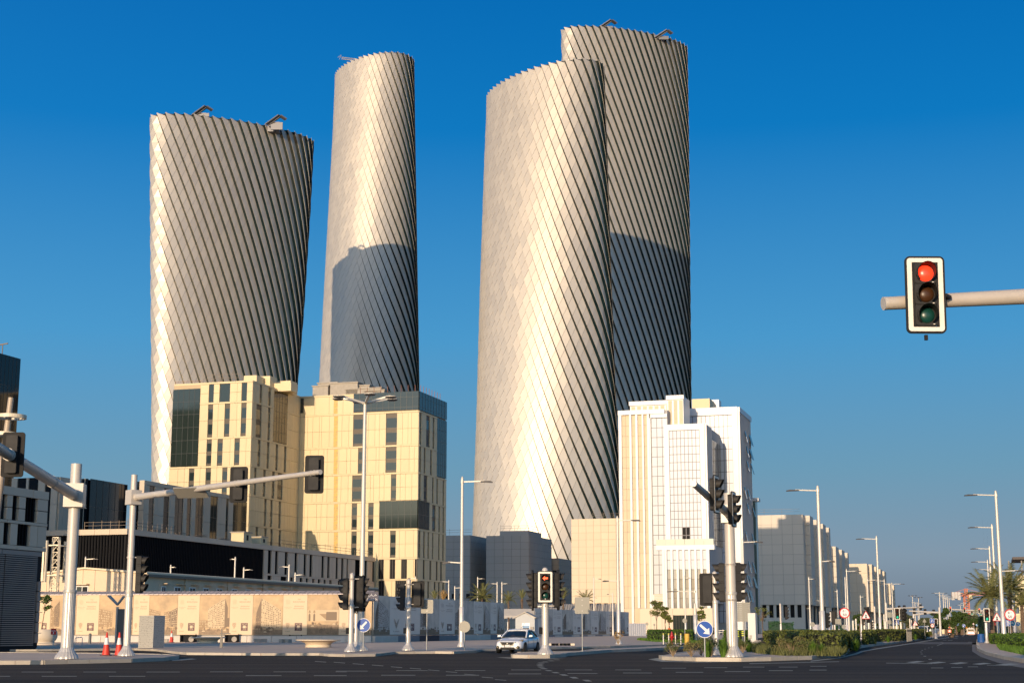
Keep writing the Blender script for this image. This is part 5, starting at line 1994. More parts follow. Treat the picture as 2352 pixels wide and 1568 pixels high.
ME_VIS = {}
def head(parent, loc, rotz, n=3, board=True, lit=None, s=1.0, border=True, arrow=False, detail=True, lens_r=.165, pitch=.43):
    """signal head facing local -y"""
    h_ = pitch * n + .04
    key = (n, 'h', pitch)
    if key not in ME_VIS:
        m = MB()
        m.plate(rrect(.40, h_, .04, 2), -.02, .22)
        for i in range(n):
            z = (n - 1) / 2 * pitch - i * pitch
            m.plate([(a + 0, c + z) for a, c in rrect(.43, pitch - .03, .03, 1)], -.05, .18)
        ME_VIS[key] = m.mesh('signal_head', M_black)
    o = link('signal_head', ME_VIS[key], parent, loc=loc)
    o.rotation_euler = (0, 0, rotz)
    if s != 1.0:
        o.scale = (s, s, s)
    if board:
        if ('b', n) not in ME_VIS:
            m = MB()
            ring_plate(m, rrect(.79, h_ + .25, .10), rrect(.42, h_ - .03, .02), -.03, .03)
            ME_VIS['b', n] = m.mesh('backboard', M_back)
            m = MB()
            ring_plate(m, rrect(.71, h_ + .17, .06), rrect(.52, h_ - .0, .01), -.036, -.03)
            ME_VIS['w', n] = m.mesh('white_border', M_bwhite)
        link('backboard', ME_VIS['b', n], o)
        if border:
            link('white_border', ME_VIS['w', n], o)
    cols_ = ['red', 'amber', 'green', 'green'] if n == 4 else ['red', 'amber', 'green']
    lm = {'red': M_red_off, 'amber': M_amb_off, 'green': M_grn_off}
    for i in range(n):
        z = (n - 1) / 2 * pitch - i * pitch
        c = cols_[i]
        m = lm[c]
        if lit == c and not arrow:
            m = M_red_on if c == 'red' else M_grn_on
        if lit == c and arrow:
            m = M_dark
        k = ('l', m.name)
        if k not in ME_VIS:
            prof = [(lens_r * cos(a), -.0 + lens_r * .45 * sin(a)) for a in [radians(x) for x in (0, 20, 40, 60, 78)]]
            mm = MB(Matrix.Rotation(pi / 2, 4, 'X'))
            mm.lathe(prof, 20)
            ME_VIS[k] = mm.mesh('lens', m, True)
        ln = link('lens', ME_VIS[k], o, loc=(0, -.05, z))
        if m in (M_red_on, M_grn_on):
            ln['label'] = 'lit %s lens' % c
        if lit == c and arrow:
            am = MB().plate([(-.13, 0), (-.02, .11), (-.02, .04), (.13, .04), (.13, -.04), (-.02, -.04), (-.02, -.11)], -.14, -.12)
            am.build('lit_arrow', M_arr_on, o).location = (0, 0, z)
        if 'v' not in ME_VIS:
            ME_VIS['v'] = visor(.19, .30).mesh('visor', M_vis, True)
        link('visor', ME_VIS['v'], o, loc=(0, -.05, z))
    return o

def signal_post(label, base, top_z, r, heads, flare=.30, lower=2.6, group='signal posts of the crossing', cap=True, fluted=True):
    t = thing('traffic_light', label, 'traffic light', base, 0, group)
    m = MB()
    m.lathe([(r * 1.0, lower), (r * .93, lower + .02), (r * .93, top_z - .05), (r * .93, top_z)], 18)
    if cap:
        m.lathe([(r * .93, top_z), (r * .85, top_z + r * .55), (r * .4, top_z + r * .95), (.01, top_z + r * 1.0)], 18)
    m.build('pole', M_pole, t, True)
    m = MB()
    m.lathe([(r + flare * .8, 0), (r + flare * .8, .05), (r + flare * .6, .14), (r + flare * .22, .30), (r * 1.08, .46), (r * 1.08, lower - .1)], 32, flute=.035 if fluted else 0)
    m.build('base_section', M_gal, t, not fluted)
    m = MB()
    m.lathe([(r * 1.15, lower - .14), (r * 1.2, lower - .11), (r * 1.2, lower - .03), (r * 1.08, lower)], 18)
    m.build('collar', M_gal, t, True)
    for hd in heads:
        z, ang, off, n, board, lit = hd[:6]
        kw = hd[6] if len(hd) > 6 else {}
        a = radians(ang)
        f = Vector((sin(a), -cos(a), 0))         # facing direction: 0 = towards the viewer, 90 = right
        pos = Vector((off[0], off[1], z))
        head(t, pos, a, n, board, lit, **kw)
        b = MB()
        hh = (.43 * n) / 2 * kw.get('s', 1)
        for s in (-1, 1):
            b.bar((0, 0, z + s * hh * .92), (pos.x - f.x * -.1, pos.y - f.y * -.1, z + s * hh * .92), .05, .05)
        b.tube((0, 0, z + hh * .92 - .05), (0, 0, z + hh * .92 + .05), r * 1.08, n=12)
        b.tube((0, 0, z - hh * .92 - .05), (0, 0, z - hh * .92 + .05), r * 1.08, n=12)
        b.build('bracket', M_pole, t)
    # push button box
    b = MB()
    b.plate([(p[0], p[1] + 1.15) for p in rrect(.14, .34, .04, 2)], -r - .14, -r * .8)
    o = b.build('push_button', M_black, t)
    o.rotation_euler = (0, 0, radians(-70))
    return t

def topz(px, py, base):
    return at(px, py, base.y).z - base.z

B1 = gr(805.3, 1495.5, .16)
signal_post('signal post left of the round blue arrow, four-lens heads to both sides', B1, topz(805, 1320, B1), .14,
            [(topz(790, 1363.5, B1), -97, (-.42, 0), 4, False, None), (topz(836, 1361, B1), 92, (.62, .25), 4, True, None, {'border': False}), (topz(817, 1362, B1), 180, (.36, .5), 4, True, None, {'border': False})])
B1b = gr(817.2, 1487.6, .16)
signal_post('short signal post behind the lamp with the six discs', B1b, topz(817, 1400, B1b), .13, [(topz(817, 1384, B1b), -10, (0.05, -.3), 3, False, 'red')], lower=2.4)
B2 = gr(937, 1492.3, .16)
signal_post('signal post with its heads turned away, between two backs of signs', B2, topz(937, 1334, B2), .145,
            [(topz(918, 1370, B2), -100, (-.45, .1), 4, False, None, {'s': .92}), (topz(955, 1364, B2), 172, (.55, .1), 3, True, None)])
B3 = gr(1252.5, 1501.6, .17)
signal_post('centre signal post with a lit red left-pointing arrow', B3, topz(1251, 1310, B3), .165,
            [(topz(1250.6, 1347.5, B3), 0, (0, -.30), 3, True, 'red', {'arrow': True}), (topz(1228, 1355, B3), -95, (-.62, .12), 4, True, None, {'border': False}), (topz(1277, 1354, B3), 95, (.66, .12), 4, True, None, {'border': False})])
B4 = gr(1645.5, 1503, .17)
signal_post('signal post beside the thick mast, backboard turned away', B4, topz(1643, 1317, B4), .13, [(topz(1625, 1353, B4), 168, (-.34, .1), 3, True, None)])

# ---------------- mast arms over the road
def mast(label, base, top_z, r, box_z, tip, r_arm, heads, extra=None, group='signal masts over the road', boxs=.62, signboard=None, low_heads=()):
    t = thing('signal_mast', label, 'signal mast', base, 0, group)
    lower = 2.9
    MB().lathe([(r * .95, lower), (r * .9, top_z), (r * .3, top_z + .02)], 24).build('pole', M_pole, t, True)
    MB().lathe([(r + .24, 0), (r + .24, .06), (r + .2, .14), (r + .08, .3), (r * 1.02, .48), (r * 1.02, lower - .1)], 40, flute=.04).build('base_section', M_gal, t)
    MB().lathe([(r * 1.1, lower - .14), (r * 1.13, lower - .1), (r * 1.13, lower - .02), (r * .98, lower)], 24).build('collar', M_gal, t, True)
    d = Vector((tip[0], tip[1], tip[2] - box_z))
    L = d.length
    dn = d.normalized()
    ang = atan2(dn.y, dn.x)
    bx = MB(Matrix.Rotation(ang, 4, 'Z'))
    bx.box(-boxs * .5, boxs * .55, -boxs * .5, boxs * .5, box_z - boxs * .62, box_z + boxs * .62)
    bx.build('junction_box', M_pole, t)
    ar = MB()
    s0_ = Vector((0, 0, box_z)) + dn * boxs * .5
    e_ = Vector((tip[0], tip[1], tip[2]))
    ar.tube(s0_, e_, r_arm, r_arm * .62, n=20)
    ar.build('arm', M_pole, t, True)
    rg_ = MB()
    for f in (.0, .012, .19, .20):
        c = s0_.lerp(e_, f)
        rg_.tube(c, c + dn * .04, r_arm * (1.06 - .38 * f), n=20)
    rg_.build('flange', M_pole, t)
    for f, yaw, lit, dz, kw in heads:
        c = s0_.lerp(e_, f)
        a = radians(yaw)
        fd = Vector((sin(a), -cos(a), 0))
        off = fd * (r_arm * (1 - .38 * f) + .26)
        head(t, c + off + Vector((0, 0, dz)), a, 3, True, lit, **kw)
        b = MB()
        rr = r_arm * (1.05 - .38 * f)
        for k in (-.12, .12):
            cc = c + dn * k
            b.tube(cc - dn * .02, cc + dn * .02, rr * 1.05, n=16)
        b.bar(c + fd * rr, c + off * .9, .12)
        b.bar(c + off * .72 + Vector((.18 * cos(a), .18 * sin(a), -.6)), c + off * .72 + Vector((.18 * cos(a), .18 * sin(a), .6)), .05)
        b.build('clamp', M_pole, t)
    for z, yaw, off, n in low_heads:
        head(t, Vector((off[0], off[1], z)), radians(yaw), n, False, None)
        b = MB()
        for s in (-1, 1):
            b.tube((0, 0, z + s * .8 - .04), (0, 0, z + s * .8 + .04), r * 1.1, n=20)
            b.bar((0, 0, z + s * .8), (off[0], off[1], z + s * .8), .05)
        b.build('bracket', M_pole, t)
    return t, s0_, e_

A1 = gr(152.6, 1512, .16)
mast('leftmost thick signal mast, its arm reaching out of the left edge', A1, topz(176, 1065, A1), .26, topz(168, 1138, A1), (2.7, -25.4, topz(168, 1138, A1) + .55), .24,
     [(.52, 180, None, 0.05, {'border': False})], boxs=.82)
A2 = gr(290, 1505.2, .16)
bz = topz(316, 1142, A2)
tp = at(736, 1083.5, 63.0)
m2, s2, e2_ = mast('second signal mast, slender arm pointing right across the cream building', A2, topz(311, 1090, A2), .165, bz, (tp.x - A2.x, tp.y - A2.y, tp.z - A2.z), .165,
     [(.585, 178, None, -.02, {'border': False}), (.965, 178, None, -.02, {'border': False})], boxs=.56,
     low_heads=[(topz(325, 1318, A2), 80, (.52, .15), 4)])
# lane sign seen from behind under the arm
c = s2.lerp(e2_, .335)
sb_ = MB(Matrix.Translation(c + Vector((0, -.15, -.15))) @ Matrix.Rotation(radians(-13), 4, 'Z') @ Matrix.Rotation(radians(58), 4, 'X'))
sb_.plate(rrect(1.55, .75, .08), -.03, .03)
sb_.build('lane_sign', mat('sign_back_grey', (.33, .31, .26), .55, .2), m2)

A3 = gr(1683, 1507.5, .17)
bz3 = topz(1665, 1180, A3)
tp3 = at(1592.7, 1110, 60.5)
mast('thick signal mast right of the white building, arm coming towards the viewer', A3, topz(1668, 1132, A3), .25, bz3, (tp3.x - A3.x, tp3.y - A3.y, tp3.z - A3.z), .20,
     [(.14, 68, None, .0, {}), (.66, 68, None, .0, {})], boxs=.66, low_heads=[(topz(1652, 1337, A3), -98, (-.48, .12), 4), (topz(1701, 1336, A3), 92, (.42, .1), 4)])

# near mast on the right: its post stands just outside the picture
hd_c = at(2115.5, 685, 29.6)
M4b = Vector((13.4, 30.3, .16))
a0p = at(2031, 697, 29.5)
a1p = at(2352, 681, 30.0)
dd = (a1p - a0p)
k = (M4b.x - a0p.x) / dd.x
far = a0p + dd * k
bz4 = far.z - .16
t4 = thing('signal_mast', 'near signal arm from the right edge with a lit red light', 'signal mast', M4b, 0, 'signal masts over the road')
MB().lathe([(.25, 2.9), (.23, bz4 + 1.4), (.08, bz4 + 1.42)], 24).build('pole', M_pole, t4, True)
MB().lathe([(.5, 0), (.5, .06), (.44, .14), (.33, .3), (.27, .48), (.27, 2.9)], 40, flute=.04).build('base_section', M_gal, t4)
ar = MB()
ar.tube(a0p - M4b, far - M4b, .128, .185, n=24)
ar.build('arm', mat('beige_arm', (.55, .48, .40), .5, .1, var=.05, scale=2), t4, True)
MB().tube(a0p - M4b - (far - a0p).normalized() * .02, a0p - M4b + (far - a0p).normalized() * .05, .131, n=24).build('end_cap', M_pole, t4, True)
hc = hd_c - M4b + Vector((0, -.32, 0))
ho = head(t4, hc, radians(-2), 3, True, 'red', s=.97)
ho.rotation_euler = (0, radians(.9), radians(-3))
MB().bar(hc + Vector((0, .1, -.78)), hc + Vector((0, .1, -.88)), .06).build('cable_gland', M_dark, t4)
MB().bar(hc + Vector((.3, .1, 0)), hc + Vector((.46, .32, 0)), .3, .06).build('clamp', M_black, t4)
# label stickers and door outlines on the lamp units
for i in range(3):
    z = .43 - i * .43
    MB().box(.13, .165, -.058, -.052, z - .185, z - .17).build('sticker', M_bwhite, ho)

# ---------------- street lamps
M_lamp = mat('lamp_pole_paint', (.60, .555, .47), .42, .2, var=.04, scale=2)
M_lumi = mat('luminaire_dark', (.05, .045, .045), .5)
def lamp(label, base, H, arm=0, arm_len=2.7, low=None, r=.11, group='single-arm street lamps', double=False, name='street_lamp', disc=False, low_dir=1, low_len=1.6):
    t = thing(name, label, 'street lamp', base, 0, group)
    m = MB()
    m.lathe([(r * 1.02, 2.9), (r * .95, 3.0), (r * .66, H - .1), (r * .62, H), (r * .35, H + r * .7), (.01, H + r * .8)], 14)
    m.build('pole', M_lamp, t, True)
    m = MB()
    m.lathe([(r + .17, 0), (r + .17, .05), (r + .05, .3), (r * 1.25, .42), (r * 1.25, 2.85), (r * 1.05, 2.9)], 14)
    m.build('base_section', M_gal, t, True)
    def armat(z, dr, L, k=1.0):
        b = MB()
        b.bar((0, 0, z), (dr * L * .72, 0, z + .06), .09 * k, .10 * k)
        b.tube((0, 0, z - .1 * k), (0, 0, z + .12 * k), r * .85, n=12)
        b.build('arm', M_lamp, t)
        b = MB()
        b.plate([(dr * L * .60, z - .02), (dr * L, z - .06), (dr * L, z + .02), (dr * L * .9, z + .08), (dr * L * .60, z + .06)][::1 if dr < 0 else -1], -.14 * k, .14 * k)
        b.build('luminaire', M_lumi, t)
    if disc:
        for k in range(6):
            a = k * pi / 3 + .3
            c = Vector((cos(a) * arm_len, sin(a) * arm_len, H - .1))
            MB().bar((0, 0, H - .35), c, .09, .08).build('arm', M_lamp, t)
            MB().lathe([(.32, -.06), (.38, 0), (.36, .07), (.05, .1)], 12, c).build('luminaire', M_lumi, t)
    elif double:
        armat(H - .25, 1, arm_len)
        armat(H - .25, -1, arm_len)
    elif arm:
        armat(H - .3, arm, arm_len)
    if low:
        armat(low, low_dir, low_len, .8)
    return t

def lamp_b(label, bpx, bpy, tpx, tpy, z=.13, **kw):
    b = gr(bpx, bpy, z)
    H = at(tpx, tpy, b.y).z - z
    if 'lowpy' in kw:
        kw['low'] = at(bpx, kw.pop('lowpy'), b.y).z - z
    return lamp(label, b, H, **kw)

def lamp_t(label, tpx, tpy, H, **kw):
    b = by_top(tpx, tpy, H)
    if 'lowpy' in kw:
        kw['low'] = at(tpx, kw.pop('lowpy'), b.y).z
    return lamp(label, b, H, **kw)

lamp_b('lamp right of the cream tower, arm towards the front tower', 1059.6, 1484, 1062, 1097, arm=1, arm_len=2.3, lowpy=1292, low_dir=-1, low_len=1.45, r=.15)
lamp_b('lamp in front of the beige pilasters, left of the white building entrance', 1421.5, 1478.5, 1418, 1187, arm=1, arm_len=2.0, lowpy=1334, low_dir=-1, low_len=1.35, r=.14)
lamp_b('lamp behind the thick signal mast, against the white building corner', 1712, 1473, 1705.8, 1238, arm=1, arm_len=2.1, r=.13)
lamp_t('tallest lamp left of the boulevard, before the grey blocks', 1877.8, 1118, 13.0, arm=-1, arm_len=2.6, lowpy=1289, low_len=1.2, r=.18)
lamp_t('second lamp left of the boulevard, before the cream block', 2012.8, 1232, 13.0, arm=-1, arm_len=2.6, r=.16)
lamp_t('nearest of the tall lamps along the right kerb', 2286.8, 1129, 13.0, arm=-1, arm_len=2.7, lowpy=1311, low_len=2.1, r=.17)
lamp_t('second of the tall lamps along the right kerb', 2278, 1205, 13.0, arm=-1, arm_len=2.7, lowpy=1343, low_len=2.1, r=.16)
lamp_t('third of the tall lamps along the right kerb', 2272.2, 1255, 13.0, arm=-1, arm_len=2.7, lowpy=1366, low_len=2.1, r=.16)
lamp_t('fourth of the tall lamps along the right kerb', 2267.8, 1286, 13.0, arm=-1, arm_len=2.8, r=.16)
lamp_t('fifth of the tall lamps along the right kerb', 2273.5, 1304, 13.0, arm=-1, arm_len=2.9, r=.17)
lamp_t('small lamp behind the right palms, upper of two', 2313.2, 1319.5, 11.0, double=True, arm_len=1.9, r=.15)
lamp_t('small lamp behind the right palms, lower of two', 2323, 1333.5, 11.0, double=True, arm_len=2.2, r=.15)
# lamps before the grey blocks
lamp_t('slim lamp before the grey block front, short arm right', 1857.5, 1325, 9.0, arm=1, arm_len=1.0, lowpy=1397, low_dir=-1, low_len=.6, r=.13)
lamp_t('slim lamp hidden behind the tall lamp, cross arm low', 1884, 1348, 8.0, lowpy=1379, low_dir=-1, low_len=1.0, r=.13)
lamp_t('slim lamp between the two tall left lamps, hooked top', 1922.5, 1354, 8.0, arm=-1, arm_len=.7, lowpy=1411, low_dir=-1, low_len=.8, r=.13)
lamp_t('lamp at the left edge of the sunlit cream block, arm to the right', 1944, 1307, 11.0, arm=1, arm_len=2.4, r=.14)
lamp_t('bare slim pole beside the cream block lamp', 1940.6, 1325, 9.0, lowpy=1388, low_dir=-1, low_len=.8, r=.12)
lamp_t('lamp at the right corner of the sunlit cream block', 1992, 1328, 11.0, arm=1, arm_len=2.4, r=.14)
lamp_t('lamp right of the sunlit cream block, arm to the left', 2030.7, 1330, 11.5, arm=-1, arm_len=2.8, r=.14)
lamp_t('twin-arm lamp beyond the last boulevard block', 2048, 1338, 11.5, double=True, arm_len=2.9, group='twin-arm street lamps', r=.15)
lamp_t('slim pole with a hanging camera before the cream block', 1976, 1367, 8.5, arm=1, arm_len=1.2, r=.13)
for i, (x, y) in enumerate([(2157.6, 1359.5), (2165.8, 1364), (2170.4, 1368), (2175.4, 1371), (2179.8, 1374)]):
    lamp_t('twin-arm lamp of the median row, number %s from the viewer' % ['one', 'two', 'three', 'four', 'five'][i], x, y, 12.0, double=True, arm_len=[2.3, 2.4, 2.6, 2.7, 2.8][i], group='twin-arm street lamps', r=.17)
for i, (x, y) in enumerate([(2095.7, 1366.5), (2109.4, 1370.5)]):
    lamp_t('disc-headed lamp above the far traffic, %s one' % ['left', 'right'][i], x, y, 12.0, disc=True, arm_len=1.2, group='disc-headed street lamps', r=.14)
for i, (x, y) in enumerate([(2101, 1381.7), (2107.5, 1384), (2205.8, 1387.5), (2213.3, 1383)]):
    lamp_t('tiny far twin lamp, %s' % ['left of the pair beyond the disc lamps', 'right of the pair beyond the disc lamps', 'lower one left of the tower crane', 'upper one beside the tower crane'][i],
           x, y, 11.0, double=True, arm_len=1.8, group='twin-arm street lamps', r=.15)
# lamps inside the site, behind the hoarding
for i, (x, y, dr, L) in enumerate([(188.7, 1279, 1, 1.9), (386.7, 1298, 1, .8), (535.2, 1279.5, -1, .8), (555.7, 1303.8, 1, 1.4), (660.4, 1297, -1, 1.5), (675, 1315.5, 1, 1.4)]):
    b = at(x, 1440, 236.0)
    b.z = 0
    lamp('site lamp over the long prefabricated roof, %s' % ['behind the leftmost mast', 'right of the second mast', 'tallest one', 'just right of the tallest one', 'left one of the right pair', 'right one of the right pair'][i],
         b, at(x, y, 236.0).z, arm=dr, arm_len=L, r=.17, group='lamps inside the site')
for i, (x, y, dr, L) in enumerate([(1029.9, 1332, -1, 1.2), (1044, 1346, 1, 1.1), (1096.7, 1325, 1, .8), (1141.7, 1336.5, -1, 1.0), (1152.7, 1336.5, 1, .8), (953, 1324, -1, .9), (1364.6, 1325.5, 1, .9), (1408, 1360.5, -1, .5), (1574.8, 1323, 1, .5)]):
    b = at(x, 1440, 300.0)
    b.z = 0
    lamp('site lamp, %s' % ['taller one behind the shaded hoarding, right of the cream tower', 'shorter one behind the shaded hoarding, right of the cream tower', 'above the big palm', 'left one of the pair right of the big palm',
                           'right one of the pair right of the big palm', 'just behind the signal post with heads turned away', 'before the blank beige block', 'short one before the beige block undercroft', 'before the white entrance bay'][i],
         b, at(x, y, 300.0).z, arm=dr, arm_len=L + .6, r=.16, group='lamps inside the site')
lamp_b('thick short pole before the entrance of the white building', 1598, 1470, 1595.4, 1387, arm=0, r=.2, low=5.5, low_dir=-1, low_len=3.2)

# six-disc plaza lamp
LB = gr(828.5, 1493.5, .13)
Hd = at(833, 925, LB.y).z - .13
dl = thing('plaza_lamp', 'tall lamp with six disc heads in front of the cream tower', 'street lamp', LB, 0)
MB().lathe([(.17, 3.0), (.155, 4), (.105, Hd - .2), (.10, Hd)], 18).build('pole', M_lamp, dl, True)
MB().lathe([(.48, 0), (.48, .06), (.40, .16), (.24, .32), (.19, .5), (.19, 3.0)], 36, flute=.04).build('base_section', M_gal, dl)
for k, (px, py, hx, hy) in enumerate([(765, 919, 0, 0), (780, 931, 0, 0), (824, 912, 0, 0), (896, 917, 0, 0), (901, 929, 0, 0), (846, 936, 0, 0)]):
    a = [radians(x) for x in (170, 205, 110, 20, -18, -75)][k]
    L = 1.72
    c = Vector((cos(a) * L, sin(a) * L, Hd + .28))
    m = MB()
    m.bar((0, 0, Hd - .05), Vector((cos(a) * L * .8, sin(a) * L * .8, Hd + .30)), .13, .11)
    m.build('arm', M_lamp, dl)
    MB().lathe([(.26, -.06), (.34, -.02), (.345, .04), (.30, .06)], 20, c).build('luminaire', M_lumi, dl)
    MB().lathe([(.36, .0), (.37, .05), (.36, .06)], 20, c).build('trim_ring', M_lamp, dl)

# leaning pole with two light rings at the left edge
rl = thing('ring_lamp', 'leaning pole with two pale light rings at the left edge', 'street lamp', (at(-47, 1490, 60.0).x, 60, 0.1), 0)
L0 = rl.location.copy()
p_a = at(0, 1114, 60.0) - L0
p_b = at(25.4, 913, 60.0) - L0
m = MB()
m.path([Vector((0, 0, 0)), p_a, p_b], [.17, .15, .11], 14)
m.build('pole', mat('tan_pole', (.42, .34, .25), .5, .1), rl, True)
for (px, py, R_) in ((25, 957, .60), (12, 997, .46)):
    c = at(px, py, 60.0) - L0
    m = MB()
    n = 36
    vs, fs = [], []
    for i in range(n):
        a = 2 * pi * i / n
        for rr, zz in ((R_, .07), (R_, -.07), (R_ - .10, -.07), (R_ - .10, .07)):
            vs.append((c.x + cos(a) * rr, c.y + sin(a) * rr, c.z + zz))
    for i in range(n):
        j = (i + 1) % n
        for q_ in range(4):
            fs.append((i * 4 + q_, j * 4 + q_, j * 4 + (q_ + 1) % 4, i * 4 + (q_ + 1) % 4))
    m.add(vs, fs)
    for a in (.5, 2.6, 4.7):
        m.bar(c, c + Vector((cos(a) * (R_ - .05), sin(a) * (R_ - .05), 0)), .04)
    m.build('light_ring', mat('ring_cream', (.72, .63, .46), .45), rl)

# lattice mast with antennas
AB = at(119, 1440, 166.0); AB.z = 0
Ht = at(121, 1233, 166.0).z
an = thing('antenna_mast', 'lattice mast with white panel antennas before the black podium', 'mast', AB, 0)
m = MB()
w_ = .95
for i in range(14):
    z0_, z1_ = Ht * i / 14, Ht * (i + 1) / 14
    ww0 = w_ * (1 - .35 * i / 14) / 2
    ww1 = w_ * (1 - .35 * (i + 1) / 14) / 2
    cs = [(-1, -1), (1, -1), (1, 1), (-1, 1)]
    for k in range(4):
        a, b = cs[k], cs[(k + 1) % 4]
        m.bar((a[0] * ww0, a[1] * ww0, z0_), (a[0] * ww1, a[1] * ww1, z1_), .08)
        m.bar((a[0] * ww0, a[1] * ww0, z0_), (b[0] * ww1, b[1] * ww1, z1_), .05)
        m.bar((a[0] * ww0, a[1] * ww0, z1_ - .02), (b[0] * ww0, b[1] * ww0, z1_ - .02), .05)
m.build('lattice', mat('mast_cream', (.60, .52, .38), .5, .2), an)
m = MB()
for z in (Ht - .9, Ht - 4.1):
    for k in range(6):
        a, b = k * pi / 3, (k + 1) * pi / 3
        m.bar((cos(a) * 1.2, sin(a) * 1.2, z), (cos(b) * 1.2, sin(b) * 1.2, z), .09)
        m.bar((0, 0, z), (cos(a) * 1.2, sin(a) * 1.2, z), .07)
m.build('platform_ring', MATS['mast_cream'], an)
for k in range(6):
    a = k * pi / 3
    m = MB(Matrix.Translation((cos(a) * 1.28, sin(a) * 1.28, Ht - 2.4)) @ Matrix.Rotation(a, 4, 'Z'))
    m.box(-.06, .12, -.11, .11, -2.4, 2.0)
    m.build('panel_antenna', MATS['mast_cream'], an)

# ---------------- road signs
M_sblue = mat('sign_blue', (.005, .075, .36), .45)
M_swhite = mat('sign_white', (.80, .78, .74), .5)
M_sred = mat('sign_red', (.60, .03, .025), .45)
M_sback = mat('sign_back', (.30, .285, .235), .5, .2, var=.06, scale=1)
M_ink = mat('sign_black', (.02, .015, .03), .5)
M_spost = mat('sign_post', (.33, .33, .31), .5, .4)

def circ(r, n=32, cx_=0, cz=0):
    return [(cx_ + r * cos(2 * pi * i / n), cz + r * sin(2 * pi * i / n)) for i in range(n)]

def tri(r, rr=0.08, n=4):
    pts = []
    cs = [(0, r), (-r * .866, -r * .5), (r * .866, -r * .5)]
    for k, (x, z) in enumerate(cs):
        l_ = sqrt(x * x + z * z)
        ix, iz = x * (1 - rr * 2 / r * 1), z * (1 - rr * 2 / r * 1)
        a0_ = atan2(z, x) - pi / 3
        for i in range(n + 1):
            a = a0_ + 2 * pi / 3 * i / n
            pts.append((ix + rr * cos(a), iz + rr * sin(a)))
    return pts

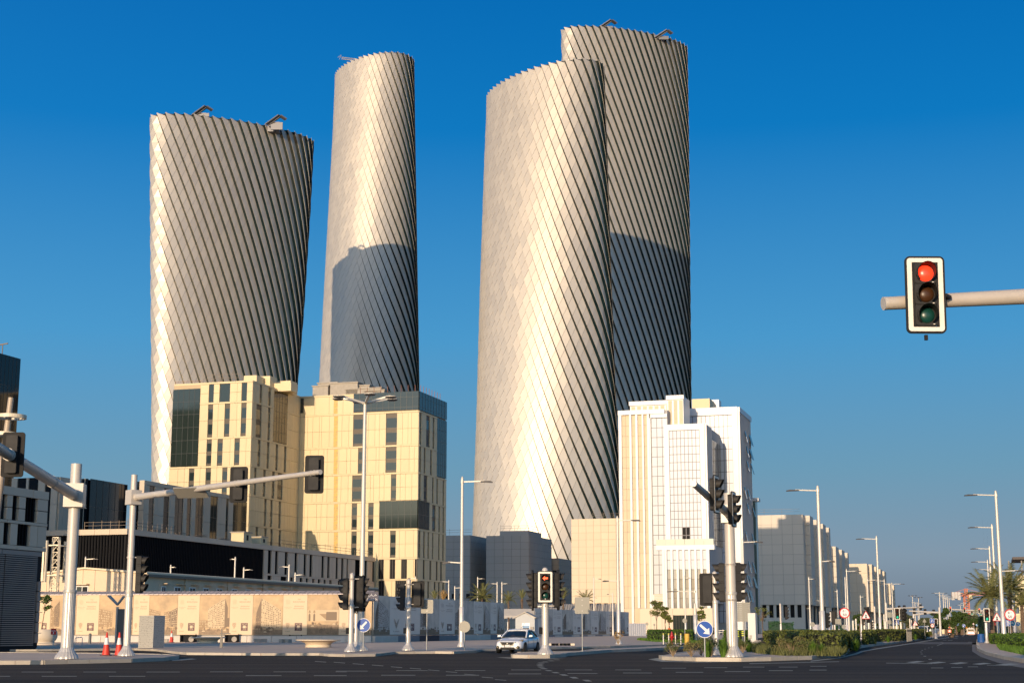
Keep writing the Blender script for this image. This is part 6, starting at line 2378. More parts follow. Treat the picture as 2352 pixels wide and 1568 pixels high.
def sign_post(label, base, z, kind, size, rotz=0.0, group=None, r=.035, extra_h=.1, name='road_sign', back=False):
    """post with a plate whose centre is at height z; plate faces the viewer unless turned"""
    t = thing(name, label, 'road sign', base, rotz, group)
    hh = z + (size * .55 if kind != 'none' else 0)
    MB().tube((0, 0, 0), (0, 0, hh), r, n=10).build('post', M_spost, t, True)
    o = None
    y0_ = -r - .02
    def pl(pts, a, b, m, nm, par=t):
        return MB().plate([(p[0], p[1] + z) for p in pts], a, b).build(nm, m, par)
    R_ = size / 2
    if kind == 'blue_left':
        o = pl(circ(R_), y0_ - .01, y0_ + .01, M_swhite, 'sign_plate')
        pl(circ(R_ * .93), y0_ - .016, y0_ - .01, M_sblue, 'blue_disc', o)
        A = [(-.62, -.62), (-.56, .12), (-.33, -.08), (.36, .62), (.56, .42), (-.12, -.30), (.10, -.55)]
        pl([(x * R_ * .95, y * R_ * .95) for x, y in A][::-1], y0_ - .022, y0_ - .016, M_swhite, 'arrow', o)
    elif kind == 'blue_right':
        o = pl(circ(R_), y0_ - .01, y0_ + .01, M_swhite, 'sign_plate')
        pl(circ(R_ * .93), y0_ - .016, y0_ - .01, M_sblue, 'blue_disc', o)
        A = [(.60, -.62), (.56, .18), (.33, -.02), (-.48, .66), (-.66, .46), (.08, -.26), (-.20, -.50)]
        pl([(x * R_ * .95, y * R_ * .95) for x, y in A], y0_ - .022, y0_ - .016, M_swhite, 'arrow', o)
    elif kind == 'fifty':
        o = pl(circ(R_), y0_ - .01, y0_ + .01, M_sred, 'sign_plate')
        pl(circ(R_ * .80), y0_ - .016, y0_ - .01, M_swhite, 'white_disc', o)
        text('50', M_ink, o, (0, y0_ - .02, z - R_ * .34), R_ * .48, R_ * .74, bold=.01)
        text('\u0665', M_ink, o, (-R_ * .20, y0_ - .02, z + R_ * .36), R_ * .40, R_ * .30, bold=.02)
        text('\u0660', M_ink, o, (R_ * .22, y0_ - .02, z + R_ * .40), R_ * .15, R_ * .13, bold=.02)
    elif kind in ('walker', 'lights', 'tri'):
        o = pl(tri(R_ * 1.15), y0_ - .01, y0_ + .01, M_sred, 'sign_plate')
        pl([(x * .80, y * .80) for x, y in tri(R_ * 1.15, .04)], y0_ - .016, y0_ - .01, M_swhite, 'white_triangle', o)
        if kind == 'walker':
            b = [(0, .42), (.07, .38), (.06, .28), (.14, .20), (.22, .05), (.17, .02), (.10, .10), (.09, -.05), (.24, -.38), (.10, -.42), (-.14, -.42), (-.20, -.38), (-.09, -.05), (-.10, .08),
                 (-.22, .02), (-.26, .05), (-.12, .2), (-.06, .28), (-.07, .38)]
            pl([(x * R_, y * R_ * .95 + .0) for x, y in b][::-1], y0_ - .022, y0_ - .016, M_ink, 'walking_figure', o)
        elif kind == 'lights':
            for k, mm in enumerate((M_sred, M_insul, mat('sign_green', (.02, .35, .12), .5))):
                pl(circ(R_ * .13, 12, 0, R_ * (.28 - k * .3)), y0_ - .022, y0_ - .016, mm, 'dot', o)
    elif kind == 'rect_back':
        o = MB().plate([(p[0], p[1] + z) for p in rrect(size, size * 1.1, size * .08)], -r - .012, -r + .0).build('sign_plate', M_sback, t)
        m = MB()
        for k in (-.36, 0, .36):
            m.box(-size * .36, size * .36, -r - .0, -r + .035 + r, z + size * k - .02, z + size * k + .02)
        m.build('rib', M_sback, t)
        m = MB()
        for k in (-.36, 0, .36):
            m.tube((0, 0, z + size * k - .03), (0, 0, z + size * k + .03), r * 1.5, n=10)
        m.build('clamp', M_gal, t)
    elif kind == 'round_back':
        o = MB().plate([(p[0], p[1] + z) for p in circ(R_)], -r - .012, -r + .0).build('sign_plate', M_sback, t)
        m = MB()
        for k in (-.55, 0, .55):
            m.box(-R_ * .7, R_ * .7, -r, r + .02, z + R_ * k - .015, z + R_ * k + .015)
        m.build('rib', M_sback, t)
    elif kind == 'tri_back':
        o = pl(tri(R_ * 1.15), y0_ - .01, y0_ + .01, M_sback, 'sign_plate')
    elif kind == 'uturn':
        o = pl(rrect(size, size, size * .06), y0_ - .01, y0_ + .01, M_swhite, 'sign_plate')
        pl(rrect(size * .93, size * .93, size * .05), y0_ - .016, y0_ - .01, M_sblue, 'blue_field', o)
        m = MB()
        m.path([Vector((size * .18, y0_ - .02, z - size * .32)), Vector((size * .18, y0_ - .02, z + size * .1)), Vector((size * .1, y0_ - .02, z + size * .25)), Vector((-size * .08, y0_ - .02, z + size * .25)),
                Vector((-size * .16, y0_ - .02, z + size * .1)), Vector((-size * .16, y0_ - .02, z - size * .1))], size * .055, 6)
        m.plate([(-size * .30, z - size * .08), (-size * .16, z - size * .32), (-size * .02, z - size * .08)], y0_ - .025, y0_ - .016)
        m.build('turn_arrow', M_swhite, o)
        o2 = MB().plate([(p[0], p[1] + z - size * .98) for p in circ(size * .42)], y0_ - .01, y0_ + .01).build('sign_plate', M_sred, t)
        MB().plate([(p[0], p[1] + z - size * .98) for p in circ(size * .34)], y0_ - .016, y0_ - .01).build('white_disc', M_swhite, o2)
        MB().box(-size * .2, size * .2, y0_ - .022, y0_ - .016, z - size * 1.05, z - size * .92).build('lorry_symbol', M_ink, o2)
    elif kind == 'blue_board':
        o = pl(rrect(size, size * 1.15, size * .05), y0_ - .01, y0_ + .01, M_swhite, 'sign_plate')
        pl(rrect(size * .94, size * 1.09, size * .04), y0_ - .016, y0_ - .01, M_sblue, 'blue_field', o)
        m = MB()
        for k in range(4):
            zz = z + size * (.36 - k * .24)
            m.box(-size * .34, size * (.1 + .08 * (k % 3)), y0_ - .02, y0_ - .016, zz - .03, zz + .03)
        m.build('wording_bars', M_swhite, o)
    elif kind == 'crossing':
        o = pl(rrect(size, size, size * .06), y0_ - .01, y0_ + .01, M_swhite, 'sign_plate')
        pl(rrect(size * .93, size * .93, size * .05), y0_ - .016, y0_ - .01, M_sblue, 'blue_field', o)
        pl([(0, .36 * size), (-.36 * size, -.32 * size), (.36 * size, -.32 * size)], y0_ - .02, y0_ - .016, M_swhite, 'white_triangle', o)
        pl([(0, .16 * size), (-.1 * size, -.26 * size), (.1 * size, -.26 * size)], y0_ - .026, y0_ - .02, M_ink, 'walking_figure', o)
    elif kind == 'stop':
        o = pl([(R_ * cos(pi / 8 + k * pi / 4), R_ * sin(pi / 8 + k * pi / 4)) for k in range(8)], y0_ - .01, y0_ + .01, M_sred, 'sign_plate')
        text('STOP', M_swhite, o, (0, y0_ - .014, z - R_ * .22), R_ * .34, R_ * 1.4)
        text('\uFED2\uFED7', M_swhite, o, (0, y0_ - .014, z + R_ * .34), R_ * .42, R_ * .7)
    elif kind == 'blue_round':
        o = pl(circ(R_), y0_ - .01, y0_ + .01, M_swhite, 'sign_plate')
        pl(circ(R_ * .92), y0_ - .016, y0_ - .01, mat('sign_light_blue', (.02, .20, .42), .45), 'blue_disc', o)
        pl([(-.5 * R_, .1 * R_), (.1 * R_, .35 * R_), (.5 * R_, -.1 * R_), (0, -.2 * R_)], y0_ - .022, y0_ - .016, M_swhite, 'arrow', o)
    return t

def sgn(label, bpx, cpx, cpy, Y, kind, size, z0=0.16, **kw):
    c = at(cpx, cpy, Y)
    return sign_post(label, (c.x, c.y, z0), c.z - z0, kind, size, **kw)

b = gr(833.4, 1495, .16)
sgn('round blue sign with white arrow pointing down left', 833.4, 835.3, 1434.9, b.y, 'blue_left', .78)
b = gr(1618, 1508, .17)
sgn('round blue sign with white arrow pointing down right', 1618, 1618, 1444.3, b.y, 'blue_right', .76, z0=.1)
b = gr(1337.6, 1495.4, .16)
sgn('back of a square sign in front of the far hoarding, centre', 1337.6, 1337, 1389.5, b.y, 'rect_back', .84)
b = gr(977, 1492, .16)
sgn('back of a square sign before the shaded hoarding, right of the turned-away signal', 977, 981, 1392, b.y, 'rect_back', .74)
b = gr(1064.8, 1490.5, .16)
sgn('back of a round sign before the shaded hoarding by the tall lamp', 1064.8, 1067, 1438.5, b.y, 'round_back', .70)
sgn('speed limit 50 sign left of the boulevard, above the hedge', 1940, 1939.5, 1406.8, 136, 'fifty', .92)
sgn('pedestrian warning triangle left of the boulevard', 1988, 1988.6, 1414, 158, 'walker', .98)
sgn('speed limit 50 sign on the right pavement', 2319, 2319, 1411, 128, 'fifty', .92)
sgn('pedestrian warning triangle on the right pavement', 2289, 2289.4, 1418.5, 148, 'walker', .98)
sgn('blue U-turn sign with a red ring sign beneath', 2141, 2140.8, 1425, 225, 'uturn', .68)
sgn('traffic light warning triangle by the far left traffic', 2102, 2102, 1432, 215, 'lights', .80)
sgn('traffic light warning triangle behind the green signal on the right', 2271, 2271.8, 1433, 185, 'lights', .76)
sgn('red octagonal stop sign peeping from behind the right warning triangle', 2280, 2280, 1432, 190, 'stop', .68)
sgn('back of a triangle sign beside the white lorry', 2123, 2123, 1425.5, 210, 'tri_back', .62)
sgn('blue direction board behind the right 50 sign', 2316, 2315.5, 1430, 150, 'blue_board', .50)
sgn('round blue sign just right of the blue board', 2325.5, 2325.5, 1430.5, 152, 'blue_round', .56)
sgn('small round blue sign at the far right hoarding', 2338, 2338, 1432, 160, 'blue_round', .44)
sgn('small square blue crossing sign under the left green signal', 2060, 2059, 1428, 205, 'crossing', .62)
sgn('small blue arrow sign on the far roundabout', 2214, 2213.7, 1436, 330, 'blue_left', .72)
sgn('tiny far warning triangle before the pale wall', 2235.8, 2235.6, 1431.8, 420, 'tri', .60)
sgn('tiny round blue sign right of the far warning triangle', 2243.6, 2243.6, 1434.6, 420, 'blue_round', .60)
# signs among the posts before the grey blocks
for i, (x, y, Y, k, s) in enumerate([(1898, 1427.5, 170, 'rect_back', .62), (1925, 1428, 172, 'rect_back', .66), (1723, 1425, 150, 'round_back', .55), (1938, 1438.5, 190, 'round_back', .50), (1866, 1433, 165, 'round_back', .5),
                                    (2043, 1411, 200, 'rect_back', .6), (2043, 1428, 202, 'round_back', .55), (1572.5, 1424.5, 150, 'round_back', .44), (1486, 1432, 260, 'round_back', .5), (1503, 1434, 240, 'round_back', .34)]):
    sgn('back of a small sign, %s' % ['square, left of the far 50 sign', 'square, just left of the far 50 sign', 'round, beside the white cabinet', 'round pale, under the far 50 sign', 'round, before the grey block wall',
                                     'square, left of the green signal', 'round, below the square one at the green signal', 'round, in front of the shop window', 'round dark, before the white building plinth', 'smallest, near the shop window'][i],
        x, x, y, Y, k, s)
# big lattice-backed board
b = gr(1710, 1478, .13)
bb_ = thing('direction_board', 'back of a large ribbed direction board behind the thick mast', 'road sign', b, 0)
zc_ = at(1700, 1404.5, b.y).z - .13
MB().tube((0, 0, 0), (0, 0, zc_ + .8), .10, n=12).build('post', M_spost, bb_, True)
MB().tube((-1.05, 0, 0), (-1.05, 0, zc_ + 1.0), .07, n=12).build('post', M_spost, bb_, True)
m = MB()
for k in range(10):
    z = zc_ - .82 + k * .165
    piece('board_plank', M_sback, bb_, -1.15, .55, -.16, -.12, z, z + .15)
for k in range(6):
    m.box(-1.1 + k * .32, -1.04 + k * .32, -.12, -.08, zc_ - .85, zc_ + .85)
m.build('rib', M_sback, bb_)

# ================================================================ PLAZA FURNITURE
M_cone = mat('cone_red', (.62, .045, .02), .5)
M_conew = mat('cone_white', (.75, .72, .68), .4)
def cone(label, base, s=1.0):
    t = thing('traffic_cone', label, 'traffic cone', base, 0, 'red and white cones')
    m = MB(); m.plate([(p[0], p[1]) for p in []] or [(-.01, 0), (.01, 0), (.01, .01)], 0, .01)
    MB().lathe([(.30 * s, 0), (.30 * s, .03 * s), (.17 * s, .04 * s)], 8).build('base', mat('cone_base', (.10, .03, .025), .7), t)
    MB().lathe([(.20 * s, .03 * s), (.155 * s, .30 * s), (.12 * s, .52 * s)], 18).build('lower_cone', M_cone, t, True)
    MB().lathe([(.12 * s, .52 * s), (.072 * s, .84 * s)], 18).build('white_sleeve', M_conew, t, True)
    MB().lathe([(.072 * s, .84 * s), (.035 * s, 1.08 * s), (.02 * s, 1.1 * s)], 18).build('tip', M_cone, t, True)
    return t
cone('left of the two red cones between the left signal masts', gr(243.5, 1504.5, .16), 1.0)
cone('right of the two red cones, beside the second mast foot', gr(272.5, 1505, .16), 1.0)
cone('single small red cone before the hoarding, right of the perforated cabinet', gr(393.5, 1474.5, .13), 1.05 * 1.0)

M_stone = mat('cast_stone', (.66, .56, .42), .6, var=.06, scale=1.5)
def saucer(label, base, R_=1.65, H=.52):
    t = thing('saucer_seat', label, 'stone seat', base, 0, 'round cast stone seats')
    MB().lathe([(R_ * .60, 0), (R_ * .60, .03), (R_ * .56, H * .30), (R_ * .62, H * .55), (R_ * .80, H * .76), (R_ * 1.0, H * .84)], 40).build('bowl', M_stone, t, True)
    MB().lathe([(R_ * .98, H * .82), (R_ * 1.02, H * .86), (R_ * 1.02, H * .96), (R_ * .98, H), (R_ * .7, H * .97)], 40).build('rim', M_stone, t, True)
    return t
saucer('saucer-shaped stone seat left of centre, before the hoarding frames', gr(477, 1475.6, .13), 1.62, .55)
saucer('nearer saucer-shaped stone seat, left of the signal post', gr(731, 1485.4, .13), 1.58, .56)
saucer('saucer-shaped stone seat half hidden behind the two red cones', gr(238, 1472.5, .13), 1.55, .5)

def foliage(mb, c, r, n, leaf, rg, flat=.75, hollow=.35, cl=True, sun=None):
    """leaf-sized faces gathered in clumps through a crown"""
    c = Vector(c)
    for k in range(n):
        a = rg.uniform(0, 2 * pi)
        u = rg.uniform(-1, 1)
        rr = (hollow + (1 - hollow) * rg.random() ** .6)
        s_ = sqrt(1 - u * u)
        p = c + Vector((cos(a) * s_ * r[0] * rr, sin(a) * s_ * r[1] * rr, u * r[2] * rr))
        l_ = leaf * rg.uniform(.6, 1.4)
        t1 = Vector((rg.uniform(-1, 1), rg.uniform(-1, 1), rg.uniform(-.6, .6))).normalized()
        t2 = t1.cross(Vector((rg.uniform(-1, 1), rg.uniform(-1, 1), rg.uniform(-1, 1)))).normalized()
        mb.add([tuple(p - t1 * l_), tuple(p + t2 * l_ * .5), tuple(p + t1 * l_), tuple(p - t2 * l_ * .5)], [(0, 1, 2, 3)])

def leafmat(name, col, var=.35):
    m = mat(name, col, .6, spec=.25)
    n, l = m.node_tree.nodes, m.node_tree.links
    b = n['Principled BSDF']
    g = n.new('ShaderNodeNewGeometry')
    cr = n.new('ShaderNodeValToRGB')
    cr.color_ramp.elements[0].color = (col[0] * (1 - var), col[1] * (1 - var), col[2] * (1 - var), 1)
    cr.color_ramp.elements[1].color = (col[0] * (1 + var), col[1] * (1 + var * .8), col[2] * (1 + var * .3), 1)
    l.new(g.outputs['Random Per Island'], cr.inputs[0])
    l.new(cr.outputs[0], b.inputs['Base Color'])
    b.inputs['Subsurface Weight'].default_value = 0
    return m
M_leaf = leafmat('green_leaves', (.055, .095, .02))
M_leafd = leafmat('dark_green_leaves', (.030, .062, .014))
M_leafo = leafmat('olive_hedge_leaves', (.115, .135, .032))
M_leafb = leafmat('bright_hedge_leaves', (.085, .150, .022))
M_leafdry = leafmat('dry_frond_leaves', (.36, .23, .09))
M_palm = leafmat('palm_leaves', (.17, .18, .075))
M_grass = leafmat('grass_blades', (.075, .150, .018))
M_bark = mat('bark', (.15, .10, .065), .9, var=.3, scale=6, bump=.5)
M_twig = mat('pale_twig', (.30, .22, .13), .8)

def tree(label, base, h, rad, rg_seed, m=None, trunk_r=.06, nleaf=600, leaf=.12, lean=0.0, crown_low=.4, clumps=7, cat='tree', group=None, name='tree'):
    rg = random.Random(rg_seed)
    t = thing(name, label, cat, base, 0, group)
    tr = MB()
    tips = []
    pts = [Vector((lean * h * f + rg.uniform(-.04, .04) * h * f, rg.uniform(-.03, .03) * h, h * f * .8)) for f in (0, .3, .6, 1)]
    pts[0] = Vector((0, 0, 0))
    tr.path(pts, [trunk_r, trunk_r * .8, trunk_r * .6, trunk_r * .3], 8)
    for k in range(clumps):
        f = rg.uniform(crown_low, .95)
        o = pts[1].lerp(pts[3], max(0, min(1, (f - .3) / .7)))
        a = rg.uniform(0, 2 * pi)
        R2 = rad * rg.uniform(.35, .85)
        tip = Vector((pts[3].x * f + cos(a) * R2, sin(a) * R2, h * min(.93, f + rg.uniform(.02, .16))))
        tr.path([o, o.lerp(tip, .5) + Vector((0, 0, .05 * h)), tip], [trunk_r * .5, trunk_r * .3, trunk_r * .12], 5)
        tips.append(tip)
    tr.build('trunk', M_bark, t)
    cr_ = MB()
    for tip in tips + [pts[3]]:
        r_ = rad * rg.uniform(.35, .6)
        foliage(cr_, tip, (r_, r_, r_ * .7), nleaf // (len(tips) + 1), leaf, rg, hollow=.15)
    cr_.build('crown', m or M_leaf, t)
    return t

# planter with a young tree at the left
pb = gr(97, 1480, .13)
pt_ = thing('planter', 'big round stone planter at the left, red notice beside it', 'planter', pb)
MB().lathe([(1.05, 0), (.95, .25), (1.08, .42), (1.18, .62), (1.16, 1.0), (1.02, 1.26), (.9, 1.22)], 40).build('bowl', M_stone, pt_, True)
MB().lathe([(1.5, 0), (1.5, .12), (1.0, .16)], 40).build('foot', M_stone, pt_, True)
tree('thin young tree growing from the stone planter', (pb.x - .15, pb.y, pb.z + 1.1), 3.0, .55, 3, nleaf=420, leaf=.10, lean=.10, trunk_r=.04, clumps=6)

# perforated cabinet
cbp = gr(334, 1487, .13)
cab = thing('perforated_cabinet', 'grey perforated metal cabinet behind the second mast', 'cabinet', (cbp.x, cbp.y, .13), radians(-24))
M_cab = mat('cabinet_grey', (.42, .41, .37), .5, .2)
MB().box(-.62, .62, 0, 1.25, 0, 2.2).build('body', M_cab, cab)
rgc = random.Random(2)
hol = MB()
for i in range(11):
    for j in range(17):
        x = -.55 + i * .11 + rgc.uniform(-.03, .03)
        z = .1 + j * .125 + rgc.uniform(-.04, .04)
        r_ = rgc.choice([.010, .016, .022])
        hol.plate([(p[0] + x, p[1] + z) for p in circ(r_, 6)], -.004, 0)
hol.build('perforation', M_dark, cab, kind='stuff')
h2 = MB(Matrix.Translation((.62, 0, 0)) @ Matrix.Rotation(pi / 2, 4, 'Z'))
for i in range(11):
    for j in range(17):
        x = .06 + i * .11 + rgc.uniform(-.03, .03)
        z = .1 + j * .125 + rgc.uniform(-.04, .04)
        h2.plate([(p[0] + x, p[1] + z) for p in circ(rgc.choice([.010, .016, .022]), 6)], -.004, 0)
h2.build('side_perforation', M_dark, cab, kind='stuff')

# totem with folded top
tpb = gr(276, 1484, .13)
tt = thing('totem', 'grey totem slab with a folded wing roof behind the second mast', 'kiosk', tpb)
MB().box(-.27, .22, -.1, .25, 0, 2.75).build('body', mat('totem_grey', (.14, .145, .14), .4, .3), tt)
MB().box(-.40, -.28, -.12, .27, 0, 2.9).build('side_panel', M_gal, tt)
MB().plate([(-1.1, 3.7), (-.35, 3.0), (.12, 3.62), (.75, 3.66), (.70, 3.70), (.08, 3.72), (-.33, 3.12), (-.95, 3.76)][::-1], -.25, .3).build('wing_roof', mat('wing_grey', (.50, .47, .42), .5, .1), tt)

def bollard(label, base, h, r, m, top=None, bands=(), group='bollards', name='bollard'):
    t = thing(name, label, 'bollard', base, 0, group)
    MB().lathe([(r, 0), (r, h - r * .6), (r * .8, h - r * .2), (r * .2, h)], 14).build('post', m, t, True)
    for z in bands:
        MB().lathe([(r * 1.04, z), (r * 1.04, z + .06)], 14).build('yellow_band', mat('band_yellow', (.70, .72, .05), .5), t, True)
    if top:
        MB().lathe([(r * 1.05, h - .14), (r * 1.05, h), (r * .2, h + .02)], 14).build('cap', top, t, True)
    return t
bollard('dark square-looking bollard right of the leftmost mast foot', gr(206, 1477.5, .13), .92, .13, mat('bollard_dark', (.12, .12, .11), .5))
bollard('beige bollard right of the perforated cabinet', gr(364.5, 1478.5, .13), 1.15, .09, M_stone)
o = thing('notice_sign', 'small red notice board on a post by the stone planter', 'road sign', gr(122, 1481.5, .13))
MB().tube((0, 0, 0), (0, 0, 1.3), .05).build('post', M_gal, o)
nb2 = MB().box(-.21, .21, -.09, -.05, .85, 1.32).build('notice_plate', M_sred, o)
MB().box(-.17, .17, -.097, -.09, 1.12, 1.16).build('wording_bar', M_swhite, nb2)
MB().plate([(-.03, 1.06), (.03, 1.06), (.03, .98), (.06, .98), (0, .9), (-.06, .98), (-.03, .98)][::-1], -.097, -.09).build('arrow', M_swhite, nb2)
o = thing('bike_rack', 'low tube bicycle rack behind the leftmost mast foot', 'bike rack', gr(177, 1482.5, .13))
MB().path([(-.18, 0, 0), (-.18, 0, .5), (-.14, 0, .62), (.32, 0, .66), (.38, 0, .6), (.38, 0, 0)], .03, 8).build('tube', M_gal, o, True)
o = thing('thin_signpost', 'thin edge-on sign post before the first saucer seat', 'post', gr(508, 1486.5, .13))
MB().box(-.09, .09, -.06, .06, 0, .75).build('base_box', M_wframe, o)
MB().box(-.03, .03, -.03, .03, .75, 1.32).build('post', M_wframe, o)
MB().box(-.1, .62, -.02, .02, .93, 1.0).build('arm', M_wframe, o)

# street name plate between the signal posts
sp_ = thing('street_name_sign', 'dark blue street name plate with Arabic lettering, between the signal heads', 'road sign', (gr(834, 1487, .13).x, 106.0, .13))
cz = at(855, 1369, 106.0)
MB().tube((0, 0, 0), (0, 0, cz.z + .3), .04).build('post', M_spost, sp_)
lx = cz.x - sp_.location.x
np_ = MB().box(lx - .5, lx + .42, -.06, -.03, cz.z - .13 - .32, cz.z - .13 + .32).build('name_plate', mat('plate_navy', (.01, .012, .05), .4), sp_)
text('\u0639\u0631\u0627\u0634', M_swhite, np_, (lx, -.064, cz.z - .05), .2, .6)
text('Thaalab St.', M_swhite, np_, (lx, -.064, cz.z - .31), .13, .75)

# ---------------- gatehouse and car shades in the gap
gh = at(1206, 1464, 232.0)
g = thing('gatehouse', 'small pale gatehouse hut with gable roof behind the white car', 'hut', (gh.x, gh.y, 0), radians(-10))
MB().plate([(-1.45, 0), (1.45, 0), (1.45, 3.1), (0, 3.75), (-1.45, 3.1)], 0, 3).build('wall', mat('hut_grey_blue', (.44, .45, .44), .6), g)
MB().add([(-1.65, -.25, 3.0), (0, -.25, 3.82), (0, 3.2, 3.82), (-1.65, 3.2, 3.0), (-1.65, -.25, 3.1), (0, -.25, 3.94), (0, 3.2, 3.94), (-1.65, 3.2, 3.1)],
         [(0, 1, 5, 4), (4, 5, 6, 7), (3, 2, 1, 0), (0, 4, 7, 3)]).add([(1.65, -.25, 3.0), (0, -.25, 3.82), (0, 3.2, 3.82), (1.65, 3.2, 3.0), (1.65, -.25, 3.1), (0, -.25, 3.94), (0, 3.2, 3.94), (1.65, 3.2, 3.1)],
         [(1, 0, 4, 5), (5, 4, 7, 6), (0, 1, 2, 3), (4, 0, 3, 7)]).build('roof', mat('hut_roof', (.55, .48, .38), .6), g)
fr_ = MB().box(-.45, .72, -.05, 0, 1.2, 2.3).build('window', M_wh, g)
MB().box(-.38, .65, -.06, -.05, 1.25, 1.55).build('pane', M_dark, fr_)
MB().box(-.38, .65, -.06, -.05, 1.56, 1.9).build('blue_band', mat('sea_blue', (.03, .17, .36), .4), fr_)
MB().box(.85, 1.3, -.25, 0, 1.4, 1.75).build('meter_box', M_conc, g)
M_fab = mat('shade_fabric', (.62, .55, .44), .7, var=.08, scale=.6)
for i, (px, Y, s_) in enumerate([(1175, 262, 1.0), (1205, 285, 1.0), (1186, 310, 1.1)]):
    c_ = at(px, 1440, Y)
    sh = thing('car_shade', ['nearest car park shade sail, left of the gatehouse roof', 'car park shade sail just behind the gatehouse roof', 'farthest car park shade sail behind the hut'][i], 'shade sail', (c_.x, c_.y, 0), -.2, 'fabric car park shades')
    for sx_ in (-3.6, 3.6):
        MB().tube((sx_, 2.2, 0), (sx_, 2.2, 5.0), .09).build('post', M_wh, sh)
        MB().bar((sx_, 2.2, 5.0), (sx_, -2.4, 3.7), .12).build('rafter', M_wh, sh)
    MB().add([(-4.6, -2.6, 3.5), (4.6, -2.6, 3.5), (4.2, .2, 4.7), (-4.2, .2, 4.7), (4.6, 3, 4.2), (-4.6, 3, 4.2), (-4.6, -2.6, 3.56), (4.6, -2.6, 3.56), (4.2, .2, 4.76), (-4.2, .2, 4.76), (4.6, 3, 4.26), (-4.6, 3, 4.26)],
             [(0, 1, 2, 3), (3, 2, 4, 5), (9, 8, 7, 6), (11, 10, 8, 9), (0, 6, 7, 1)]).build('sail', M_fab, sh)
dk = at(1186, 1464, 262.0)
o = thing('parked_car', 'dark car under the shade sail, mostly hidden by the white car', 'car', (dk.x, dk.y + 4, 0))
MB().plate([(-2.1, .3), (2.1, .3), (2.15, .8), (1.4, .95), (.8, 1.45), (-.9, 1.45), (-1.6, .95), (-2.15, .85)], -.85, .85).build('body', mat('dark_car_paint', (.02, .02, .022), .3), o)
for sx_ in (-1.3, 1.3):
    MB().tube((sx_, -.88, .32), (sx_, -.7, .32), .32, n=16).build('wheel', M_black, o)

# ribbed shed roof behind the far hoarding
r0, r1 = at(1230, 1400, 330.0), at(1400, 1400, 345.0)
sd = thing('storage_shed', 'low shed with ribbed grey roof behind the far hoarding', 'shed', (r0.x, 330, 0), radians(-6))
Ls = r1.x - r0.x + 1
zr = at(1300, 1390, 335).z
MB().box(0, Ls, 0, 9, 0, zr - 1.4).build('wall', M_gclad, sd)
n = 34
for i in range(n):
    x = -.3 + (Ls + .6) * i / n
    me = MB().add([(0, -.5, -1.5), ((Ls + .6) / n * .8, -.5, -1.5), ((Ls + .6) / n * .8, 4.5, .2), (0, 4.5, .2), (0, -.5, -1.38), ((Ls + .6) / n * .8, -.5, -1.38), ((Ls + .6) / n * .8, 4.5, .32), (0, 4.5, .32)],
                  [(3, 2, 1, 0), (4, 5, 6, 7), (0, 1, 5, 4), (1, 2, 6, 5), (3, 0, 4, 7)])
    if i == 0:
        rme = me.mesh('roof_sheet', mat('shed_roof', (.55, .50, .42), .5, .3))
    link('roof_sheet', rme, sd, loc=(x, 0, zr))
MB().plate([(Ls, zr - 1.4), (Ls + .05, zr - 1.4), (Ls + .05, zr + .2), (Ls, zr + .2)], 0, 9).build('gable_end', M_gclad, sd)

# white corrugated screen right of the far hoarding
f0, f1 = at(1445, 1464, 300.0), at(1484, 1464, 303.0)
wf = thing('sheet_fence', 'white corrugated sheet fence right of the far hoarding', 'fence', (f0.x, f0.y, 0), atan2(f1.y - f0.y, f1.x - f0.x))
Lf = (f1 - f0).length
n = 16
for i in range(n):
    piece('fence_sheet', M_white, wf, Lf * i / n, Lf * (i + .86) / n, -.05 if i % 2 else 0, .03 if i % 2 else .06, 0, 2.5)

# ---------------- palms
FROND = {}
def frond_mesh(L, droop, m, seed, w=.36, n=26):
    rg = random.Random(seed)
    mb = MB()
    pts = []
    for i in range(9):
        f = i / 8
        pts.append(Vector((L * f * (1 - .18 * f * droop), 0, L * (.42 * f - .62 * droop * f * f))))
    mb.path(pts, [.05 * (1 - .8 * i / 8) * L / 3 for i in range(9)], 4)
    for i in range(n):
        f = .12 + .88 * i / n
        k = min(7, int(f * 8))
        p = pts[k].lerp(pts[k + 1], f * 8 - k)
        d = (pts[k + 1] - pts[k]).normalized()
        ll = w * L / 3 * (1 - .55 * abs(f - .45)) * rg.uniform(.8, 1.15) * 1.55
        for s_ in (-1, 1):
            sd_ = Vector((0, s_, 0))
            tip = p + sd_ * ll * .85 + d * ll * .65 + Vector((0, 0, -ll * rg.uniform(.05, .35)))
            wd = d * .045 * L / 3
            mb.add([tuple(p - wd), tuple(p + wd), tuple(tip)], [(0, 1, 2)])
    return mb.mesh('frond', m)

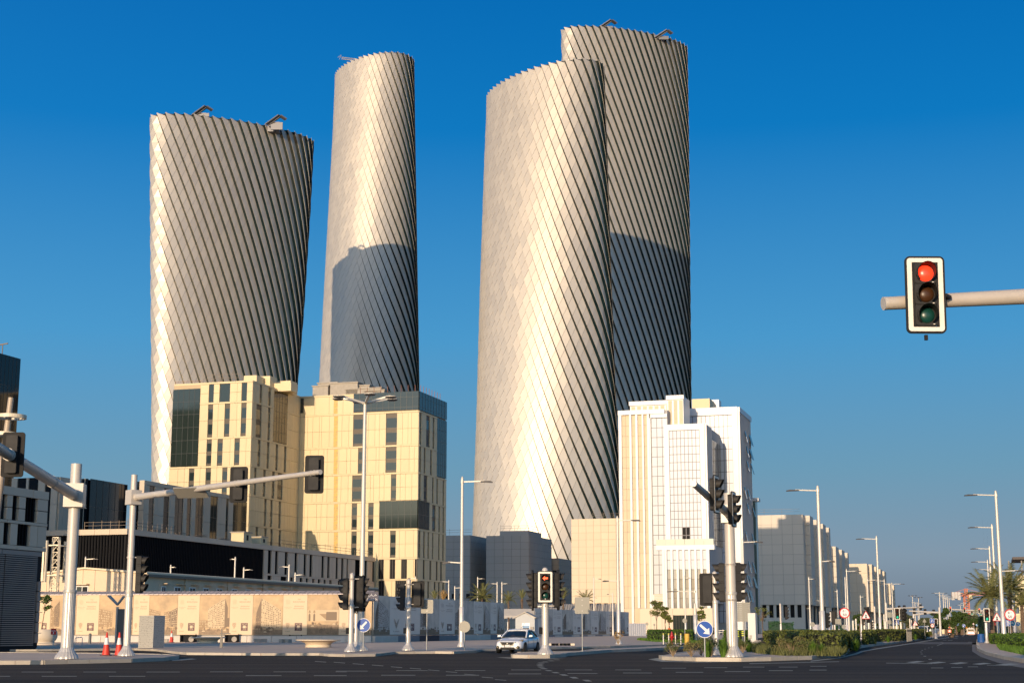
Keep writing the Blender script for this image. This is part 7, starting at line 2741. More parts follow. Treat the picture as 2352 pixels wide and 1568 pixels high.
def palm(label, base, trunk_h, L, nf_, seed, m=None, up=.25, dry=0, tr=.22, group=None, pruned=False):
    rg = random.Random(seed)
    t = thing('palm_tree', label, 'palm tree', base, 0, group)
    mb = MB()
    prof = []
    n = max(3, int(trunk_h / .35))
    for i in range(n):
        z = trunk_h * i / n
        prof += [(tr * (1.05 - .2 * i / n), z), (tr * (.88 - .2 * i / n), z + trunk_h / n * .9)]
    prof += [(tr * .9, trunk_h), (tr * .4, trunk_h + .2)]
    mb.lathe(prof, 12)
    mb.build('trunk', M_bark, t)
    m = m or M_palm
    for k in range(nf_):
        a = k * 2.39996 + rg.uniform(-.2, .2)
        tier = k / nf_
        droop = .25 + tier * 1.0 if not pruned else .05 + tier * .35
        key = (round(L, 2), round(droop, 1), m.name, k % 3)
        if key not in FROND:
            FROND[key] = frond_mesh(L, round(droop, 1), m, k)
        o = link('frond', FROND[key], t, loc=(0, 0, trunk_h + .1))
        el_ = radians(62 - 78 * tier + rg.uniform(-8, 8)) if not pruned else radians(80 - 45 * tier)
        o.rotation_euler = Euler((0, -el_ * .75, a), 'XYZ')
    if dry:
        dm = MB()
        for k in range(dry):
            a = rg.uniform(0, 2 * pi)
            r_ = rg.uniform(.2, .9) * L * .55
            z = trunk_h + rg.uniform(-.9, .1)
            dm.add([(cos(a) * .15, sin(a) * .15, trunk_h), (cos(a + .12) * .15, sin(a + .12) * .15, trunk_h), (cos(a) * r_, sin(a) * r_, z - r_ * .3)], [(0, 1, 2)])
        dm.build('dry_skirt', M_leafdry, t)
    return t

def palm_at(label, px, py, Y, L, nf_, seed, **kw):
    c_ = at(px, py, Y)
    return palm(label, (c_.x, c_.y, 0), max(1.5, c_.z), L, nf_, seed, **kw)
palm_at('broad green palm rising behind the shaded hoarding', 1107, 1376, 236, 2.9, 30, 1, group='palms behind the hoarding')
palm_at('small green palm left of the tied dry palm', 998, 1376, 240, 1.3, 14, 2, group='palms behind the hoarding', pruned=True)
palm_at('tied palm with dry golden fronds left of the broad palm', 1018, 1379, 238, 1.5, 12, 3, dry=160, group='palms behind the hoarding', pruned=True, m=M_leafdry)
palm_at('green palm just left of the centre signal head', 1168, 1380, 300, 2.4, 22, 4, group='palms behind the hoarding')
palm_at('tied palm with dry skirt left of the centre signal head', 1199, 1376, 318, 2.0, 14, 5, dry=140, group='palms behind the hoarding', pruned=True)
palm_at('tied palm with dry skirt right of the centre signal head', 1294, 1376, 325, 2.4, 14, 6, dry=160, group='palms behind the hoarding', pruned=True)
palm_at('green palm behind the back of the square sign', 1345, 1380, 330, 2.9, 24, 7, group='palms behind the hoarding')
palm_at('left palm at the right edge, long arching fronds', 2276, 1376, 150, 3.4, 34, 8, group='palms at the right edge', tr=.25)
palm_at('right palm at the right edge, fuller crown with fruit stalks', 2318, 1362, 160, 3.6, 40, 9, group='palms at the right edge', tr=.25, dry=60)
palm_at('low palm partly cut off by the right edge', 2347, 1392, 150, 2.4, 22, 10, group='palms at the right edge')

# ---------------- hedges, grass and shrubs
def hedge(label, corners, h, m, seed, leaf=.09, dens=26, group='clipped hedges', z0=.1):
    """corners = world xy outline; a box of leaves with a dark heart"""
    rg = random.Random(seed)
    c_ = sum((Vector((p[0], p[1], 0)) for p in corners), Vector((0, 0, 0))) / len(corners)
    t = thing('hedge', label, 'hedge', (c_.x, c_.y, z0), 0, group)
    pts = [Vector((p[0], p[1], 0)) - c_ for p in corners]
    ar = sum(pts[i].x * pts[(i + 1) % len(pts)].y - pts[(i + 1) % len(pts)].x * pts[i].y for i in range(len(pts)))
    if ar < 0:
        pts = pts[::-1]
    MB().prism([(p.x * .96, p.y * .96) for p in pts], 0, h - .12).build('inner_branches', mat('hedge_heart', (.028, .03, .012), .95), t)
    mb = MB()
    def leafq(p, nrm):
        l_ = leaf * rg.uniform(.6, 1.5)
        t1 = Vector((rg.uniform(-1, 1), rg.uniform(-1, 1), rg.uniform(-1, 1)))
        t1 = (t1 - nrm * t1.dot(nrm) * .5).normalized()
        t2 = t1.cross(nrm + Vector((rg.uniform(-.7, .7), rg.uniform(-.7, .7), rg.uniform(-.7, .7)))).normalized()
        mb.add([tuple(p - t1 * l_), tuple(p + t2 * l_ * .55), tuple(p + t1 * l_), tuple(p - t2 * l_ * .55)], [(0, 1, 2, 3)])
    n = len(pts)
    for i in range(n):
        a, b_ = pts[i], pts[(i + 1) % n]
        L = (b_ - a).length
        d_ = (b_ - a) / L
        out = Vector((d_.y, -d_.x, 0))
        if (out.y > .5 and L > 6) or L < .3:
            cnt = int(L * h * dens * .25)
        else:
            cnt = int(L * h * dens)
        for _ in range(min(cnt, 9000)):
            s_ = rg.random() * L
            z = rg.random() * h
            bump_ = .10 * sin(s_ * 2.1 + i) * sin(z * 3.7 + s_) + .05 * sin(s_ * 7.3)
            leafq(a + d_ * s_ + out * (bump_ + rg.uniform(-.10, .05)) + Vector((0, 0, z)), out)
    # top by rejection inside the outline
    xs_2 = [p.x for p in pts]; ys_2 = [p.y for p in pts]
    area = abs(ar) / 2
    cnt = min(int(area * dens * 1.0), 12000)
    k = 0
    tries = 0
    while k < cnt and tries < cnt * 8:
        tries += 1
        x = rg.uniform(min(xs_2), max(xs_2)); y = rg.uniform(min(ys_2), max(ys_2))
        ins = False
        for i in range(n):
            a, b_ = pts[i], pts[(i + 1) % n]
            if (a.y > y) != (b_.y > y) and x < (b_.x - a.x) * (y - a.y) / (b_.y - a.y) + a.x:
                ins = not ins
        if ins:
            k += 1
            leafq(Vector((x, y, h + rg.uniform(-.09, .07) + .04 * sin(x * 3) * sin(y * 2.3))), Vector((0, 0, 1)))
    mb.build('leaf_surface', m, t, kind='stuff')
    return t

def poly(px, z=.1):
    return [tuple(gr(*p, z)[:2]) for p in px]
# big olive hedge along the median, built at a true height of about one metre
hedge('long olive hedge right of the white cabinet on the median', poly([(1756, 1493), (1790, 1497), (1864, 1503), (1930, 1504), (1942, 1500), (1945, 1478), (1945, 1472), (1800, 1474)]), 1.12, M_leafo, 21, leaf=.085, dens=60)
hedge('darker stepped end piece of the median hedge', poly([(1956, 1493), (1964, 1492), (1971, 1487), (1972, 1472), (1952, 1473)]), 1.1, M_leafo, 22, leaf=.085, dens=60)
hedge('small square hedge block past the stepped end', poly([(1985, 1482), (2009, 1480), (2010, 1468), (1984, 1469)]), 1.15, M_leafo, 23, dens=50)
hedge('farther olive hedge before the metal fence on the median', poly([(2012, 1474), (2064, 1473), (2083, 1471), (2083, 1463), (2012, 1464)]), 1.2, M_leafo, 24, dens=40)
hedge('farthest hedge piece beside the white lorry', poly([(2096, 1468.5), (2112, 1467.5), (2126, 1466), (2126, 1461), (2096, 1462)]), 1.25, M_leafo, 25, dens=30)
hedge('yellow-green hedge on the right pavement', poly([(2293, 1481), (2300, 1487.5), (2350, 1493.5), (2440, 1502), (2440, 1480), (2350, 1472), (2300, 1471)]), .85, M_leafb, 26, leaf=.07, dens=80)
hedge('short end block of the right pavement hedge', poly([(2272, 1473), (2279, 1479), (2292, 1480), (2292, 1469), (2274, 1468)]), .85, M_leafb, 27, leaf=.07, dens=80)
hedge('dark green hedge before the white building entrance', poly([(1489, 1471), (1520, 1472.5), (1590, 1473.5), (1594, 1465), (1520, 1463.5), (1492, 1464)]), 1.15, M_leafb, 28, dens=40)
hedge('hedge remnant behind the black bollards', poly([(1665, 1478), (1722, 1479), (1722, 1470), (1668, 1469)]), 1.1, M_leafb, 29, dens=40)

lawn = MB()
rg = random.Random(8)
def grass_area(name, px, z, blades, hgt, m, seed, wid=.03):
    rg = random.Random(seed)
    pts = poly(px, z)
    n = len(pts)
    xs_2 = [p[0] for p in pts]; ys_2 = [p[1] for p in pts]
    mb = MB()
    k = 0
    tr_ = 0
    while k < blades and tr_ < blades * 10:
        tr_ += 1
        x = rg.uniform(min(xs_2), max(xs_2)); y = rg.uniform(min(ys_2), max(ys_2))
        ins = False
        for i in range(n):
            a, b_ = pts[i], pts[(i + 1) % n]
            if (a[1] > y) != (b_[1] > y) and x < (b_[0] - a[0]) * (y - a[1]) / (b_[1] - a[1]) + a[0]:
                ins = not ins
        if not ins:
            continue
        k += 1
        a = rg.uniform(0, 2 * pi)
        h_ = hgt * rg.uniform(.5, 1.2)
        mb.add([(x - cos(a) * wid, y - sin(a) * wid, z), (x + cos(a) * wid, y + sin(a) * wid, z), (x + rg.uniform(-.5, .5) * h_, y + rg.uniform(-.5, .5) * h_, z + h_)], [(0, 1, 2)])
    o = mb.build(name, m, kind='stuff')
    return o
o = grass_area('lawn', [(1462, 1468.5), (1500, 1472.5), (1640, 1478.5), (1700, 1478), (1700, 1470), (1600, 1472), (1470, 1466.5)], .13, 9000, .20, M_grass, 31, .05)
tag(o, 'strip of bright green grass before the white building hedge', 'grass')
o = grass_area('groundcover', [(2290, 1484), (2297, 1492), (2330, 1499), (2352, 1504), (2480, 1520), (2480, 1500), (2352, 1493), (2300, 1486)], .13, 9000, .28, M_grass, 32, .02)
tag(o, 'bright grass bed along the foot of the right pavement hedge', 'grass')
o = grass_area('dry_groundcover', [(1700, 1489), (1740, 1500), (1800, 1505), (1930, 1506), (1944, 1500), (1860, 1497), (1756, 1488)], .15, 9000, .42, leafmat('dry_olive_cover', (.115, .125, .042)), 33, .018)
tag(o, 'olive and straw ground cover at the foot of the median hedge', 'ground cover')

def tuft(label, base, h, m, seed, n=260, spread=.5, group='grass tufts on the median', cat='grass tuft'):
    rg = random.Random(seed)
    t = thing('grass_tuft', label, cat, base, 0, group)
    mb = MB()
    for k in range(n):
        a = rg.uniform(0, 2 * pi)
        r0_ = rg.random() * .12
        R_ = spread * rg.random()
        h_ = h * rg.uniform(.6, 1.1) * (1 - .35 * R_ / spread)
        p0 = Vector((cos(a) * r0_, sin(a) * r0_, 0))
        p1 = Vector((cos(a) * (r0_ + R_ * .4), sin(a) * (r0_ + R_ * .4), h_ * .65))
        p2 = Vector((cos(a) * (r0_ + R_), sin(a) * (r0_ + R_), h_))
        s_ = Vector((-sin(a), cos(a), 0)) * .010
        mb.add([tuple(p0 - s_), tuple(p0 + s_), tuple(p1 + s_), tuple(p1 - s_), tuple(p2)], [(0, 1, 2, 3), (3, 2, 4)])
    mb.build('blades', m, t, kind='stuff')
    return t
def bushlet(label, base, h, seed, m=None, group='low dry shrubs on the median'):
    rg = random.Random(seed)
    t = thing('shrub', label, 'shrub', base, 0, group)
    st = MB()
    lf = MB()
    for k in range(26):
        a = rg.uniform(0, 2 * pi)
        R_ = rg.uniform(.05, .42)
        hh = h * rg.uniform(.5, 1.1)
        tip = Vector((cos(a) * R_, sin(a) * R_, hh))
        st.path([(0, 0, 0), tip * .55, tip], [.010, .007, .004], 4)
        foliage(lf, tip, (.13, .13, .12), 26, .036, rg, hollow=0)
    st.build('stems', M_twig, t, kind='stuff')
    lf.build('leaves', m or leafmat('shrub_leaves', (.10, .12, .04)), t, kind='stuff')
    return t
M_dryleaf = leafmat('dry_shrub_leaves', (.16, .15, .06))
leafmat('shrub_leaves', (.10, .12, .04))
for i, (cx_, cy_, h_, kk) in enumerate([(325, 1305, .62, 'b'), (505, 1308, .62, 'b'), (600, 1300, .75, 'b'), (665, 1312, .85, 't'), (700, 1305, .8, 'b'), (818, 1315, .95, 't'), (735, 1290, .6, 'b'),
                                     (1065, 1262, .85, 't'), (1010, 1270, .6, 'b'), (1400, 1288, .7, 'b'), (1470, 1292, .7, 'b'), (1540, 1290, .75, 'b'), (1620, 1294, .6, 'b'), (1700, 1298, .75, 't'),
                                     (1350, 1283, .6, 'b'), (1780, 1296, .6, 't'), (1180, 1265, .4, 'b'), (950, 1268, .5, 'b')]):
    px, py = K(9, cx_, cy_)
    b_ = gr(px, py, .15)
    pos = ['leftmost by the island tip', 'second from the island tip', 'just left of the blue arrow sign post', 'behind the blue arrow sign post', 'left of the slim signal post', 'between the slim post and the thick mast', 'at the slim post foot',
           'before the white cabinet', 'left of the white cabinet', 'before the hedge, left part', 'before the hedge, second', 'before the hedge, third', 'before the hedge, fourth', 'before the hedge, large bright one', 'at the hedge start by the bollards',
           'near the kerb ramp', 'beside the cable coil', 'right of the thick mast foot'][i]
    if kk == 't':
        tuft('bright grass tuft, ' + pos, b_, h_, M_grass, 40 + i, spread=.42)
    else:
        bushlet('low dry shrub, ' + pos, b_, h_, 40 + i, M_dryleaf if i % 2 else None)
for i, (cx_, cy_) in enumerate([(1110, 965), (1330, 1020)]):
    pass
for i, (px, py, h_) in enumerate([(1966, 1494, .8), (1990, 1480, .7), (2040, 1474, .7), (2103, 1468.5, .8)]):
    tuft('bright grass tuft against the hedge row, ' + ['in the dark gap', 'before the square block', 'before the farther hedge', 'before the farthest hedge'][i], gr(px, py, .15), h_, M_grass, 70 + i, 180, .5)
# dry bush at the lamp foot near the pilaster wing
bushlet('dry brown twiggy bush around the lamp foot before the far hoarding', gr(1420, 1480, .13), 1.0, 91, M_leafdry)

# young trees by the white building and beyond
for i, (px, py, tpy, rad, sd_, sc2) in enumerate([(1508, 1447, 1378, 1.7, 1, 1), (1537, 1447, 1404, 1.3, 2, 1), (1612, 1456, 1390, 1.2, 3, 1), (1752, 1452, 1382, 1.5, 4, 0), (1528, 1447, 1392, 1.1, 5, 1)]):
    Y = 330.0 if i != 3 else 250.0
    c_ = at(px, py, Y)
    top_ = at(px, tpy, Y)
    tree(['slim young tree before the shop window, tallest', 'small bent tree before the shop window', 'slender tree between white building and signal posts', 'half bare tree right of the white building', 'small tree between the two entrance trees'][i],
         (c_.x, c_.y, 0), top_.z, rad, 100 + i, nleaf=1500 if sc2 else 200, leaf=.16, trunk_r=.11, crown_low=.45, group='young street trees', m=leafmat('sunlit_tree_leaves', (.13, .15, .04)) if i == 0 else MATS['sunlit_tree_leaves'])

# ---------------- utility items on the median
ub = gr(1729, 1480, .13)
uc = thing('utility_cabinet', 'tall white utility cabinet on the median', 'cabinet', ub, radians(-25))
Hc = at(1729, 1407, ub.y).z - .13
MB().box(-.36, .28, 0, .6, .1, Hc).build('body', mat('cabinet_white', (.66, .64, .58), .5), uc)
MB().box(-.34, .26, .02, .58, 0, .1).build('plinth', M_dark, uc)
for k in range(5):
    piece('vent_slat', M_sback, uc, -.26, -.04, -.02, 0, .5 + k * .06, .535 + k * .06)
for i, (px, py) in enumerate([(1695.5, 1496), (1707, 1491), (1756.5, 1489.5), (1765, 1490), (1774.5, 1490)]):
    bollard('black bollard with yellow bands, ' + ['left one before the white cabinet', 'second one before the white cabinet', 'left of the three by the hedge', 'middle of the three by the hedge', 'right of the three by the hedge'][i],
            gr(px, py, .13), 1.2, .075, mat('bollard_black', (.05, .06, .06), .5), bands=(.85, .98, 1.10), group='black bollards with yellow bands')
for i, cx_ in enumerate((230, 283, 348, 401)):
    px, py = K(9, cx_, 1188)
    bollard('thin grey bollard with yellow top, ' + ['first from the left near the hydrant', 'immediately left of the red hydrant', 'immediately right of the red hydrant', 'last before the yellow bin'][i], gr(px, py, .13), .92, .05, M_gal,
            top=mat('top_yellow', (.65, .55, .12), .5), group='thin bollards by the hydrant')
hb_ = gr(1543.4, 1479, .13)
hy = thing('fire_hydrant', 'red fire hydrant between the thin bollards', 'fire hydrant', hb_)
MB().lathe([(.16, 0), (.16, .06), (.10, .10), (.10, .62), (.13, .66), (.14, .74), (.10, .84), (.09, .92), (.05, 1.02), (.05, 1.08), (.02, 1.10)], 14).build('body', mat('hydrant_red', (.42, .02, .02), .4), hy, True)
for s_ in (-1, 1):
    MB().tube((0, 0, .60), (s_ * .20, 0, .60), .055, n=10).build('outlet', MATS['hydrant_red'], hy)
yb_ = gr(1578.3, 1479.3, .13)
o = thing('litter_bin', 'yellow cylindrical bin right of the thin bollards', 'bin', yb_)
MB().lathe([(.20, 0), (.21, .04), (.21, .86), (.19, .9)], 18).build('body', mat('bin_yellow', (.66, .40, .06), .6, var=.1, scale=3), o, True)
o = thing('cable_coil', 'black cable coil lying before the three bollards', 'cable', gr(1752, 1492.5, .13))
m = MB()
for k in range(5):
    rr = .22 + .03 * k
    m.path([(cos(a * pi / 8) * rr, .05 * k, .24 + sin(a * pi / 8) * rr * .9) for a in range(17)], .014, 5)
m.path([(-.2, 0, .05), (-.9, .1, .04), (-1.6, -.1, .12), (-2.3, .2, .04), (-3.4, 0, .05)], .014, 5)
m.build('coil', M_black, o, True)
o = thing('boulder', 'pale lump of rubble beside the cable coil', 'rock', gr(1741, 1488.5, .13))
rg = random.Random(4)
m = MB()
m.lathe([(.45, 0), (.55, .2), (.42, .42), (.15, .55)], 9)
m.v = [(x * rg.uniform(.8, 1.15), y * rg.uniform(.8, 1.15), z * rg.uniform(.85, 1.1)) for x, y, z in m.v]
m.build('rock', M_conc, o)
# low barrier blocks on the far kerb behind the car
for i, x in enumerate([700, 735, 775, 815, 850, 890]):
    px, py = K(7, x, 1198)
    o = thing('kerb_block', ['pale low block on the far kerb, %s from the signal post' % s_ for s_ in ('first', 'second', 'third', 'fourth', 'fifth', 'sixth')][i], 'block', gr(px, py, .13), 0, 'low blocks on the far kerb')
    MB().box(-.3, .3, -.15, .15, 0, .16).build('block', M_stone, o)

# ---------------- right pavement, far side
M_gwall = leafmat('artificial_ivy', (.022, .075, .030), .4)
def ivy_screen(label, a, b_, h, seed, banner=None, group='green site screens'):
    a, b_ = Vector((a.x, a.y, 0)), Vector((b_.x, b_.y, 0))
    d_ = b_ - a
    L = d_.length
    t = thing('site_screen', label, 'fence', a, atan2(d_.y, d_.x), group)
    MB().box(0, L, 0, .15, 0, h).build('backing', mat('screen_green', (.02, .05, .03), .8), t)
    rg = random.Random(seed)
    mb = MB()
    for k in range(int(L * h * 30)):
        x, z = rg.uniform(0, L), rg.uniform(0, h)
        l_ = rg.uniform(.06, .16)
        mb.add([(x - l_, -.02 - rg.random() * .1, z), (x, -.02 - rg.random() * .14, z + l_), (x + l_, -.03 - rg.random() * .1, z), (x, -.02, z - l_ * .6)], [(0, 1, 2, 3)])
    mb.build('ivy_face', M_gwall, t, kind='stuff')
    return t
M_ban = mat('banner_grey', (.22, .21, .25), .6, var=.15, scale=1)
def banner(label, a, b_, h, logo=M_swhite):
    a, b_ = Vector((a.x, a.y, 0)), Vector((b_.x, b_.y, 0))
    d_ = b_ - a
    L = d_.length
    t = thing('site_banner', label, 'banner', a, atan2(d_.y, d_.x), 'leaf banners on the site screens')
    MB().box(0, L, -.05, 0, .2, h).build('cloth', M_ban, t)
    m = MB()
    leaf_logo(m, L / 2, h * .52, L * .62, h * .72, y=-.07, bars=9)
    m.build('leaf_emblem', logo, t)
    MB().box(-.06, 0, -.06, .06, 0, h).build('post', M_spost, t)
    return t
q0, q1, q2 = gr(2249, 1474.5, .1), gr(2268, 1474.5, .1), gr(2274, 1471, .1)
ivy_screen('green ivy screen behind the blue barrel, right kerb', q0, gr(2264, 1475, .1), 2.6, 1)
banner('leaf banner just left of the green signal post base', gr(2264.5, 1474, .1), gr(2284, 1467, .1), 2.75)
ivy_screen('green ivy screen behind the second and third right lamps', gr(2284, 1467, .1), gr(2306, 1466, .1), 2.8, 2)
ivy_screen('green ivy screen left of the far right leaf banner', gr(2306, 1466, .1), gr(2323, 1465.5, .1), 3.0, 3)
banner('leaf banner behind the right 50 sign', gr(2324, 1465, .1), gr(2340, 1465, .1), 3.0)
ivy_screen('green ivy screen at the right picture edge', gr(2340, 1465, .1), gr(2385, 1464.6, .1), 3.0, 4)
bl = gr(2254, 1474.8, .13)
o = thing('blue_barrel', 'tall blue plastic barrel at the kerb before the ivy screen', 'barrel', bl)
MB().lathe([(.30, 0), (.32, .05), (.32, .2), (.30, .23), (.31, .45), (.29, .48), (.29, .66), (.25, .72)], 16).build('body', mat('barrel_blue', (.015, .09, .30), .5, var=.3, scale=3), o, True)
o.scale = (1.15, 1.15, 1.15)

# pale site banners on the left of the boulevard, behind the hedge
M_pban = mat('banner_pale', (.50, .47, .48), .6, var=.1, scale=1)
for i, (x0_, x1_, Y) in enumerate([(1866, 1882, 205), (1898, 1914, 208), (1937, 1950, 214)]):
    a, c_ = at(x0_, 1440, Y), at(x1_, 1440, Y)
    t = thing('site_banner', ['pale leaf banner behind the hedge, left one', 'pale leaf banner behind the hedge, middle one', 'pale leaf banner behind the hedge, right one'][i], 'banner', (a.x, Y, 0), 0, 'pale banners behind the hedge')
    L = c_.x - a.x
    MB().box(0, L, 0, .05, .1, 2.0).build('cloth', M_pban, t)
    m = MB(); leaf_logo(m, L / 2, .95, L * .55, 1.2, y=-.02, bars=6)
    m.build('leaf_emblem', M_swhite, t)
for i, (x0_, x1_, Y) in enumerate([(1765, 1790, 180), (1790, 1822, 190), (1822, 1866, 200), (1882, 1898, 206), (1915, 1937, 211)]):
    a, c_ = at(x0_, 1440, Y), at(x1_, 1440, Y)
    ivy_screen('green mesh screen behind the median hedge, ' + ['first', 'second', 'third', 'fourth', 'fifth'][i] + ' from the white building', a, c_, [2.3, 2.2, 1.4, 2.0, 1.9][i], 10 + i)

# metal picket fence on the median
pf0, pf1 = gr(2084, 1472.5, .15), gr(2095, 1471, .15)
t = thing('picket_fence', 'dark vertical-bar fence between the median hedges', 'fence', pf0, atan2(pf1.y - pf0.y, pf1.x - pf0.x))
Lp = (pf1 - pf0).length
for i in range(12):
    piece('bar', M_wframe, t, Lp * i / 11, Lp * i / 11 + .05, 0, .05, 0, 1.35)
MB().box(0, Lp, .05, .09, 1.2, 1.26).build('rail', M_spost, t)

# ---------------- signals down the boulevard
def far_signal(label, px, base_py, top_py, hd_py, Y, lit, s=1.0, ang=0, board=True, pole_off=0, n=3, side=None):
    c_ = at(px, base_py, Y)
    t = thing('traffic_light', label, 'traffic light', (c_.x, c_.y, .05), 0, 'signals along the boulevard')
    H = at(px, top_py, Y).z
    MB().tube((0, 0, 0), (0, 0, H), .11, n=10).build('pole', M_pole, t, True)
    MB().lathe([(.26, 0), (.24, .15), (.15, .3), (.14, 2.0)], 12).build('base_section', M_gal, t, True)
    a = radians(ang)
    z = at(px, hd_py, Y).z
    head(t, (sin(a) * .3 + pole_off, -cos(a) * .3, z), a, n, board, lit, s=s)
    if side:
        for sa, dx in side:
            head(t, (dx, .1, z - .1), radians(sa), 3, True, None, s=s, border=False)
    return t
far_signal('green signal left of the boulevard beyond the hedge', 2060.5, 1452, 1396, 1409.5, 200, 'green', 1.0, 5, side=((80, .75), (100, 1.1)))
far_signal('green signal at the right kerb before the ivy screen', 2267, 1474.5, 1400, 1412.8, 146, 'green', .83, 3)
far_signal('small dark signal beside the U-turn sign', 2149.5, 1462, 1423, 1429.5, 230, None, .75, 4)
far_signal('signal with bare post before the cream block, head on its left', 2011, 1455, 1393, 1412, 175, None, 1.0, -80, False, -.55, 4)
far_signal('dark signal and post before the grey block wall', 1909, 1455, 1406, 1419, 172, None, .95, 175, True, .35)
far_signal('bare thick post with signal left of the tall boulevard lamp', 1885, 1455, 1405, 1425, 165, None, .9, 100, False, .5, 4)
far_signal('small dark signal on a white post before the grey block', 1794, 1452, 1386, 1408, 190, None, .9, 90, False, .45, 4)
far_signal('tiny dark signal in the thicket of posts, left one', 1979, 1455, 1414, 1428, 200, None, .7, 80, False, 0, 3)
far_signal('tiny dark signal in the thicket of posts, right one', 1998, 1455, 1414, 1436, 200, None, .7, 80, False, 0, 3)
far_signal('far signal behind the disc lamps', 2094.5, 1450, 1424, 1428, 260, None, .7, 100, False, 0, 4)
def gantry(label, x_pole, x_tip, y_pole, y_tip, Y, heads_, face=0):
    c_ = at(x_pole, 1446, Y)
    t = thing('signal_mast', label, 'signal mast', (c_.x, Y, 0), 0, 'signal masts along the boulevard')
    z0_, z1_ = at(x_pole, y_pole, Y).z, at(x_tip, y_tip, Y).z
    dx = at(x_tip, y_tip, Y).x - c_.x
    MB().tube((0, 0, 0), (0, 0, z0_ + 1.0), .24, .2, n=12).build('pole', M_pole, t, True)
    MB().tube((0, 0, z0_), (dx, 0, z1_), .2, .12, n=12).build('arm', M_pole, t, True)
    for x, lit in heads_:
        f = (x - x_pole) / (x_tip - x_pole)
        head(t, (dx * f, -.35 if not face else .35, z0_ + (z1_ - z0_) * f), radians(face), 3, True, lit, s=Y / 3526 * 12.8 / 1.58, border=not face)
    return t
gantry('far signal arm with three red lights across the boulevard', 2280, 2166, 1403, 1397.5, 335, [(2181.8, 'red'), (2215, 'red'), (2249.5, 'red')])
gantry('farthest signal arm with small green lights', 2285, 2214, 1408.5, 1404.5, 480, [(2211.5, 'green'), (2232, 'green'), (2253, 'green')])
gantry('signal arm left of the boulevard, heads turned away', 2037, 2121, 1398, 1393, 245, [(2068, None), (2079.5, None), (2115.7, None)], 180)
gantry('second signal arm left of the far tree, heads turned away', 2160, 2088, 1406, 1402, 300, [(2101.5, None), (2127, None)], 180)
gantry('third low signal arm crossing behind the second', 2100, 2150, 1411, 1405, 310, [(2146, None)], 180)

# ---------------- slim bare posts in the thicket left of the boulevard
for i, (px, tpy, Y, w) in enumerate([(1951, 1405, 170, .10), (1967, 1420, 180, .10), (1927, 1417, 175, .09), (1960, 1424, 190, .12), (2032, 1410, 210, .1), (1996, 1400, 185, .12), (1774, 1430, 230, .1), (2035, 1426, 190, .14),
                                  (1986, 1428, 200, .14), (2070, 1428, 190, .14), (2078, 1430, 210, .12), (1918, 1421, 190, .09), (2091, 1420, 240, .1), (2006, 1424, 205, .1)]):
    c_ = at(px, 1450, Y)
    o = thing('slim_post', 'bare slim post, ' + ['just right of the far 50 sign', 'left of the far pedestrian triangle', 'left of the round pale sign', 'low one under the cream block edge', 'right of the second tall lamp', 'behind the pedestrian triangle',
              'by the grey block wall', 'low thick one by the green signal', 'low thick one before the bushes', 'low one right of the green signal', 'lowest one right of the green signal', 'between the hedge-top signals', 'near the far traffic light triangle',
              'right of the pedestrian triangle'][i], 'post', (c_.x, Y, 0), 0, 'bare posts left of the boulevard')
    MB().tube((0, 0, 0), (0, 0, at(px, tpy, Y).z), w, n=8).build('post', M_lamp, o, True)

# ---------------- far trees
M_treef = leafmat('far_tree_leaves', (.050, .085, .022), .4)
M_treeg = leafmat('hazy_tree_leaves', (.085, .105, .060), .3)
def bigtree(label, cx_, top, base, halfw, Y, seed, m=None, nl=5200, group='trees closing the boulevard'):
    c_ = at(cx_, base, Y)
    H = at(cx_, top, Y).z
    R_ = halfw / 3526 * Y
    rg = random.Random(seed)
    t = thing('tree', label, 'tree', (c_.x, Y, 0), 0, group)
    tr = MB()
    tips = []
    for k in range(4):
        x0_ = rg.uniform(-R_ * .4, R_ * .4)
        tr.path([(x0_, 0, 0), (x0_ * 1.2, rg.uniform(-.5, .5), H * .3), (x0_ * 1.7, 0, H * .6)], [.28, .2, .1], 7)
    tr.build('trunk', M_bark, t)
    mb = MB()
    nc = 26
    for k in range(nc):
        a = rg.uniform(0, 2 * pi)
        rr = rg.random() ** .5
        z = H * rg.uniform(.30, .93)
        env = sqrt(max(.05, 1 - ((z / H - .55) / .5) ** 2))
        x, y = cos(a) * rr * R_ * env, sin(a) * rr * R_ * env
        r_ = R_ * rg.uniform(.18, .34)
        foliage(mb, (x * .9, y * .9, min(z, H - r_ * .6)), (r_, r_, r_ * .65), nl // nc, .16 * Y / 300, rg, hollow=.45)
    mb.build('crown', m or M_treef, t)
    return t
bigtree('large dark tree on the median beyond the lorries', 2172, 1393, 1446, 34, 330, 1, nl=9000)
bigtree('dark tree joined to the right of the large one', 2205, 1402, 1446, 22, 380, 2)
bigtree('rounded bush tree beyond the far roundabout', 2241, 1420, 1443, 20, 430, 3)
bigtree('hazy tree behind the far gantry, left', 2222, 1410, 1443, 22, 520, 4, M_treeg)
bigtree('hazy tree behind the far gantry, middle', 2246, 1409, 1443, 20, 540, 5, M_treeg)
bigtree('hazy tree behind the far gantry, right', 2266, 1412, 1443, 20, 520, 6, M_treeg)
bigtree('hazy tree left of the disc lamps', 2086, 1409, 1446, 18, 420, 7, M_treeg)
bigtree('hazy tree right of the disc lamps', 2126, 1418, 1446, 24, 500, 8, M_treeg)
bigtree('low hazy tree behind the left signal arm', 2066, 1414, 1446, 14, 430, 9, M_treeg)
bigtree('small green tree under the sunlit cream block', 1974, 1408, 1452, 17, 300, 10)
bigtree('small tree right of the cream block posts', 2027, 1420, 1452, 12, 290, 11)
bigtree('dark bush at the median end by the motorcycle', 2187, 1442, 1452, 9, 270, 12, nl=1500)
bigtree('round shrub on the far roundabout, left', 2204, 1436, 1446, 9, 400, 13, nl=1200)
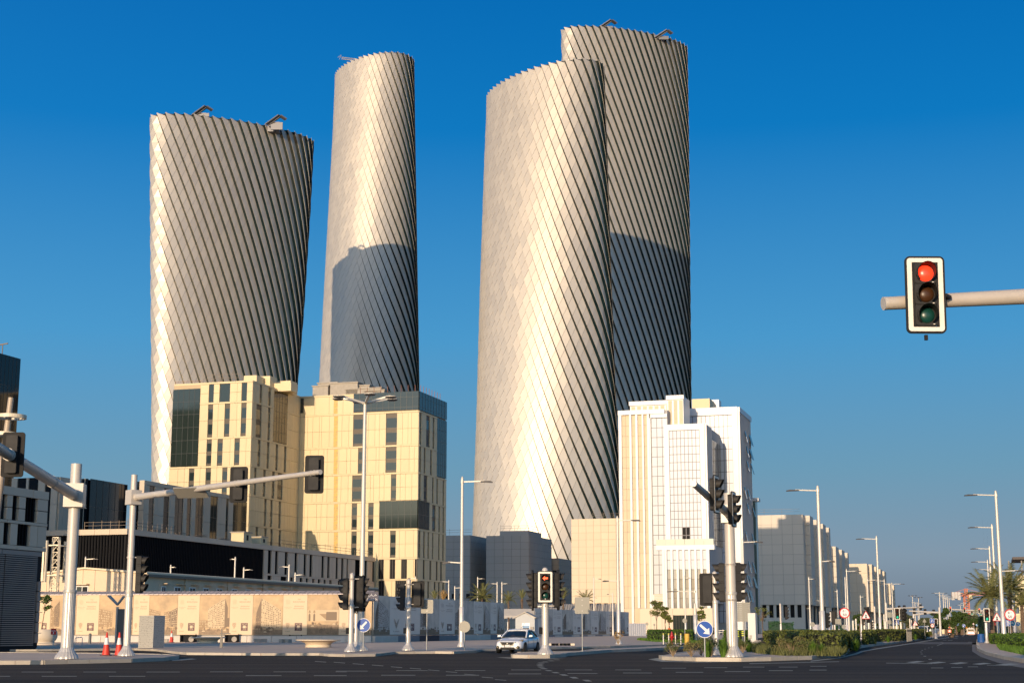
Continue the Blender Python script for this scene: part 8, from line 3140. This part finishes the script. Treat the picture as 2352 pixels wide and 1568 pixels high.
bigtree('round shrub on the far roundabout, right', 2215, 1437, 1446, 6, 400, 14, nl=900)
# low reeds before the far hedge end
for i, (px, py) in enumerate([(2131, 1462), (2137, 1461)]):
    bigtree('low olive bush at the median tip, ' + ['left', 'right'][i], px, py - 12, py, 6, 260, 20 + i, M_leafo, nl=700)
o = thing('far_wall', 'pale low wall closing the far end of the boulevard', 'wall', (at(2150, 1445, 480).x, 480, 0))
wl_ = at(2262, 1445, 480).x - at(2196, 1445, 480).x
for k in range(12):
    piece('wall_block', M_hs, o, (at(2196, 1445, 480).x - at(2150, 1445, 480).x) + wl_ * k / 12 + .03, (at(2196, 1445, 480).x - at(2150, 1445, 480).x) + wl_ * (k + 1) / 12 - .03, 0, .6, 0, 1.95)
o = thing('footbridge_arch', 'small pale stone arch by the far roundabout', 'bridge', (at(2194, 1446, 450).x, 450, 0))
m = MB()
n = 10
outer_ = [(4.6 * cos(pi * i / n), 2.3 * sin(pi * i / n)) for i in range(n + 1)]
inner_ = [(2.4 * cos(pi * i / n), 1.5 * sin(pi * i / n)) for i in range(n + 1)]
for i in range(n):
    m.plate([outer_[i], outer_[i + 1], inner_[i + 1], inner_[i]][::-1], 0, 2)
m.build('arch', M_hs, o)
for i, (px, w, h0_, h1_) in enumerate([(2210.5, 5, 1434, 1442), (2220.5, 4, 1432, 1442)]):
    o = thing('orange_banner', 'orange panel on the far roundabout, ' + ['wide left one', 'narrow right one'][i], 'banner', (at(px, 1446, 380).x, 380, 0))
    MB().box(-w * .054, w * .054, 0, .1, at(px, h1_, 380).z, at(px, h0_, 380).z).build('panel', mat('orange_panel', (.75, .30, .03), .5), o)
    MB().box(-.06, .06, .1, .2, 0, at(px, h1_, 380).z + .2).build('post', M_spost, o)
for i, (x0_, x1_, t_, Y) in enumerate([(2245, 1 and 2256, 1426, 600), (2232, 2237, 1416.5, 640), (2104, 2112, 1440, 380), (2056, 2064, 1437, 380)]):
    a, c_ = at(x0_, 1444, Y), at(x1_, 1444, Y)
    o = thing('small_building', ['pale little building right of the round bush tree', 'tiny pale block above the far trees', 'small tan hut behind the disc lamps', 'small tan hut behind the left signals'][i], 'building', (a.x, Y, 0))
    MB().box(0, c_.x - a.x, 0, 6, 0, at(x0_, t_, Y).z).build('wall', M_hs, o)
    MB().box((c_.x - a.x) * .3, (c_.x - a.x) * .6, -.1, 0, .5, max(.8, at(x0_, t_, Y).z * .6)).build('window', M_dark, o)

# tower crane
M_crane = mat('crane_orange', (.62, .22, .12), .6)
cY = 950.0
cb_ = at(2311 - 0, 1440, cY)
cb_ = at(2312 - 1.5, 1440, cY)
cpx = 2082.4 + .15623 * 900
cbb = at(cpx, 1440, cY)
t = thing('tower_crane', 'orange tower crane far beyond the boulevard', 'crane', (cbb.x, cY, 0))
Hj = at(cpx, 1365, cY).z
Hp = at(cpx, 1351, cY).z
def lattice(mb, a, b_, w, n, th=.22):
    a, b_ = Vector(a), Vector(b_)
    d_ = (b_ - a)
    up = Vector((0, 0, 1)) if abs(d_.normalized().z) < .7 else Vector((1, 0, 0))
    s_ = d_.normalized().cross(up).normalized() * w / 2
    u_ = up * w / 2 if abs(d_.normalized().z) < .7 else Vector((0, 1, 0)) * w / 2
    if abs(d_.normalized().z) >= .7:
        s_ = Vector((1, 0, 0)) * w / 2
    cs = [s_ + u_, s_ - u_, -s_ - u_, -s_ + u_]
    for k in range(4):
        mb.bar(a + cs[k], b_ + cs[k], th)
        for i in range(n):
            mb.bar(a + d_ * (i / n) + cs[k], a + d_ * ((i + 1) / n) + cs[(k + 1) % 4], th * .7)
m = MB(); lattice(m, (0, 0, 0), (0, 0, Hj), 2.6, 14, .4); m.build('mast', M_crane, t)
Lj = 25 * .0 + (2246 - 2223) / 3526 * cY
m = MB(); lattice(m, (0, 0, Hj), (Lj * 1.9, 0, Hj + .6), 1.6, 16, .3); m.build('jib', M_crane, t)
m = MB(); lattice(m, (0, 0, Hj), (-(2223 - 2190) / 3526 * cY, 0, Hj + .4), 1.6, 8, .3); m.build('counter_jib', M_crane, t)
m = MB(); lattice(m, (0, 0, Hj), (0, 0, Hp), 1.4, 4, .3); m.bar((0, 0, Hp), (Lj * 1.6, 0, Hj + 1), .15); m.bar((0, 0, Hp), (-8, 0, Hj + 1), .15); m.build('apex', M_crane, t)
x_ = -(2223 - 2190) / 3526 * cY
for k in range(3):
    piece('counterweight', mat('counterweight_pale', (.55, .52, .48), .7), t, x_ + k * 1.8, x_ + k * 1.8 + 1.6, -1, 1, Hj - 3.2 + (k % 2) * .9, Hj + 1.6)
piece('cab', M_hs, t, 1.2, 3.0, -2, 0, Hj - 2.4, Hj - .2)

# ================================================================ VEHICLES
M_cpaint = mat('white_car_paint', (.80, .80, .80), .22, coat=.6, spec=.5)
M_cglass = mat('car_glass', (.012, .018, .02), .05, spec=.9)
M_tyre = mat('tyre_rubber', (.012, .012, .012), .8)
M_rim = mat('dark_rim', (.09, .09, .092), .35, .6)
M_chrome = mat('chrome', (.55, .55, .56), .15, .9)
M_hl = mat('headlamp_glass', (.42, .32, .16), .12, .3, spec=.9)

def loft(secs, closed_ends=True):
    """secs = [(y, [(x, z) half outline from bottom to top centre])] mirrored to both sides"""
    mb = MB()
    n = len(secs[0][1])
    rows = []
    for y, half in secs:
        rows.append([(x, y, z) for x, z in half] + [(-x, y, z) for x, z in reversed(half[:-1])])
    m = len(rows[0])
    vs = [p for r in rows for p in r]
    fs = []
    for i in range(len(rows) - 1):
        for j in range(m - 1):
            fs.append((i * m + j, i * m + j + 1, (i + 1) * m + j + 1, (i + 1) * m + j))
        fs.append((i * m + m - 1, i * m, (i + 1) * m, (i + 1) * m + m - 1))
    fs.append(tuple(reversed(range(m))))
    fs.append(tuple((len(rows) - 1) * m + j for j in range(m)))
    return mb.add(vs, [tuple(reversed(f)) for f in fs])

def subsurf(o, lv=2):
    s_ = o.modifiers.new('smooth', 'SUBSURF')
    s_.levels = lv
    s_.render_levels = lv
    for p in o.data.polygons:
        p.use_smooth = True
    return o

def wheel(t, x, y, r=.31, w=.2):
    s_ = 1 if x > 0 else -1
    o = MB().tube((0, 0, 0), (w * s_, 0, 0), r, n=28).build('wheel', M_tyre, t, True)
    o.location = (x - w * s_, y, r)
    m = MB()
    m.tube((w * s_ * 1.0, 0, 0), (w * s_ * 1.02, 0, 0), r * .66, n=20)
    for k in range(5):
        a = k * 2 * pi / 5
        m.bar((w * s_ * 1.03, 0, 0), (w * s_ * 1.03, cos(a) * r * .62, sin(a) * r * .62), .06, .02, up=(1, 0, 0))
    m.build('rim', M_rim, o)

cbp2 = gr(1176, 1498.6, 0.0)
car = thing('sedan', 'white sedan driving on the crossing road left of the centre signal', 'car', (at(1190, 1497, 95.0).x, 95.0, 0), -GA)
# lower body
S = []
for y, w_, zb_, zs, zt2 in [(-2.16, .50, .30, .48, .60), (-2.08, .70, .22, .50, .70), (-1.85, .80, .20, .58, .80), (-1.3, .845, .20, .66, .90), (-.72, .85, .20, .74, .985), (.3, .85, .20, .78, .96),
                          (1.2, .85, .20, .80, .99), (1.75, .83, .22, .80, 1.04), (2.1, .76, .26, .76, 1.03), (2.2, .60, .34, .70, .95)]:
    S.append((y, [(w_ * .80, zb_), (w_ * .98, zb_ + .07), (w_, (zb_ + zs) / 2), (w_ * .985, zs), (w_ * .93, zt2 - .05), (w_ * .6, zt2 + .005), (0, zt2 + .03)]))
body = subsurf(loft(S).build('body', M_cpaint, car), 2)
# greenhouse
G_ = []
for y, wb, zt2, wt in [(-.86, .74, 1.0, .70), (-.10, .77, 1.40, .56), (.15, .77, 1.455, .55), (.75, .77, 1.45, .55), (1.15, .76, 1.36, .54), (1.78, .70, 1.06, .62)]:
    G_.append((y, [(wb, .93), (wb * .98 + .0, .99), (wt + (wb - wt) * .12, max(.995, zt2 - .05)), (wt * .8, zt2 - .004), (0, zt2 + .01)]))
loft(G_).build('windscreen', M_cglass, car, True)
# roof skin and pillars, slightly proud of the glass
R_ = []
for y, zt2, wt in [(-.14, 1.405, .585), (.15, 1.475, .585), (.75, 1.47, .585), (1.12, 1.385, .57)]:
    R_.append((y, [(wt + .02, zt2 - .055), (wt, zt2 - .02), (wt * .6, zt2 + .012), (0, zt2 + .022)]))
loft(R_).build('roof', M_cpaint, car, True)
m = MB()
for s_ in (-1, 1):
    m.bar((s_ * .75, -.88, .985), (s_ * .60, -.12, 1.385), .075, .06)
    m.bar((s_ * .60, -.12, 1.385), (s_ * .615, .75, 1.42), .05, .05)
    m.bar((s_ * .615, .75, 1.42), (s_ * .60, 1.15, 1.33), .06, .06)
    m.bar((s_ * .60, 1.15, 1.33), (s_ * .68, 1.78, 1.03), .12, .08)
m.build('pillar', M_cpaint, car)
m = MB()
for s_ in (-1, 1):
    m.bar((s_ * .775, .42, .98), (s_ * .625, .40, 1.40), .06, .03)
m.build('door_pillar', M_black, car)
for s_ in (-1, 1):
    o = MB().plate([(0, 0), (.20, .02), (.21, .10), (.17, .14), (.02, .12)][::1], -.05, .05).build('mirror', M_cpaint, car)
    o.location = (s_ * .86 - (.21 if s_ < 0 else 0), -.62, .98)
    lm_ = MB()
    lm_.add([(s_ * .36, -2.10, .60), (s_ * .62, -2.02, .60), (s_ * .80, -1.72, .74), (s_ * .80, -1.52, .85), (s_ * .66, -1.80, .82), (s_ * .46, -2.03, .70),
             (s_ * .36, -2.04, .60), (s_ * .60, -1.9, .60), (s_ * .74, -1.6, .74), (s_ * .72, -1.45, .85), (s_ * .6, -1.7, .82), (s_ * .44, -1.9, .70)],
            [(0, 1, 2, 3, 4, 5), (11, 10, 9, 8, 7, 6), (0, 6, 7, 1), (1, 7, 8, 2), (2, 8, 9, 3), (3, 9, 10, 4), (4, 10, 11, 5), (5, 11, 6, 0)])
    lm_.v = [(x * .985, y * 1.0 - .012, z - .02) for x, y, z in lm_.v]
    lm_.build('headlight', M_hl, car)
    MB(Matrix.Translation((s_ * .60, -2.10, .36)) @ Matrix.Rotation(s_ * .45, 4, 'Z')).plate([(p[0], p[1]) for p in circ(.085, 14)], -.05, .02).build('fog_lamp', M_black, car)
    MB(Matrix.Translation((s_ * .60, -2.16, .36)) @ Matrix.Rotation(s_ * .45, 4, 'Z')).plate([(p[0], p[1]) for p in circ(.045, 12)], -.02, .0).build('fog_lamp', M_hl, car)
    for y in (-1.32, 1.30):
        wheel(car, s_ * .868, y)
        arch = MB()
        arch.tube((s_ * .70, y, .33), (s_ * .852, y, .33), .352, n=24)
        arch.build('wheel_arch', M_tyre, car)
    for y in (.20, 1.05):
        MB().box(min(s_ * .85, s_ * .885), max(s_ * .85, s_ * .885), y, y + .14, .80, .83).build('door_handle', M_chrome, car)
    for y in (-.75, .42, 1.28):
        MB().bar((s_ * .856, y, .28), (s_ * .836, y + .03, .90), .008, .012).build('door_gap', M_black, car)
gr_ = MB()
gr_.plate([(-.30, .50), (.30, .50), (.44, .68), (-.44, .68)], -2.225, -2.08)
gr_.build('grille', M_black, car)
MB().plate([(-.33, .475), (.33, .475), (.47, .70), (.43, .70), (.30, .50), (-.30, .50), (-.43, .70), (-.47, .70)], -2.235, -2.1).build('grille_trim', M_chrome, car)
MB().plate([(-.45, .24), (.45, .24), (.40, .36), (-.40, .36)], -2.215, -2.05).build('lower_intake', M_black, car)
pt2 = MB().box(-.18, .16, -2.25, -2.23, .37, .51).build('number_plate', M_swhite, car)
MB().box(-.18, -.13, -2.256, -2.25, .37, .51).build('plate_stripe', P_logo, pt2)
text('\u0661\u0664\u0667\u0665\u0662', M_ink, pt2, (.02, -2.256, .44), .07, .24)
MB().plate([(p[0], p[1] + .60) for p in circ(.05, 14)], -2.245, -2.22).build('badge', M_chrome, car)
m = MB(); m.path([(.15, -.05, 1.44), (.35, .25, 1.85)], .008, 5); m.build('aerial', M_black, car)
MB().box(-.2, .0, -.70, -.6, 1.02, 1.10).build('dashboard_box', P_logo, car)
# curved bonnet line
MB().bar((-.62, -1.98, .80), (.62, -1.98, .80), .01, .012).build('bonnet_gap', M_black, car)

car.scale = (1.03, 1.0, .955)

# ---- white and maroon minibus seen from behind
vb = gr(2231, 1459.4, 0)
van = thing('minibus', 'white and maroon minibus driving away down the boulevard', 'van', (vb.x, vb.y, 0), -GA)
V_ = []
for y, wf, zt2 in [(-2.0, .80, 1.55), (-1.92, .86, 1.72), (0, .87, 1.76), (1.6, .86, 1.70), (2.3, .80, 1.1), (2.4, .75, .9)]:
    V_.append((y, [(wf * .95, .25), (wf, .40), (wf, .95), (wf * .9, zt2 - .12), (wf * .7, zt2), (0, zt2 + .02)]))
loft(V_).build('body', mat('van_white', (.74, .68, .60), .35), van, True)
MB().box(-.66, .66, -2.03, -1.9, 1.05, 1.52).build('rear_window', M_cglass, van)
MB().box(-.88, .88, -2.05, -1.0, .28, .46).build('bumper', mat('van_maroon', (.22, .02, .03), .4), van)
MB().box(-.85, .85, -2.035, -1.9, .88, .98).build('stripe', MATS['van_maroon'], van)
for s_ in (-1, 1):
    MB().box(min(s_ * .74, s_ * .84), max(s_ * .74, s_ * .84), -2.05, -1.95, .55, .95).build('tail_light', mat('tail_red', (.45, .02, .02), .3), van)
    wheel(van, s_ * .85, -1.3, .30, .2)
    wheel(van, s_ * .85, 1.4, .30, .2)
    MB().box(min(s_ * .9, s_ * 1.05), max(s_ * .9, s_ * 1.05), 1.6, 1.7, 1.05, 1.3).build('mirror', M_black, van)
MB().box(-.2, .2, -2.06, -2.04, .58, .70).build('number_plate', M_swhite, van)
van.scale = (.92, .92, .92)

# ---- white lorries facing the viewer
def lorry(label, px, py, sc_, rz, cargo):
    p = gr(px, py, 0)
    t = thing('lorry', label, 'truck', (p.x, p.y, 0), rz, 'small lorries in the oncoming lane')
    L_ = []
    for y, w_, zt2 in [(-1.0, .80, 1.2), (-.95, .86, 1.25), (-.70, .84, 1.95), (.4, .84, 2.0), (.5, .84, 1.95)]:
        L_.append((y, [(w_ * .96, .45), (w_, .6), (w_, 1.1), (w_ * .93, zt2 - .08), (0, zt2)]))
    loft(L_).build('cab', mat('lorry_white', (.72, .68, .60), .4), t)
    MB().add([(-.72, -.97, 1.22), (.72, -.97, 1.22), (.66, -.76, 1.82), (-.66, -.76, 1.82)], [(0, 1, 2, 3)]).build('windscreen', M_cglass, t)
    MB().box(-.84, .84, -1.12, -.95, .38, .66).build('bumper', M_spost, t)
    for s_ in (-1, 1):
        MB().box(min(s_ * .5, s_ * .76), max(s_ * .5, s_ * .76), -1.14, -1.1, .72, .88).build('headlight', M_swhite, t)
        wheel(t, s_ * .84, -.3, .36, .22)
        wheel(t, s_ * .84, 2.6, .36, .22)
        MB().box(min(s_ * .9, s_ * 1.1), max(s_ * .9, s_ * 1.1), -.9, -.85, 1.3, 1.65).build('mirror', M_black, t)
    MB().box(-.88, .88, .6, 3.6, .75, cargo).build('cargo_bed', mat('lorry_bed', (.20, .21, .22), .6), t)
    t.scale = (sc_, sc_, sc_)
    return t
lorry('white small lorry facing the viewer beside the median hedge', 2121, 1463.5, .98, -GA, 1.4)
lorry('second lorry behind the white one, partly hidden', 2131, 1456.5, 1.15, -GA, 1.8)

# ---- people
def person(name, label, loc, rotz, pose, shirt, trousers, cap=None, scale=1.0, seated=False):
    t = thing(name, label, 'person', loc, rotz)
    M_skin = mat('skin', (.24, .13, .08), .6)
    P = {k: Vector(v) * scale for k, v in pose.items()}
    mb = MB()
    # one continuous body surface, limbs tapering from joint to joint
    mb.path([P['hip'] - Vector((0, 0, .06 * scale)), P['hip'], P['waist'], P['chest'], P['neck'], P['head'] - Vector((0, 0, .05 * scale)), P['head'], P['head'] + Vector((0, 0, .10 * scale))],
            [r * scale for r in (.10, .165, .14, .175, .065, .085, .105, .04)], 12)
    mb.build('body', M_skin, t, True)
    c = MB()
    c.path([P['hip'] + Vector((0, 0, .02)), P['waist'], P['chest'], P['chest'].lerp(P['neck'], .6)], [r * scale for r in (.185, .16, .195, .10)], 12)
    for s_ in 'lr':
        c.path([P['chest'] + Vector((0, 0, .06 * scale)), P['sh' + s_], P['el' + s_]], [r * scale for r in (.08, .075, .055)], 8)
    c.build('shirt', shirt, t, True)
    a_ = MB()
    for s_ in 'lr':
        a_.path([P['el' + s_], P['ha' + s_], P['ha' + s_] + (P['ha' + s_] - P['el' + s_]).normalized() * .10 * scale], [r * scale for r in (.045, .032, .035)], 8)
    a_.build('forearm', M_skin, t, True)
    l_ = MB()
    for s_ in 'lr':
        l_.path([P['hip'], P['kn' + s_], P['an' + s_]], [r * scale for r in (.11, .075, .05)], 8)
    l_.build('trousers', trousers, t, True)
    f_ = MB()
    for s_ in 'lr':
        f_.bar(P['an' + s_] + Vector((0, .05, -.03)), P['an' + s_] + Vector((0, -.17, -.05)), .09, .07)
    f_.build('shoe', M_black, t)
    if cap:
        MB().lathe([(.13 * scale, -.02), (.135 * scale, .05), (.10 * scale, .12), (.02, .15)], 12, P['head'] + Vector((0, 0, .0))).build('helmet', cap, t, True)
    return t

bk = gr(2182, 1463.6, 0)
bike = thing('motorcycle', 'dark delivery motorcycle at the median edge of the boulevard', 'motorcycle', (bk.x, bk.y, 0), -GA)
for y in (-.62, .68):
    o = MB().tube((-.06, 0, 0), (.06, 0, 0), .30, n=22).build('wheel', M_tyre, bike)
    o.location = (0, y, .30)
MB().path([(0, -.45, .55), (0, 0, .50), (0, .5, .78), (0, .62, .98)], [.12, .17, .11, .05], 8).build('frame', M_black, bike, True)
MB().path([(-.34, .48, 1.05), (0, .56, 1.0), (.34, .48, 1.05)], .025, 6).build('handlebar', M_black, bike)
MB().box(-.14, .14, -.55, .12, .72, .82).build('seat', M_black, bike)
MB().box(-.05, .05, -.93, -.9, .52, .64).build('number_plate', M_swhite, bike)
o = thing('delivery_box', 'orange and white delivery box on the motorcycle rack', 'box', bike.location + Vector((0, 0, 0)), -GA)
MB().box(-.27, .27, -.98, -.48, .84, 1.32).build('body', mat('delivery_orange', (.80, .13, .03), .5), o)
MB().box(-.14, .14, -.995, -.98, .96, 1.22).build('white_mark', M_swhite, o)
person('person', 'motorcycle rider in dark clothes with orange helmet seen from behind', bike.location, pi - GA,
       dict(hip=(0, .18, .90), waist=(0, .12, 1.10), chest=(0, .02, 1.36), neck=(0, -.02, 1.52), head=(0, -.05, 1.66), shl=(.20, -.02, 1.42), shr=(-.20, -.02, 1.42), ell=(.32, -.22, 1.22), elr=(-.32, -.22, 1.22),
            hal=(.32, -.45, 1.08), har=(-.32, -.45, 1.08), knl=(.20, -.25, .80), knr=(-.20, -.25, .80), anl=(.20, .02, .38), anr=(-.20, .02, .38)),
       mat('dark_jacket', (.03, .03, .035), .8), mat('dark_trousers', (.02, .02, .03), .8), MATS['delivery_orange'])
pp_ = at(1537.3, 1450, 262.0)
person('person', 'gardener in an orange shirt behind the hedge by the shop window', (pp_.x, 262.0, .1), .3,
       dict(hip=(0, 0, .92), waist=(0, 0, 1.10), chest=(0, -.02, 1.36), neck=(0, -.02, 1.50), head=(0, -.04, 1.64), shl=(.20, -.02, 1.42), shr=(-.20, -.02, 1.42), ell=(.27, -.08, 1.15), elr=(-.25, -.08, 1.15),
            hal=(.22, -.28, .98), har=(-.18, -.28, 1.0), knl=(.10, -.04, .50), knr=(-.10, .04, .50), anl=(.11, 0, .08), anr=(-.11, .08, .08)),
       mat('orange_shirt', (.70, .12, .03), .8), mat('dark_trousers2', (.03, .03, .04), .8), M_black)
ph_ = at(2228.5, 1446, 430.0)
person('person', 'tiny dark standing figure before the pale far wall', (ph_.x, 430.0, 0), 0,
       dict(hip=(0, 0, .92), waist=(0, 0, 1.10), chest=(0, 0, 1.36), neck=(0, 0, 1.50), head=(0, 0, 1.64), shl=(.20, 0, 1.42), shr=(-.20, 0, 1.42), ell=(.27, -.02, 1.15), elr=(-.27, -.02, 1.15),
            hal=(.28, -.08, .92), har=(-.28, -.08, .92), knl=(.10, 0, .50), knr=(-.10, .0, .50), anl=(.11, 0, .08), anr=(-.11, .0, .08)),
       MATS['dark_jacket'], MATS['dark_trousers'], None)
